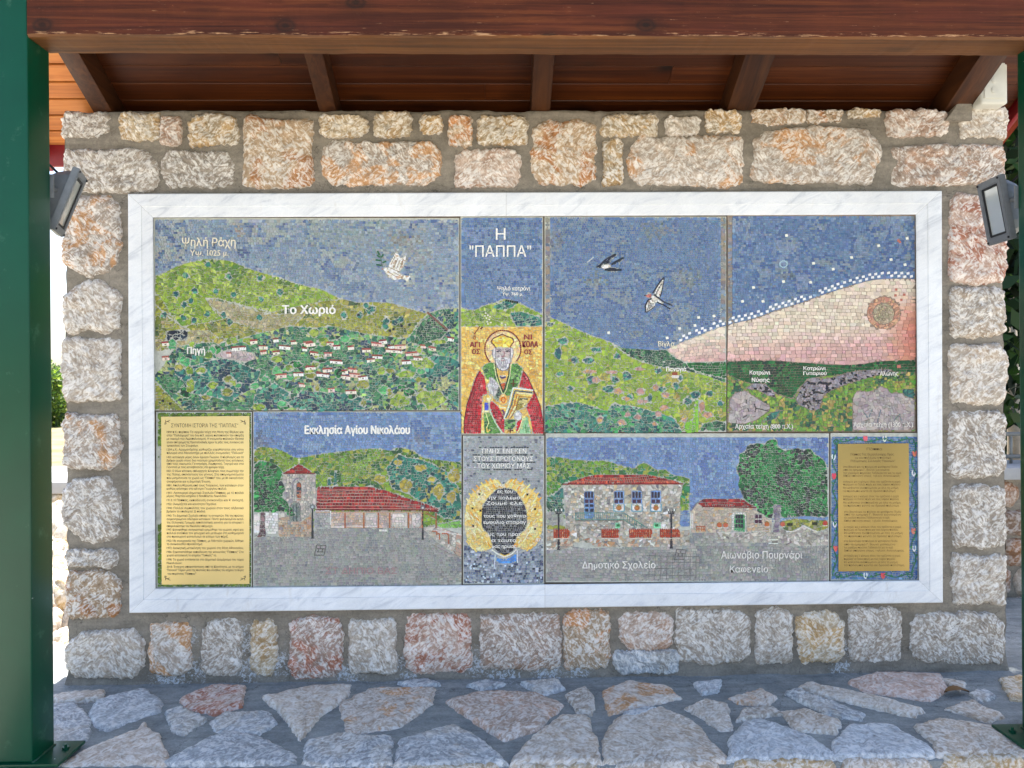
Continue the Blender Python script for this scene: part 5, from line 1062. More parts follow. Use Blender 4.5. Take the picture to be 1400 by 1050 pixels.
for x, y in ((1228, 329), (1230, 331), (1225, 396), (1236, 403), (1224, 404), (1232, 410)): chip('sunset', 'mosaic_stars', [(x - 1.6, y - 1.6, x + 1.6, y + 1.6)], (176, 104, 92))
for a in range(14): an = 2 * PI * a / 14; chip('sunset', 'mosaic_stars', [(1071 + 5 * math.cos(an) - .9, 361 + 4.5 * math.sin(an) - .9, 1071 + 5 * math.cos(an) + .9, 361 + 4.5 * math.sin(an) + .9)], (160, 182, 196))
for pts in (((1020, 546), (1020, 552)), ((1031, 552), (1033, 558), (1050, 562)), ((1033, 558), (1032, 564)), ((1022, 558), (1024, 563)), ((1015, 571), (1021, 568))): stroke('sunset', 'mosaic_ruins', list(pts), 1.2, (54, 50, 54), 3)
for pts in (((1204, 560), (1199, 578)), ((1222, 575), (1230, 566), (1232, 575)), ((1180, 563), (1186, 571)), ((1192, 560), (1188, 570))): stroke('sunset', 'mosaic_ruins', list(pts), 1.2, (104, 120, 124), 3)
for i in range(26):
    r = random.Random(i); x, y = r.uniform(1170, 1246), r.uniform(545, 572); stroke('sunset', 'mosaic_ruins', [(x, y), (x + 4, y + r.uniform(-2, 2))], .8, (184, 180, 178), 3)
for x, y in ((1012, 540), (918, 510)): pass
chip('swallow', 'mosaic_hill', [(919, 509, 926, 513)], (140, 66, 50)); chip('swallow', 'mosaic_hill', [(917, 513, 928, 517)], (206, 196, 190))
chip('sunset', 'mosaic_rocks', [(1226, 499, 1231, 503)], (190, 112, 100))
# wreath details
for x, y in ((655.5, 675.5), (646, 695), (647, 719), (721, 676), (731.5, 696), (731.5, 723), (660, 696), (657, 698)): chip('wreath', 'mosaic_laurel_wreath', [(x - 1.3, y - 1.3, x + 1.3, y + 1.3)], (40, 30, 24))
R7 = random.Random(9)
for i in range(60):
    s_ = 1 if i % 2 else -1; t = R7.uniform(0, 1); an = math.radians(-80 + t * 150); cx, cy = 688 + s_ * (42 + R7.uniform(-8, 8)) * math.cos(an), 706 + 44 * math.sin(an)
    stroke('wreath', 'mosaic_laurel_wreath', [(cx - 1.6 * s_, cy + 2.6), (cx + 1.8 * s_, cy - 2.6)], 1.5, R7.choice([(240, 226, 180), (222, 160, 56), (236, 196, 110), (214, 190, 150)]), 9)
WP = sm([(682,659),(672,657),(660,662),(648,671),(640,684),(635.5,700),(635.5,722),(640,742),(650,752)], 4); WP2 = sm([(694,659),(704,657),(722,665),(734,676),(740,690),(741.3,710),(740,730),(732,744),(722,751)], 4)
for W_, s_ in ((WP, -1), (WP2, 1)):
    for i, (x, y) in enumerate(W_):
        if i % 2 == 0 and 638 < x < 739: stroke('wreath', 'mosaic_laurel_wreath', [(x - s_ * 2, y + 2.5), (x + s_ * 2.6, y - 2.8)], 2.0, R7.choice([(230, 194, 104), (238, 214, 150), (222, 166, 66)]), 9)
stroke('wreath', 'mosaic_ribbon', [(672, 751), (680, 757), (690, 761.5), (700, 757), (706, 751)], 1.8, (226, 222, 206), 3); stroke('wreath', 'mosaic_ribbon', [(707, 752), (707.5, 769)], 1.2, (226, 230, 232), 4); stroke('wreath', 'mosaic_ribbon', [(677, 758), (676, 776)], 1.2, (206, 216, 226), 4); stroke('wreath', 'mosaic_ribbon', [(684, 757), (690, 760), (697, 757)], 1.6, (226, 190, 90), 3)
for i in range(26): x, y = R7.uniform(637, 741), R7.uniform(768, 794); chip('wreath', 'mosaic_grey_ground', [(x - 1.2, y - 1.2, x + 1.2, y + 1.2)], (196, 206, 220))
# names border: leaves and tulips
for (x, y, c, d) in ((1139.5, 625, (206, 220, 232), 0), (1140, 651, (214, 78, 90), 1), (1141, 717, (222, 230, 236), 0), (1142, 750, (216, 88, 96), 1), (1183, 600, (216, 96, 112), 1), (1209, 600, (216, 222, 214), 0), (1250, 620, (206, 112, 92), 1), (1249, 647, (220, 228, 232), 0), (1248.5, 726, (206, 120, 110), 1), (1249.5, 750, (222, 228, 230), 0), (1183, 787, (220, 226, 228), 0), (1207, 787, (216, 84, 88), 1)):
    for s_ in (-1, 1): stroke('names', 'mosaic_border_flowers', [(x, y + 4), (x + s_ * 2.2, y), (x + s_ * 1.6, y - 4)], 1.9 if d else 1.5, c, 4)
    if d: stroke('names', 'mosaic_border_flowers', [(x, y + 4), (x, y - 3)], 2.0, c, 4)
VG = (40, 104, 76)
def vine(x0, y0, x1, y1, n):
    pts = []
    for i in range(n + 1):
        t = i / n; w = 3.0 * math.sin(t * n * .9); a = (x0 + (x1 - x0) * t, y0 + (y1 - y0) * t); pts.append((a[0] + (w if x0 == x1 else 0), a[1] + (w * .7 if y0 == y1 else 0)))
    stroke('names', 'mosaic_border_vine', pts, 1.3, VG, 3)
    for i in range(1, n, 2): stroke('names', 'mosaic_border_vine', [pts[i], (pts[i][0] + 2.6 * (1 if i % 4 == 1 else -1), pts[i][1] - 3)], 1.9, (58, 124, 84), 5)
vine(1141, 602, 1141, 788, 34); vine(1249, 602, 1249, 788, 34); vine(1143, 602, 1246, 602, 20); vine(1143, 787, 1246, 787, 20)
for x, y in ((1145, 786), (1244, 786), (1246, 603), (1143, 604)): e = ell(x, y, 3.6, 3.6, 9); stroke('names', 'mosaic_border_vine', e + [e[0]], 1.1, VG, 2)

# ------------------------------------------------------------------ lettering: real letters standing a little proud
FCURVE = bpy.data.curves.new('letters', 'FONT'); FOBJ = bpy.data.objects.new('letters', FCURVE); COL.objects.link(FOBJ)
def glyphs(s, x0, x1, ytop, ybase, y, bold=.0, ext=.0006, fit=True, center=False):
    FCURVE.body = s; FCURVE.offset = 0; FCURVE.extrude = 0.0; FCURVE.resolution_u = 2
    dg = bpy.context.evaluated_depsgraph_get(); dg.update()
    me = bpy.data.meshes.new_from_object(FOBJ.evaluated_get(dg)); n = len(me.vertices)
    co = np.zeros(n * 3, np.float32); me.vertices.foreach_get('co', co); co = co.reshape(-1, 3)
    fs = [list(p.vertices) for p in me.polygons]; es = {}
    for f in fs:
        for a, b in zip(f, f[1:] + f[:1]): es[(a, b)] = es.get((a, b), 0) + 1
    bpy.data.meshes.remove(me)
    xm, xM = co[:, 0].min(), co[:, 0].max(); sy = (ybase - ytop) / .727; sx = (x1 - x0) / (xM - xm) if fit else sy
    ox = x0 if fit or not center else (x0 + x1) / 2 - (xM - xm) * sx / 2
    u = ox + (co[:, 0] - xm) * sx; v = ybase - co[:, 1] * sy
    top = px(u, v, np.full(n, y - ext)); bot = px(u, v, np.full(n, y + .0028))
    F_ = fs + [[a + n, b + n, b, a] for (a, b) in es if (b, a) not in es]
    V = np.concatenate([top, bot])
    if bold:      # heavier strokes: the letter set again a little to each side, each a hair behind the last
        w = bold * 14; VV = [V]; FF = list(F_)
        for k, (du, dv) in enumerate(((-w, 0), (w, 0), (0, -w * .7), (0, w * .7))):
            dd = px(np.array([700. + du, 700.]), np.array([525. + dv, 525.]), np.array([y, y])); d = dd[0] - dd[1]
            VV.append(V + d + np.array([0, .00007 * (k + 1), 0])); FF += [[i + 2 * n * (k + 1) for i in f] for f in F_]
        return np.concatenate(VV), FF
    return V, F_
def lettering(name, items, mat, parent, y, ext=.0006):
    VV = []; FF = []; n = 0
    for it in items:
        V, F_ = glyphs(*it[:5], y, max(it[5] if len(it) > 5 else 0, .012 if name == 'lettering' and mat in BOLD else 0), ext); VV.append(V); FF += [[i + n for i in f] for f in F_]; n += len(V)
    return link(name, mesh_np(name, np.concatenate(VV), FF), mat, parent)

# ------------------------------------------------------------------ the mural itself
def m_tessera():
    k = NT('tessera'); co = k.coord(); a = k.attr('tint')
    f = k.noise(co, 220, 4, .7); col = k.mix(a, k.ramp(f, [(.3, g(.84)), (.7, g(1.14))]), 1, 'MULTIPLY')
    k.P(Base_Color=col, Roughness=.42, Specular_IOR_Level=.4, Normal=k.bump(f, .25, .001)); return k.m
M_TESS = m_tessera()
M_GROUT = simple('tile_grout', (186, 188, 178), .9, var=.2, scale=40, bump=.3)
M_GROUTD = simple('dark_grout', (150, 136, 124), .9, var=.25, scale=40, bump=.3)
M_SUB = simple('cement_board', (112, 98, 84), .95, var=.25, scale=25, bump=.3)
M_LETW = simple('white_tesserae', (242, 240, 232), .5, var=.1, scale=260)
M_LETC = simple('cream_tesserae', (234, 226, 204), .5, var=.12, scale=260)
M_LETS = simple('pale_grey_tesserae', (234, 230, 222), .5, var=.14, scale=260)
M_LETR = simple('red_tesserae', (140, 28, 48), .5, var=.2, scale=260)
M_LETF = simple('faded_tesserae', (176, 140, 140), .6, var=.25, scale=260)
for _m in (M_LETW, M_LETC, M_LETS, M_LETR):
    _t = _m.node_tree; _p = _t.nodes['Principled BSDF']; _l = _p.inputs['Base Color'].links[0].from_socket
    _tc = _t.nodes.new('ShaderNodeTexCoord'); _v = _t.nodes.new('ShaderNodeTexVoronoi'); _v.feature = 'DISTANCE_TO_EDGE'; _v.inputs['Scale'].default_value = 105; _t.links.new(_tc.outputs['Object'], _v.inputs['Vector'])
    _r = _t.nodes.new('ShaderNodeMapRange'); _r.inputs[1].default_value = .03; _r.inputs[2].default_value = .11; _r.inputs[3].default_value = .8; _t.links.new(_v.outputs['Distance'], _r.inputs[0])
    _x = _t.nodes.new('ShaderNodeMix'); _x.data_type = 'RGBA'; _x.blend_type = 'MULTIPLY'; _x.inputs[0].default_value = 1; _t.links.new(_l, _x.inputs[6]); _t.links.new(_r.outputs[0], _x.inputs[7]); _t.links.new(_x.outputs[2], _p.inputs['Base Color'])
BOLD = [M_LETW, M_LETC, M_LETS]
M_SHAD = simple('black_tesserae', (50, 52, 60), .5, var=.3, scale=200)
def m_marble():
    k = NT('white_marble'); co = k.coord((1, 1, 1), (0, .5, 0)); tn = k.attr('tint', 'Fac')
    off = k.n('VectorMath', {0: co, 1: k.attr('tint')}, operation='ADD').outputs[0]
    w = k.noise(k.n('VectorMath', {0: off, 1: (2.2, 2.2, 9)}, operation='MULTIPLY').outputs[0], 2.2, 7, .62, 1.3)
    f2 = k.noise(off, 5, 4, .6); f3 = k.noise(off, 180, 3, .6)
    c = k.ramp(w, [(.32, L4((204, 209, 216))), (.43, L4((224, 228, 233))), (.56, L4((232, 235, 238))), (.72, L4((214, 219, 226)))])
    c = k.mix(c, k.ramp(f2, [(.35, g(.93)), (.65, g(1.04))]), 1, 'MULTIPLY'); c = k.mix(c, k.ramp(f3, [(.3, g(.96)), (.7, g(1.03))]), 1, 'MULTIPLY')
    dirt = k.noise(k.coord((5, 5, 1.4)), 3, 6, .75); c = k.mix(c, L4((176, 164, 146)), k.math('MULTIPLY', k.math('SUBTRACT', dirt, .60), 2.2, True))
    k.P(Base_Color=c, Roughness=.38, Specular_IOR_Level=.45, Normal=k.bump(f3, .05, .001)); return k.m
M_MARBLE = m_marble()
def build_mural():
    t = empty('mosaic_mural', tuple(P(730, 550, YT)))
    tag(t, 'large village mosaic of coloured tesserae in a white marble frame', 'mosaic')
    fr = empty('marble_frame', tuple(P(730, 550, 3.17)), t)
    O = {'tl': (175, 265), 'tr': (1287.5, 261), 'br': (1289, 824), 'bl': (177, 838)}; I = {'tl': (209.5, 297.5), 'tr': (1251.8, 293.5), 'br': (1256, 793.5), 'bl': (213, 804.5)}
    def at(p, q, f): return (p[0] + (q[0] - p[0]) * f, p[1] + (q[1] - p[1]) * f)
    prof = [(0, 3.216), (0, 3.177), (.03, 3.174), (.52, 3.174), (.55, 3.1768), (.93, 3.180), (.98, 3.182), (1, 3.185), (1, 3.208)]
    def rail(oa, ia, ob, ib, tt, trim):
        V = []
        for (o, i, s_) in ((oa, ia, trim[0]), (ob, ib, -trim[1])):
            for f, Y in prof:
                q = at(o, i, f); d = np.array([ob[0] - oa[0], ob[1] - oa[1]], float); d /= np.linalg.norm(d); q = (q[0] + d[0] * s_, q[1] + d[1] * s_)
                V.append(P(q[0], q[1], Y))
        n = len(prof); m = MB(); m.add(V, [(j, j + 1, n + j + 1, n + j) for j in range(n - 1)] + [tuple(range(n - 1, -1, -1)), tuple(range(n, 2 * n)), (n - 1, 2 * n - 1, n, 0)], tt)
        o = m.build('frame_rail', M_MARBLE, fr)
        bm = bmesh.new(); bm.from_mesh(o.data); bmesh.ops.recalc_face_normals(bm, faces=bm.faces); bm.to_mesh(o.data); bm.free()
    g1 = .12; fx = (692 - 175) / (1287.5 - 175); gx = (745 - 177) / (1289 - 177)
    mT = (at(O['tl'], O['tr'], fx), at(I['tl'], I['tr'], (692 - 209.5) / 1042.3)); mB = (at(O['bl'], O['br'], gx), at(I['bl'], I['br'], (745 - 213) / 1043))
    rail(O['tl'], I['tl'], *mT, (.1, .2, .3), (g1, g1)); rail(*mT, O['tr'], I['tr'], (.8, .5, .1), (g1, g1))
    rail(O['bl'], I['bl'], *mB, (.3, .9, .6), (g1, g1)); rail(*mB, O['br'], I['br'], (.5, .1, .9), (g1, g1))
    rail(O['tl'], I['tl'], O['bl'], I['bl'], (.9, .7, .4), (g1, g1)); rail(O['tr'], I['tr'], O['br'], I['br'], (.2, .6, .8), (g1, g1))
    def board(name, rect, y0, y1, mat, parent):
        x0, a, x1, b = rect; C = [(x0, a), (x1, a), (x1, b), (x0, b)]
        V = [P(u, v, y0) for u, v in C] + [P(u, v, y1) for u, v in C]
        m = MB(); m.add(V, [(3, 2, 1, 0), (4, 5, 6, 7), (0, 1, 5, 4), (1, 2, 6, 5), (2, 3, 7, 6), (3, 0, 4, 7)]); return m.build(name, mat, parent)
    V = [P(*I[k_], Y) for Y in (3.205, 3.214) for k_ in ('tl', 'tr', 'br', 'bl')]
    m = MB(); m.add(V, [(3, 2, 1, 0), (4, 5, 6, 7), (0, 1, 5, 4), (1, 2, 6, 5), (2, 3, 7, 6), (3, 0, 4, 7)]); m.build('backing_board', M_SUB, t)
    names = {'village': 'mosaic panel of a hillside village under a white dove', 'saint': 'mosaic panel of a bearded saint in a red robe on gold', 'swallow': 'mosaic panel of two swallows over a green hill', 'sunset': 'mosaic panel of a pink sky with a low sun and stars',
             'history': 'narrow green mosaic border round the pale gold plaque', 'church': 'mosaic panel of a church with a red tiled roof', 'wreath': 'mosaic panel of a yellow laurel wreath on grey', 'school': 'mosaic panel of a stone school, coffee house and oak', 'names': 'blue mosaic border with tulips round the olive gold plaque'}
    PB = {}
    for k_, r in PANEL.items():
        b = board('mosaic_panel', r, YG, 3.2045, M_GROUTD if k_ in ('sunset',) else M_GROUT, t); b['label'] = names[k_]; PB[k_] = b
    for (pn, pt), lst in PIECES.items():
        VV = []; FF = []; CC = []; n = 0
        for V, F_, c in lst: VV.append(V); FF.append(F_ + n); CC.append(c); n += len(V)
        link(pt.split('#')[0], mesh_np(pt.split('#')[0], np.concatenate(VV), np.concatenate(FF), {'tint': np.concatenate(CC)}), M_TESS, PB[pn])
    yl = YT - .0038
    W = lambda k_, items, mat=M_LETW: lettering('lettering', items, mat, PB[k_], yl, .0009)
    W('village', [('Ψηλή Ράχη', 249, 322, 325, 336.5, .02), ('Υ', 260, 266.5, 341.5, 349.5, .015), ('Ψ', 267.5, 275, 343.8, 350.8, .015), ('. 1025 μ.', 276.5, 312, 341.5, 349.5, .015)], M_LETC)
    W('village', [('Το Χωριό', 386, 458.5, 417.5, 429, .045), ('Πηγή', 256, 280, 474.5, 483.5, .03)])
    W('saint', [('Η', 678, 691, 312, 327.5, .0), ('"ΠΑΠΠΑ"', 642, 726, 335.5, 351, .0), ('Ψηλό κοτρόνι', 680, 725, 391.5, 397, .0), ('Υ', 687, 690.5, 399.5, 404, .0), ('Ψ', 691, 695, 400.6, 404.8, .0), ('. 760 μ.', 696, 715, 399.5, 404, .0)])
    W('saint', [('Ο', 646.5, 650.5, 459, 464), ('ΑΓΙ', 642.5, 656, 467.5, 474.5, .02), ('ΟΣ', 645.5, 656, 477.5, 484, .02), ('ΝΙ', 716.5, 727, 457.5, 464, .02), ('ΚΟΛΑ', 714.5, 735.5, 466.5, 474.5, .02), ('ΟΣ', 717, 727, 478, 484.5, .02), ("'", 647.6, 649.4, 455.5, 458.8)], M_LETR)
    W('swallow', [('Βίγλα', 900, 922, 466.5, 473.5, .0)], M_LETC); W('swallow', [('Παναγιά', 911, 938, 501.5, 507.5, .02)])
    W('sunset', [('Κοτρώνι', 1025, 1053, 506.5, 512, .02), ('Νύφης', 1028, 1052, 516.5, 522, .02), ('Κοτρώνι', 1098.5, 1129, 501, 506, .02), ('Γυπαριού', 1098.5, 1130, 508, 512.5, .02), ('Αλώνης', 1203, 1228, 507.5, 513.5, .015), ('Αρχαία τείχη (800 π.Χ.)', 1005, 1084, 579.5, 586, .01), ('Αρχαία τείχη (1300 π.Χ.)', 1167, 1248, 577, 583.5, .01)], M_LETS)
    W('church', [('Εκκλησία Αγίου Νικολάου', 417, 560, 582, 593, .05)])
    W('church', [('ΣΤ ΔΗΠΙΟ ΒΑΣ', 445, 543, 776, 784.5, .0)], M_LETF)
    W('wreath', [('ΤΙΜΗΣ ΕΝΕΚΕΝ', 657.5, 719.5, 613.5, 619.5, .01), ('ΣΤΟΥΣ ΠΡΟΓΟΝΟΥΣ', 647.5, 729, 624, 630, .01), ('ΤΟΥ ΧΩΡΙΟΥ ΜΑΣ', 652.5, 725, 633.5, 640, .01), ('υς', 684, 690, 661, 665, .0), ('ες του', 680, 701, 669.5, 674, .01), ('ην πολεμο', 669, 711, 678, 682.5, .01), ('ζουμε ελε', 666, 714, 685.5, 690, .01), ('τους που χαθηκα', 661, 719, 703, 707.5, .01), ('εμφυλιο σπαραγ', 661, 719, 711.5, 716, .01), ('υς που προτ', 668, 712, 728, 732.5, .01), ('α ταυτα', 672, 706, 736.5, 741, .01), ('μας ηρωας', 673, 706, 744.5, 749, .01), ('ται', 733, 743, 735, 740, .0)])
    W('school', [('Δημοτικό Σχολείο', 796, 896, 767.5, 777, .02), ('Αιωνόβιο Πουρνάρι', 986, 1097, 753.5, 763.5, .015), ('Καφενείο', 998, 1050, 773.5, 782.5, .015)], M_LETS)
    ch = []
    return t
# dark lines round the dedication
for y, a, b in ((611.6, 655, 721), (621.8, 646, 731), (632, 646, 730), (642, 660, 727)):
    R = random.Random(int(y)); x = a
    while x < b:
        if R.random() < .8: chip('wreath', 'mosaic_grey_ground', [(x, y - .7, x + 3, y + .7)], (52, 56, 66))
        x += 3.6
build_mural()
# ------------------------------------------------------------------ engraved plaques on the mural
def m_brass(name, c, rough, metal):
    k = NT(name); co = k.coord((3, 3, 60)); f = k.noise(co, 6, 4, .6); f2 = k.noise(k.coord(), 3, 3, .5)
    col = k.mix(L4(c), k.ramp(f2, [(.3, g(.9)), (.7, g(1.08))]), 1, 'MULTIPLY')
    k.P(Base_Color=col, Metallic=metal, Roughness=k.ramp(f, [(.3, g(rough - .05)), (.7, g(rough + .08))])); return k.m
M_ETCH = simple('etched_paint', (74, 52, 30), .6)
M_ETCHF = simple('faint_etching', (104, 82, 44), .6)
HIST = [
 ('ΣΥΝΤΟΜΗ ΙΣΤΟΡΙΑ ΤΗΣ "ΠΑΠΠΑΣ"', 234, 325.5, 584.2, 5.2),
 ('1800 π.Χ.: περίπου Τα αρχαία τείχη στη θέση της Βίγλας και', 228, 333, 592, 3), ('στην "Παλιόχωρα" του 5ου π.Χ. αιώνα πιστοποιούν την ύπαρξη', 228, 333, 596.6, 3), ('με οικισμό του Ακροπολιτισμού. Η ονομασία παλαιών Θεσσα', 228, 333, 601.2, 3), ('γενών από γραμμή της Πρωτοελλαδικής έχουν τις ρίζες τους, συνοίκους και', 228, 333, 606, 3), ('τριακοσίους των Στυμφαίων.', 228, 271, 610.6, 3),
 ('1204 μ.Χ.: Αρχιμανδρίτης καθορίζει εγκαθίσταται στη νότιο', 228, 333, 616, 3), ('πλευρά στο Μοναστήρι με πολλές ονομασίες "Παλαιά"', 228, 333, 620.6, 3), ('1453: κατοίκησε μέρος όσων έφυγαν Πωγώνι. Ο πληθυσμός και τα', 228, 333, 626.4, 3), ('βρήκαν χωρίο στους δυο νεώτερα χρηματοδοτεί τους κατοίκους', 228, 333, 630.9, 3), ('από τους οικισμούς Γεννησάρη, Λαμπρινού, Ζαγορά και στα', 228, 333, 635.4, 3), ('Γιαννιτσά με τους κατασβέσαντες στο φρούριο τείχη.', 228, 306.5, 640, 3),
 ('1821: Ο Ιλίων κάτοικοι, οπλαρχηγός Κλεφτών, τους συμμετείχε την', 228, 333, 645.2, 3), ('της Πύλης, επανάσταση του γένους. Στα απομνημονεύματα', 228, 333, 650, 3), ('που μνημόνευσε το χωριό ως "Πάππα" του, με 80 οικογένειες', 228, 333, 654.8, 3), ('αναφέρεται και η Δημοτική Ένωση.', 228, 288, 659.7, 3),
 ('1881: Απελευθέρωση από τους Τούρκους, των κατοίκων στον', 228, 333, 665, 3), ('καθώς κτίστηκε στο κέντρο Γεωργίου παλιό.', 228, 310, 669.5, 3), ('1901: Λειτουργεί Δημοτικό Σχολείο Πάππας, με 41 παιδιά', 228, 333, 675.2, 3), ('μέρος Μαρτίου κτηρίου ο Ναυπάκτου Νικολάου.', 228, 310, 679.4, 3),
 ('1913: Η Πάππας, εκπαίδευση ανακαινίζει και θ. ανοιχτή.', 228, 333, 685.2, 3), ('1922: Ονομάζεται και κοινότητα Πηγάδια.', 228, 296, 690.5, 3), ('1940: Πολλοί συμπολίτες του χωριού στον τους αλβανικό', 228, 333, 696, 3), ('βρήκαν το υποδεχτεί 22 παιδιά.', 228, 281, 700.6, 3), ('1943: Το Δημοτικό Σχολείο επίσκεψη ανταρτών. Με της πρώτες', 228, 333, 706.4, 3), ('συγκεντρωμένοι αδελφών κατοίκων. Πέντε φυλακισμένοι εκτελ', 228, 333, 711, 3), ('της Ελληνικής Γραμμής εκπολιτιστικής κοινότη για το ιστορικό τ', 228, 333, 715.7, 3), ('αποφυλακίστηκε του Νικολάου υπέρμαχοι.', 228, 291, 720.6, 3),
 ('1947: Κατοικήθηκε αναγκαστικά ερημώθηκε του χωριού, αφού και', 228, 333, 725.5, 3), ('πολλοί εντόπιοι τον φτωχικό και μετέωρο στη καθημερινό', 228, 333, 730.2, 3), ('στο προσωρινό καταυλισμό σε κτίσμα των πέριξ.', 228, 312, 735, 3), ('1952: Με συνεργασία της Πάππας, με Μάνταλο χωρικών, δόθηκε', 228, 333, 740.8, 3), ('το ανακαινισθέν προσκύνημα.', 228, 277, 745.2, 3), ('1972: Διοικητική μετακίνηση του χωριού στη θέση Αθανασίου,', 228, 333, 750.6, 3), ('1986: Εγκαταστάθηκε εκπαίδευση της κοινωνίας "Πάππας" Στο', 228, 333, 756, 3), ('χωριό κατασκευή το κτηρίου "Τοπικός" το.', 228, 296, 760.6, 3), ('1998: Το χωριό εντάσσεται στο Δημοτικό Διαμέρισμα του τώρα', 228, 333, 766.4, 3), ('Νικολαιών.', 228, 249, 771.2, 3), ('2018: Έντεχνη αποκατάσταση από τη Κοινότητα, με το κτήριο', 228, 333, 776.2, 3), ('"Παλαιού" Ταφών μέσα της πλατείας που συνήθως του κτηρίου τα Κυρία', 228, 333, 780.8, 3), ('του παρόντος "Πάππας"', 229, 268, 785.8, 3)]
NAMES_Y = [(615.6, 1185, 1206, 3.6), (622.8, 1163, 1222, 3.4), (627.2, 1169, 1218, 3), (631.6, 1163, 1224, 3), (639.5, 1153, 1227, 2.8), (643.6, 1153, 1216, 2.8), (648, 1153, 1232, 2.8), (651.8, 1153, 1230, 2.8), (659.8, 1153, 1231, 2.8), (663.6, 1153, 1231, 2.8), (668.3, 1153, 1228, 2.8), (672.6, 1153, 1224, 2.8), (679.8, 1153, 1229, 2.8), (683.7, 1153, 1229, 2.8), (688.4, 1153, 1231, 2.8), (692.6, 1153, 1229, 2.8), (701, 1154, 1232, 2.8), (704.8, 1154, 1232, 2.8), (709, 1154, 1216, 2.8), (713.3, 1154, 1227, 2.8), (721.6, 1154, 1232, 2.8), (725.5, 1154, 1228, 2.8), (730, 1154, 1234, 2.8), (734.3, 1154, 1232, 2.8), (741, 1154, 1227, 2.8), (745.6, 1154, 1224, 2.8), (749.8, 1154, 1221, 2.8), (754, 1154, 1236, 2.8), (761, 1154, 1231, 2.8), (765.5, 1154, 1224, 2.8), (769.8, 1154, 1227, 2.8), (774, 1154, 1236, 2.8)]
NAMES_T = ['Πάππα', 'Πάππας Της Θεσσαλονίκης Πρός', 'εκ του πολέμου η πολιτική', 'Πνευματικός Σύλλογος "Παλαιών"', 'στα Βουνά και τα πλάγια σε κατάφυτο Πίνδο', 'από το ερημικό Γ. Βουνό χιονισμένο', 'της χαράδρας πηγαίνεις Ταξιδεύοντας και τα νερά', 'δίπλα απέναντι στους ψηλούς Ανατολικούς', 'ευτυχώς και ο κόσμος όλος του ορίζοντα η χαρά', 'περίχωρα να Παλιές πηγές και τους λόφους πηγαίνει', 'θα κάθονται αναπαυμένοι με όλη τη μνήμη', 'τα πρόσωπα κοντά σε δροσιά πολύτιμη']
def plaque(name, corners, mat, y):
    t = empty(name, tuple(P(*[sum(c[i] for c in corners) / 4 for i in (0, 1)], y)))
    V = [P(u, v, y) for u, v in corners] + [P(u, v, y + .006) for u, v in corners]
    m = MB(); m.add(V, [(3, 2, 1, 0), (4, 5, 6, 7), (0, 1, 5, 4), (1, 2, 6, 5), (2, 3, 7, 6), (3, 0, 4, 7)]); m.build('plate', mat, t, bevel=.0012)
    return t
YP = 3.1885
pl1 = plaque('engraved_plaque', [(220.3, 569.6), (341, 568.6), (341, 798.4), (221, 799.4)], m_brass('pale_brass', (242, 214, 142), .42, .3), YP)
tag(pl1, 'pale gold metal plaque with a long engraved village history text', 'plaque')
lettering('lettering', [(s, a, b, v - h, v, .004 if h < 4 else .0) for s, a, b, v, h in HIST], M_ETCH, pl1, YP, .0003)
pl2 = plaque('engraved_plaque', [(1145.5, 606.8), (1242.6, 606), (1243.4, 780.4), (1146.3, 781.4)], m_brass('olive_brass', (178, 150, 84), .42, .4), YP)
tag(pl2, 'olive gold engraved plaque inside the blue tulip border', 'plaque')
lettering('lettering', [(NAMES_T[i if i < 12 else 4 + i % 8], a, b, v - h, v, .0) for i, (v, a, b, h) in enumerate(NAMES_Y)], M_ETCHF, pl2, YP, .0003)
for cx, cy, s_, q in ((229, 576.5, 1, 1), (332, 576.5, -1, 1), (229, 791, 1, -1), (332, 791, -1, -1)):
    m = MB()
    for pts, w in (([(-4, 2), (-1, 0), (4, -2.5)], 1.0), ([(-2, 1), (-3, -2.4)], 1.2), ([(0, -.4), (3, 1)], 1.0), ([(-4, 3.4), (-1, 2.6)], 1.3)):
        for a, b in zip(pts[:-1], pts[1:]):
            p0, p1 = np.array((cx + s_ * a[0], cy + q * a[1])), np.array((cx + s_ * b[0], cy + q * b[1])); d = (p1 - p0) / np.linalg.norm(p1 - p0); nn = np.array((-d[1], d[0])) * w / 2
            C = [p0 - nn, p1 - nn * .4, p1 + nn * .4, p0 + nn]; V = [P(u, v, YP - .0004) for u, v in C] + [P(u, v, YP + .001) for u, v in C]
            m.add(V, [(3, 2, 1, 0), (0, 1, 5, 4), (1, 2, 6, 5), (2, 3, 7, 6), (3, 0, 4, 7)])
    m.build('corner_ornament', M_ETCH, pl1)
bpy.data.objects.remove(FOBJ); bpy.data.curves.remove(FCURVE)

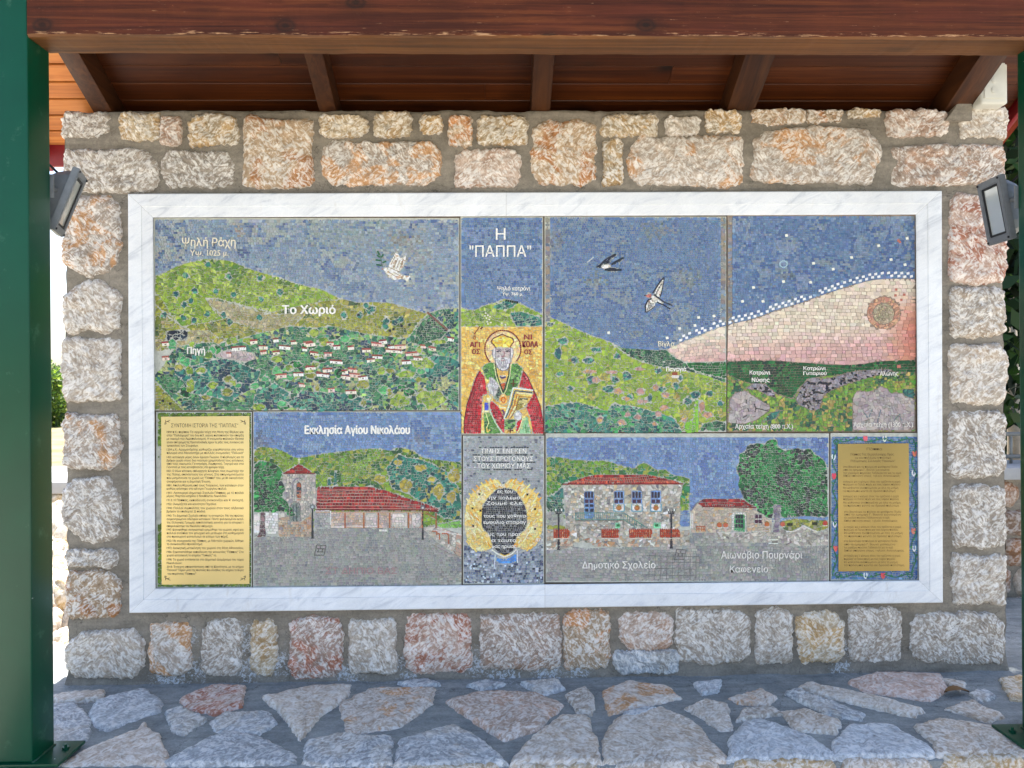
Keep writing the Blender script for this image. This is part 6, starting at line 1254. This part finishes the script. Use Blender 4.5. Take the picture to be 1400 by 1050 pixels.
# ------------------------------------------------------------------ floodlights, junction box
def m_glass():
    k = NT('lamp_glass'); k.P(Base_Color=(.55, .58, .55, 1), Roughness=.12, Specular_IOR_Level=.6, Transmission_Weight=.35); return k.m
M_GLASS = m_glass(); M_REFL = simple('lamp_reflector', (190, 190, 178), .3, .6)
def floodlight(label, c, side, yaw, tilt):
    """side=+1 shines towards +x. Local: x = width, y = out of the glass, z = up"""
    t = empty('floodlight', tuple(c)); tag(t, label, 'floodlight', 'floodlights on the canopy posts')
    n = Vector((side * math.cos(yaw), math.sin(yaw), 0)); w = Vector((0, 0, 1)).cross(n) * -1
    R = Matrix((w, n, Vector((0, 0, 1)))).transposed().to_4x4()
    M = Matrix.Translation(c) @ R @ Matrix.Rotation(-tilt, 4, 'X')
    WD, HT = .150, .238; o = lambda *a: M @ Vector(a)
    def ringbox(mb, a, b, y0, y1):     # a frame with a hole
        (ax, az), (bx, bz) = a, b
        V = []
        for y in (y0, y1):
            V += [o(-ax, y, -az), o(ax, y, -az), o(ax, y, az), o(-ax, y, az), o(-bx, y, -bz), o(bx, y, -bz), o(bx, y, bz), o(-bx, y, bz)]
        F_ = []
        for i in range(4):
            j = (i + 1) % 4; F_ += [(i, j, 4 + j, 4 + i), (8 + j, 8 + i, 12 + i, 12 + j), (j, i, 8 + i, 8 + j), (4 + i, 4 + j, 12 + j, 12 + i)]
        mb.add(V, F_)
    m = MB(); ringbox(m, (WD / 2, HT / 2), (WD / 2 - .022, HT / 2 - .026), -.012, .012)
    bz = m.build('bezel', M_GREYMETAL, t)
    bm = bmesh.new(); bm.from_mesh(bz.data); bmesh.ops.recalc_face_normals(bm, faces=bm.faces); bmesh.ops.bevel(bm, geom=[e for e in bm.edges if len(e.link_faces) == 2 and e.calc_face_angle(0) > .6], offset=.003, segments=2, affect='EDGES'); bm.to_mesh(bz.data); bm.free()
    m = MB(); ringbox(m, (WD / 2 - .0215, HT / 2 - .0255), (WD / 2 - .030, HT / 2 - .034), -.002, .0085); m.build('gasket', M_BLACK, t)
    m = MB(); a, b = WD / 2 - .030, HT / 2 - .034; m.add([o(x, y, z) for y in (.001, .005) for x, z in ((-a, -b), (a, -b), (a, b), (-a, b))], [(3, 2, 1, 0), (4, 5, 6, 7), (0, 1, 5, 4), (1, 2, 6, 5), (2, 3, 7, 6), (3, 0, 4, 7)]); m.build('glass', M_GLASS, t)
    m = MB(); V = []; NB = 9     # curved reflector
    for i in range(NB + 1):
        z = -b + 2 * b * i / NB; d = -.004 - .040 * (1 - (2 * i / NB - 1) ** 2)
        V += [o(-a, d, z), o(a, d, z)]
    m.add(V, [(2 * i, 2 * i + 1, 2 * i + 3, 2 * i + 2) for i in range(NB)]); m.build('reflector', M_REFL, t, smooth=True)
    m = MB(); V = []          # cast housing: tapering back with ribs
    prof = [(.068, .112, -.012), (.064, .106, -.03), (.056, .088, -.058), (.046, .062, -.082), (.040, .050, -.09)]
    for ax, az, y in prof:
        for q in range(16):
            an = 2 * PI * (q + .5) / 16; ex = lambda v: math.copysign(abs(v) ** .45, v)
            V.append(o(ax * ex(math.cos(an)), y, az * ex(math.sin(an))))
    F_ = [(i * 16 + q, i * 16 + (q + 1) % 16, (i + 1) * 16 + (q + 1) % 16, (i + 1) * 16 + q) for i in range(len(prof) - 1) for q in range(16)] + [tuple(64 + q for q in range(16))]
    m.add(V, F_)
    for z in (-.045, -.015, .015, .045): m.add([o(x, y, z + dz) for dz in (-.002, .002) for x, y in ((-.045, -.06), (.045, -.06), (.036, -.104), (-.036, -.104))], [(3, 2, 1, 0), (4, 5, 6, 7), (0, 1, 5, 4), (1, 2, 6, 5), (2, 3, 7, 6), (3, 0, 4, 7)])
    h = m.build('housing', M_GREYMETAL, t); bm = bmesh.new(); bm.from_mesh(h.data); bmesh.ops.recalc_face_normals(bm, faces=bm.faces); bm.to_mesh(h.data); bm.free()
    for sx in (-1, 1):
        for sz in (-1, 1):
            m = MB(); m.tube([o(sx * (WD / 2 - .009), .011, sz * (HT / 2 - .009)), o(sx * (WD / 2 - .009), .0155, sz * (HT / 2 - .009))], .0042, 8); m.build('screw', M_BLACK, t)
    # stirrup from the post to both sides of the housing
    px_ = PXL - .02 if side > 0 else PXR + .02
    pv = M @ Vector((0, -.05, .02)); m = MB(); wall = Vector((px_, YPR + .003, pv.z - .01))
    m.box(wall.x - .03, wall.x + .03, YPR, YPR + .006, wall.z - .04, wall.z + .04)
    m.tube([wall + Vector((0, .004, 0)), Vector((wall.x, pv.y, pv.z)), pv + Vector((-side * .03, 0, 0))], .009, 8); m.build('bracket', M_GREYMETAL, t, bevel=.001)
    m = MB(); k_ = M @ Vector((-.052 if side > 0 else .052, -.045, .045)); k2 = M @ Vector((-.072 if side > 0 else .072, -.045, .045)); m.tube([k_, k2], .011, 6); m.build('pivot_bolt', M_RUST, t)
    m = MB(); e = M @ Vector((0, -.06, .085))
    m.tube([e, e + Vector((-side * .03, -.02, .035)), e + Vector((-side * .08, -.05, .03)), Vector((px_, YPR + .006, e.z + .05)), Vector((px_, YPR + .006, e.z + .5))], .0045, 8); m.build('cable', M_BLACK, t, smooth=True)
floodlight('grey floodlight by the left post, turned edge-on with a thin glass strip', P(93, 277, 2.79), 1, math.radians(19), math.radians(20))
floodlight('grey floodlight by the right post, its black rimmed glass in view', P(1362, 288, 2.79), -1, math.radians(5), math.radians(10))
def junction_box():
    Y = 3.13; a, b = P(1345, 142, Y), P(1378, 86, Y); t = empty('junction_box', (b.x - .06, Y, a.z)); tag(t, 'white plastic junction box perched on the right wall top', 'junction box')
    x0, x1, z0, z1 = a.x - .012, b.x, a.z, b.z + .01
    m = MB(); m.box(x0, x1, Y, Y + .075, z0, z1); m.build('box', M_PVC, t, bevel=.012, seg=3)
    m = MB(); m.box(x0 + .012, x1 - .016, Y - .006, Y + .001, z0 + .022, z1 - .01); m.build('lid', M_PVC, t, bevel=.003)
    for z in (z0 + .055, z0 + .098):
        m = MB(); c = Vector(((x0 + x1) / 2 - .004, Y - .006, z))
        for i in range(1): m.tube([c, c + Vector((0, -.003, 0))], .014, 18)
        m.tube([c + Vector((0, -.002, 0)), c + Vector((0, -.0045, 0))], .009, 16); m.build('knockout', M_PVC, t)
    m = MB(); m.box(x1 - .035, x1 + .10, Y + .02, Y + .06, z1 + .002, z1 + .034); m.build('cable_duct', M_PVC, t, bevel=.003)
    m = MB(); m.add([(x, y, z) for y in (Y + .05, Y + .2) for x, z in ((x0 - .12, z0 - .05), (x0 - .003, z0 - .05), (x0 - .003, z0 + .10), (x0 - .025, z0 + .085), (x0 - .09, z0 - .012))], [(0, 1, 2, 3, 4), (9, 8, 7, 6, 5), (1, 0, 5, 6), (2, 1, 6, 7), (3, 2, 7, 8), (4, 3, 8, 9), (0, 4, 9, 5)]); m.build('mortar_pad', M_MORTAR, t, bevel=.006)
junction_box()

# ------------------------------------------------------------------ ground and what shows past the wall ends
def m_ground():
    k = NT('ground'); co = k.coord(); f = k.noise(co, 1.2, 6, .6); f2 = k.noise(co, 60, 5, .75); sep = k.n('SeparateXYZ', {0: co})
    v = k.n('TexVoronoi', {'Vector': co, 'Scale': 2.2}, feature='DISTANCE_TO_EDGE')
    c = k.ramp(f, [(.3, L4((172, 166, 156))), (.7, L4((204, 197, 184)))])
    c = k.mix(L4((112, 110, 106)), c, k.math('MULTIPLY', v.outputs['Distance'], 22, True))
    c = k.mix(c, k.ramp(f2, [(.3, g(.85)), (.7, g(1.15))]), 1, 'MULTIPLY')
    c2 = k.ramp(k.noise(co, .5, 6, .7), [(.35, L4((96, 104, 56))), (.6, L4((150, 136, 104)))])
    far = k.math('GREATER_THAN', k.n('VectorMath', {0: co}, operation='LENGTH').outputs['Value'], 13.0)
    k.P(Base_Color=k.mix(c, c2, far), Roughness=.9, Specular_IOR_Level=.2, Normal=k.bump(f2, .4, .006)); return k.m
def sheet(name, x0, x1, y0, y1, zf, nx, ny, mat):
    V = [(x0 + (x1 - x0) * i / nx, y0 + (y1 - y0) * j / ny, 0) for j in range(ny + 1) for i in range(nx + 1)]
    V = [(x, y, zf(x, y)) for x, y, _ in V]; idx = np.arange((nx + 1) * (ny + 1)).reshape(ny + 1, nx + 1)
    return link(name, mesh_np(name, np.array(V), np.stack([idx[:-1, :-1], idx[:-1, 1:], idx[1:, 1:], idx[1:, :-1]], -1).reshape(-1, 4), smooth=True), mat)
gr = sheet('ground', -600, 600, -600, 600, lambda x, y: -.0, 4, 4, m_ground()); tag(gr, 'pale paved ground round the shelter', 'ground', kind='structure')
def m_leaf(name, var=.35):
    k = NT(name); k.P(Base_Color=k.attr('tint'), Roughness=.55, Specular_IOR_Level=.3, Subsurface_Weight=0)
    tr = k.n('BsdfTranslucent', {'Color': k.attr('tint')}); mx = k.n('MixShader', {0: .3}); k.set(mx, 1, k.b.outputs[0]); k.set(mx, 2, tr.outputs[0])
    k.t.links.new(mx.outputs[0], k.t.nodes['Material Output'].inputs[0]); return k.m
M_LEAF = m_leaf('leaf'); M_BARK = simple('bark', (96, 84, 72), .9, var=.35, scale=18, bump=.8)
def leaves(centres, radii, n, size, cols, seed):
    r = np.random.RandomState(seed); k = len(centres); w = np.array([a[0] * a[1] * a[2] for a in radii]) ** .7; pick = r.choice(k, n, p=w / w.sum())
    d = r.normal(size=(n, 3)); d /= np.linalg.norm(d, axis=1, keepdims=True); rad = r.rand(n, 1) ** .45
    pos = np.array(centres)[pick] + d * rad * np.array(radii)[pick]
    a = r.normal(size=(n, 3)); a /= np.linalg.norm(a, axis=1, keepdims=True); b = np.cross(a, r.normal(size=(n, 3))); b /= np.linalg.norm(b, axis=1, keepdims=True)
    s = size * r.uniform(.6, 1.4, (n, 1)); V = np.stack([pos - a * s, pos - b * s * .45, pos + a * s, pos + b * s * .45], 1).reshape(-1, 3)
    c = lin(np.array(cols)[r.randint(0, len(cols), n)] * r.uniform(.7, 1.25, (n, 1)))
    return mesh_np('crown', V, np.arange(4 * n).reshape(-1, 4), {'tint': c})
def tree(name, label, cat, x, y, h, cr, cols, seed, n=5000, leaf=.06, z0=0, trunk_r=.1, shape='round', group=None):
    R = random.Random(seed); t = empty(name, (x, y, z0)); tag(t, label, cat, group)
    m = MB(); zt = h * .55; m.tube([(x, y, z0 - .1), (x + R.uniform(-.1, .1), y, z0 + zt * .5), (x + R.uniform(-.2, .2), y, z0 + zt), (x, y, z0 + h * .8)], [trunk_r, trunk_r * .8, trunk_r * .6, trunk_r * .25], 9)
    cs, rs = [], []
    for i in range(14):
        if shape == 'cone': f = i / 13; c = (x + R.uniform(-.2, .2) * cr, y + R.uniform(-.2, .2) * cr, z0 + h * (.12 + .85 * f)); q = cr * (1.05 - .85 * f); r_ = (q, q, h * .09)
        else:
            an = R.uniform(0, 2 * PI); q = R.uniform(0, .75) * cr; c = (x + q * math.cos(an), y + q * math.sin(an), z0 + h * .62 + R.uniform(-.42, .36) * h * .8); r_ = (cr * R.uniform(.3, .5),) * 2 + (h * R.uniform(.1, .17),)
        cs.append(c); rs.append(r_)
        if i % 2 == 0: m.tube([(x, y, z0 + zt * R.uniform(.6, 1)), tuple((a + b) / 2 for a, b in zip((x, y, z0 + h * .6), c)), c], [trunk_r * .4, trunk_r * .25, trunk_r * .08], 6)
    m.build('trunk', M_BARK, t, smooth=True); link('crown', leaves(cs, rs, n, leaf, cols, seed), M_LEAF, t)
DARKL = [(22, 42, 26), (30, 56, 28), (20, 34, 24), (42, 70, 32)]; MIDL = [(74, 104, 44), (92, 122, 52), (58, 88, 44), (110, 134, 60)]; LITEL = [(150, 176, 54), (126, 160, 48), (172, 190, 80)]
# right: dark trees, a bright shrub behind a railing on a rubble wall
tree('cypress_tree', 'dark evergreen tree showing beyond the right wall end', 'tree', 5.1, 7.0, 5.6, 1.0, DARKL, 3, 14000, .08, 0, .12, 'cone')
tree('broadleaf_tree', 'glossy mid green tree rising above the red eaves board', 'tree', 3.15, 5.45, 5.4, 1.5, DARKL + [(58, 88, 38)], 4, 16000, .075, 0, .09)
tree('garden_shrub', 'bright yellow green shrub behind the grey railing', 'shrub', 5.75, 8.1, 1.75, .7, LITEL, 6, 2600, .06, 0, .03)
t = empty('timber_pole', (3.98, 5.75, 0)); tag(t, 'weathered grey timber pole beside the railing', 'pole'); m = MB(); m.tube([(3.98, 5.78, 0), (3.99, 5.76, 1.2), (3.97, 5.77, 2.35)], [.05, .046, .04], 12); m.build('shaft', simple('grey_timber', (150, 140, 124), .85, var=.3, scale=14, bump=.5), t, smooth=True)
M_RUB = m_stone('rubble_stone', .6, .5)
def stonewall(name, label, x0, x1, y0, y1, z1, rows, kinds, seed, cap=None):
    t = empty(name, ((x0 + x1) / 2, y0, 0)); tag(t, label, 'wall'); st = Stones(); R = random.Random(seed)
    fr = (Vector((0, y0, 0)), Vector((1, 0, 0)), Vector((0, 0, 1)), Vector((0, -1, 0))); rh = z1 / rows
    for r_ in range(rows):
        x = x0 - R.uniform(0, .1)
        while x < x1:
            w = R.uniform(.14, .36); kd = R.choice(kinds)
            st.stone(rrect(x + .006, r_ * rh + .006, min(x + w, x1) - .006, (r_ + 1) * rh - .004, .2, R), fr, .03, .05, lin(np.array(kd[0]) * R.uniform(.85, 1.1)), lin(kd[1]), rough=.012, NR=6, NS=36, edge=.012, seed=R.randint(0, 999)); x += w
    link('masonry', mesh_np('masonry', np.array(st.V), st.F, vattr={'tint': np.array(st.C), 'warm': np.array(st.W)}, smooth=True), M_RUB, t)
    m = MB(); m.box(x0, x1, y0 + .004, y1, -.02, z1); m.build('core', M_MORTAR, t)
    if cap: m = MB(); m.box(x0 - .03, x1 + .03, y0 - .05, y1 + .03, z1 + .002, z1 + cap); m.build('coping', simple('coping_stone', (158, 160, 162), .85, var=.12, scale=8, bump=.3), t, bevel=.012)
BRN_ = ((150, 126, 108), (160, 120, 90))
stonewall('rubble_wall', 'brown rubble garden wall right of the shelter under the railing', 2.2, 6.2, 4.16, 4.5, 1.13, 7, [BRN_, GREY, BRN_], 11, .07)
def railing():
    t = empty('metal_railing', (4.5, 4.33, 1.2)); tag(t, 'low grey metal railing standing on the rubble wall', 'railing'); mt = simple('railing_paint', (120, 124, 124), .5)
    for z in (1.24, 1.37): m = MB(); m.tube([(2.3, 4.33, z), (6.15, 4.33, z)], .012, 8); m.build('rail', mt, t, smooth=True)
    x = 2.32
    while x < 6.15: m = MB(); m.tube([(x, 4.33, 1.2), (x, 4.33, 1.37)], .008, 6); m.build('baluster', mt, t, smooth=True); x += .11
railing()
# left: sunlit bank of rubble, retaining wall with a pale coping, wooded hillside beyond
def rocks(name, label, n, fx, seed, kinds):
    st = Stones(); R = random.Random(seed)
    for i in range(n):
        c, s_ = fx(R); kd = R.choice(kinds)
        ex = Vector((R.uniform(.6, 1), R.uniform(-.5, .5), R.uniform(-.2, .2))).normalized(); en = Vector((R.uniform(-.3, .3), R.uniform(-.6, -.1), 1)).normalized(); ey = en.cross(ex).normalized(); ex = ey.cross(en)
        pl = [(s_ * R.uniform(.75, 1.2) * math.cos(2 * PI * q / 7), s_ * .75 * R.uniform(.75, 1.2) * math.sin(2 * PI * q / 7)) for q in range(7)]
        st.stone(pl, (c, ex, ey, en), s_ * .45, s_ * .5, lin(np.array(kd[0]) * R.uniform(.85, 1.1)), lin(kd[1]), rough=.02, NR=6, NS=26, edge=.02, seed=R.randint(0, 999), power=2.5)
    o = link(name, mesh_np(name, np.array(st.V), st.F, vattr={'tint': np.array(st.C), 'warm': np.array(st.W)}, smooth=True), M_RUB); tag(o, label, 'rubble', kind='stuff')
PALE = ((206, 196, 176), (196, 176, 140))
bank = lambda y: .34 * (min(max((y - 3.75) / 2.3, 0), 1)) + .3 * (y > 3.7)
rocks('rubble', 'sunlit bank of pale rubble beyond the left wall end', 330, (lambda R: (lambda y: (Vector((R.uniform(-4.4, -1.75), y, .04 + .66 * (y - 3.72) / 2.5)), R.uniform(.07, .2)))(R.uniform(3.72, 6.2))), 5, [PALE, PALE, GREY])
bk = sheet('terrain', -4.6, -1.7, 3.66, 6.35, lambda x, y: -.04 + .68 * (y - 3.7) / 2.5, 12, 12, simple('dry_earth', (176, 156, 124), .95, var=.3, scale=9, bump=.5)); tag(bk, 'dry sloping earth under the rubble', 'earth', kind='structure')
stonewall('retaining_wall', 'low retaining wall with a pale coping above the sunlit rubble', -6.5, -2.2, 6.4, 7.6, .80, 5, [PALE, BRN_], 17, .1)
def hillz(x, y):
    f = max(0, 1 - ((y - 150) / 95) ** 2) if y < 150 else 1
    return -1 + f * (5.2 + 4 * mnoise.noise(Vector((x * .012, y * .012, 3))) + 2.2 * mnoise.noise(Vector((x * .04, y * .04, 1)))) + max(0, (abs(x) - 90) * .02) * f
hl = sheet('hill', -420, 420, 50, 300, hillz, 100, 40, simple('hill_grass', (96, 112, 62), .95, var=.35, scale=.08)); tag(hl, 'green hillside beyond the left end of the wall', 'hill', kind='structure')
r_ = np.random.RandomState(2); cs = []; rs = []
for i in range(420):
    x, y = r_.uniform(-150, -10) if i % 5 else r_.uniform(-200, 200), r_.uniform(62, 160); q = r_.uniform(1.0, 2.2); cs.append((x, y, hillz(x, y) + q * .5)); rs.append((q, q, q * .8))
o = link('woodland', leaves(cs, rs, 26000, .32, [(74, 108, 52), (96, 130, 66), (62, 92, 56), (120, 146, 84)], 8), M_LEAF); o.data.name = 'woodland'; tag(o, 'far woodland covering the hillside', 'woodland', kind='stuff')
for i, (x, y, h, lb) in enumerate(((-19.5, 33, 3.6, 'round mid green tree on the slope past the left post'), (-30, 52, 5.0, 'taller rounded tree farther down the slope past the left post'))):
    tree('broadleaf_tree', lb, 'tree', x, y, h, 1.9, MIDL + LITEL[:1], 30 + i, 5000, .11, -1.2, .12)
# one dry leaf lying on the ledge
q = pplane(np.array([1308.]), np.array([947.]), LZ + .012, 3.2, LS)[0]
m = MB(); V = []
for i in range(9):
    f = i / 8; w = .022 * math.sin(PI * f) ** .7; V += [(q[0] - .05 + .1 * f, q[1] - w, q[2] + .006 + .014 * math.sin(PI * f)), (q[0] - .05 + .1 * f, q[1], q[2] + .012 * math.sin(PI * f)), (q[0] - .05 + .1 * f, q[1] + w, q[2] + .006 + .014 * math.sin(PI * f))]
m.add(V, [(3 * i + j, 3 * i + 3 + j, 3 * i + 4 + j, 3 * i + 1 + j) for i in range(8) for j in range(2)]); lf = m.build('dry_leaf', simple('dead_leaf', (120, 86, 48), .7), smooth=True); tag(lf, 'curled brown dead leaf lying on the ledge at right', 'leaf')
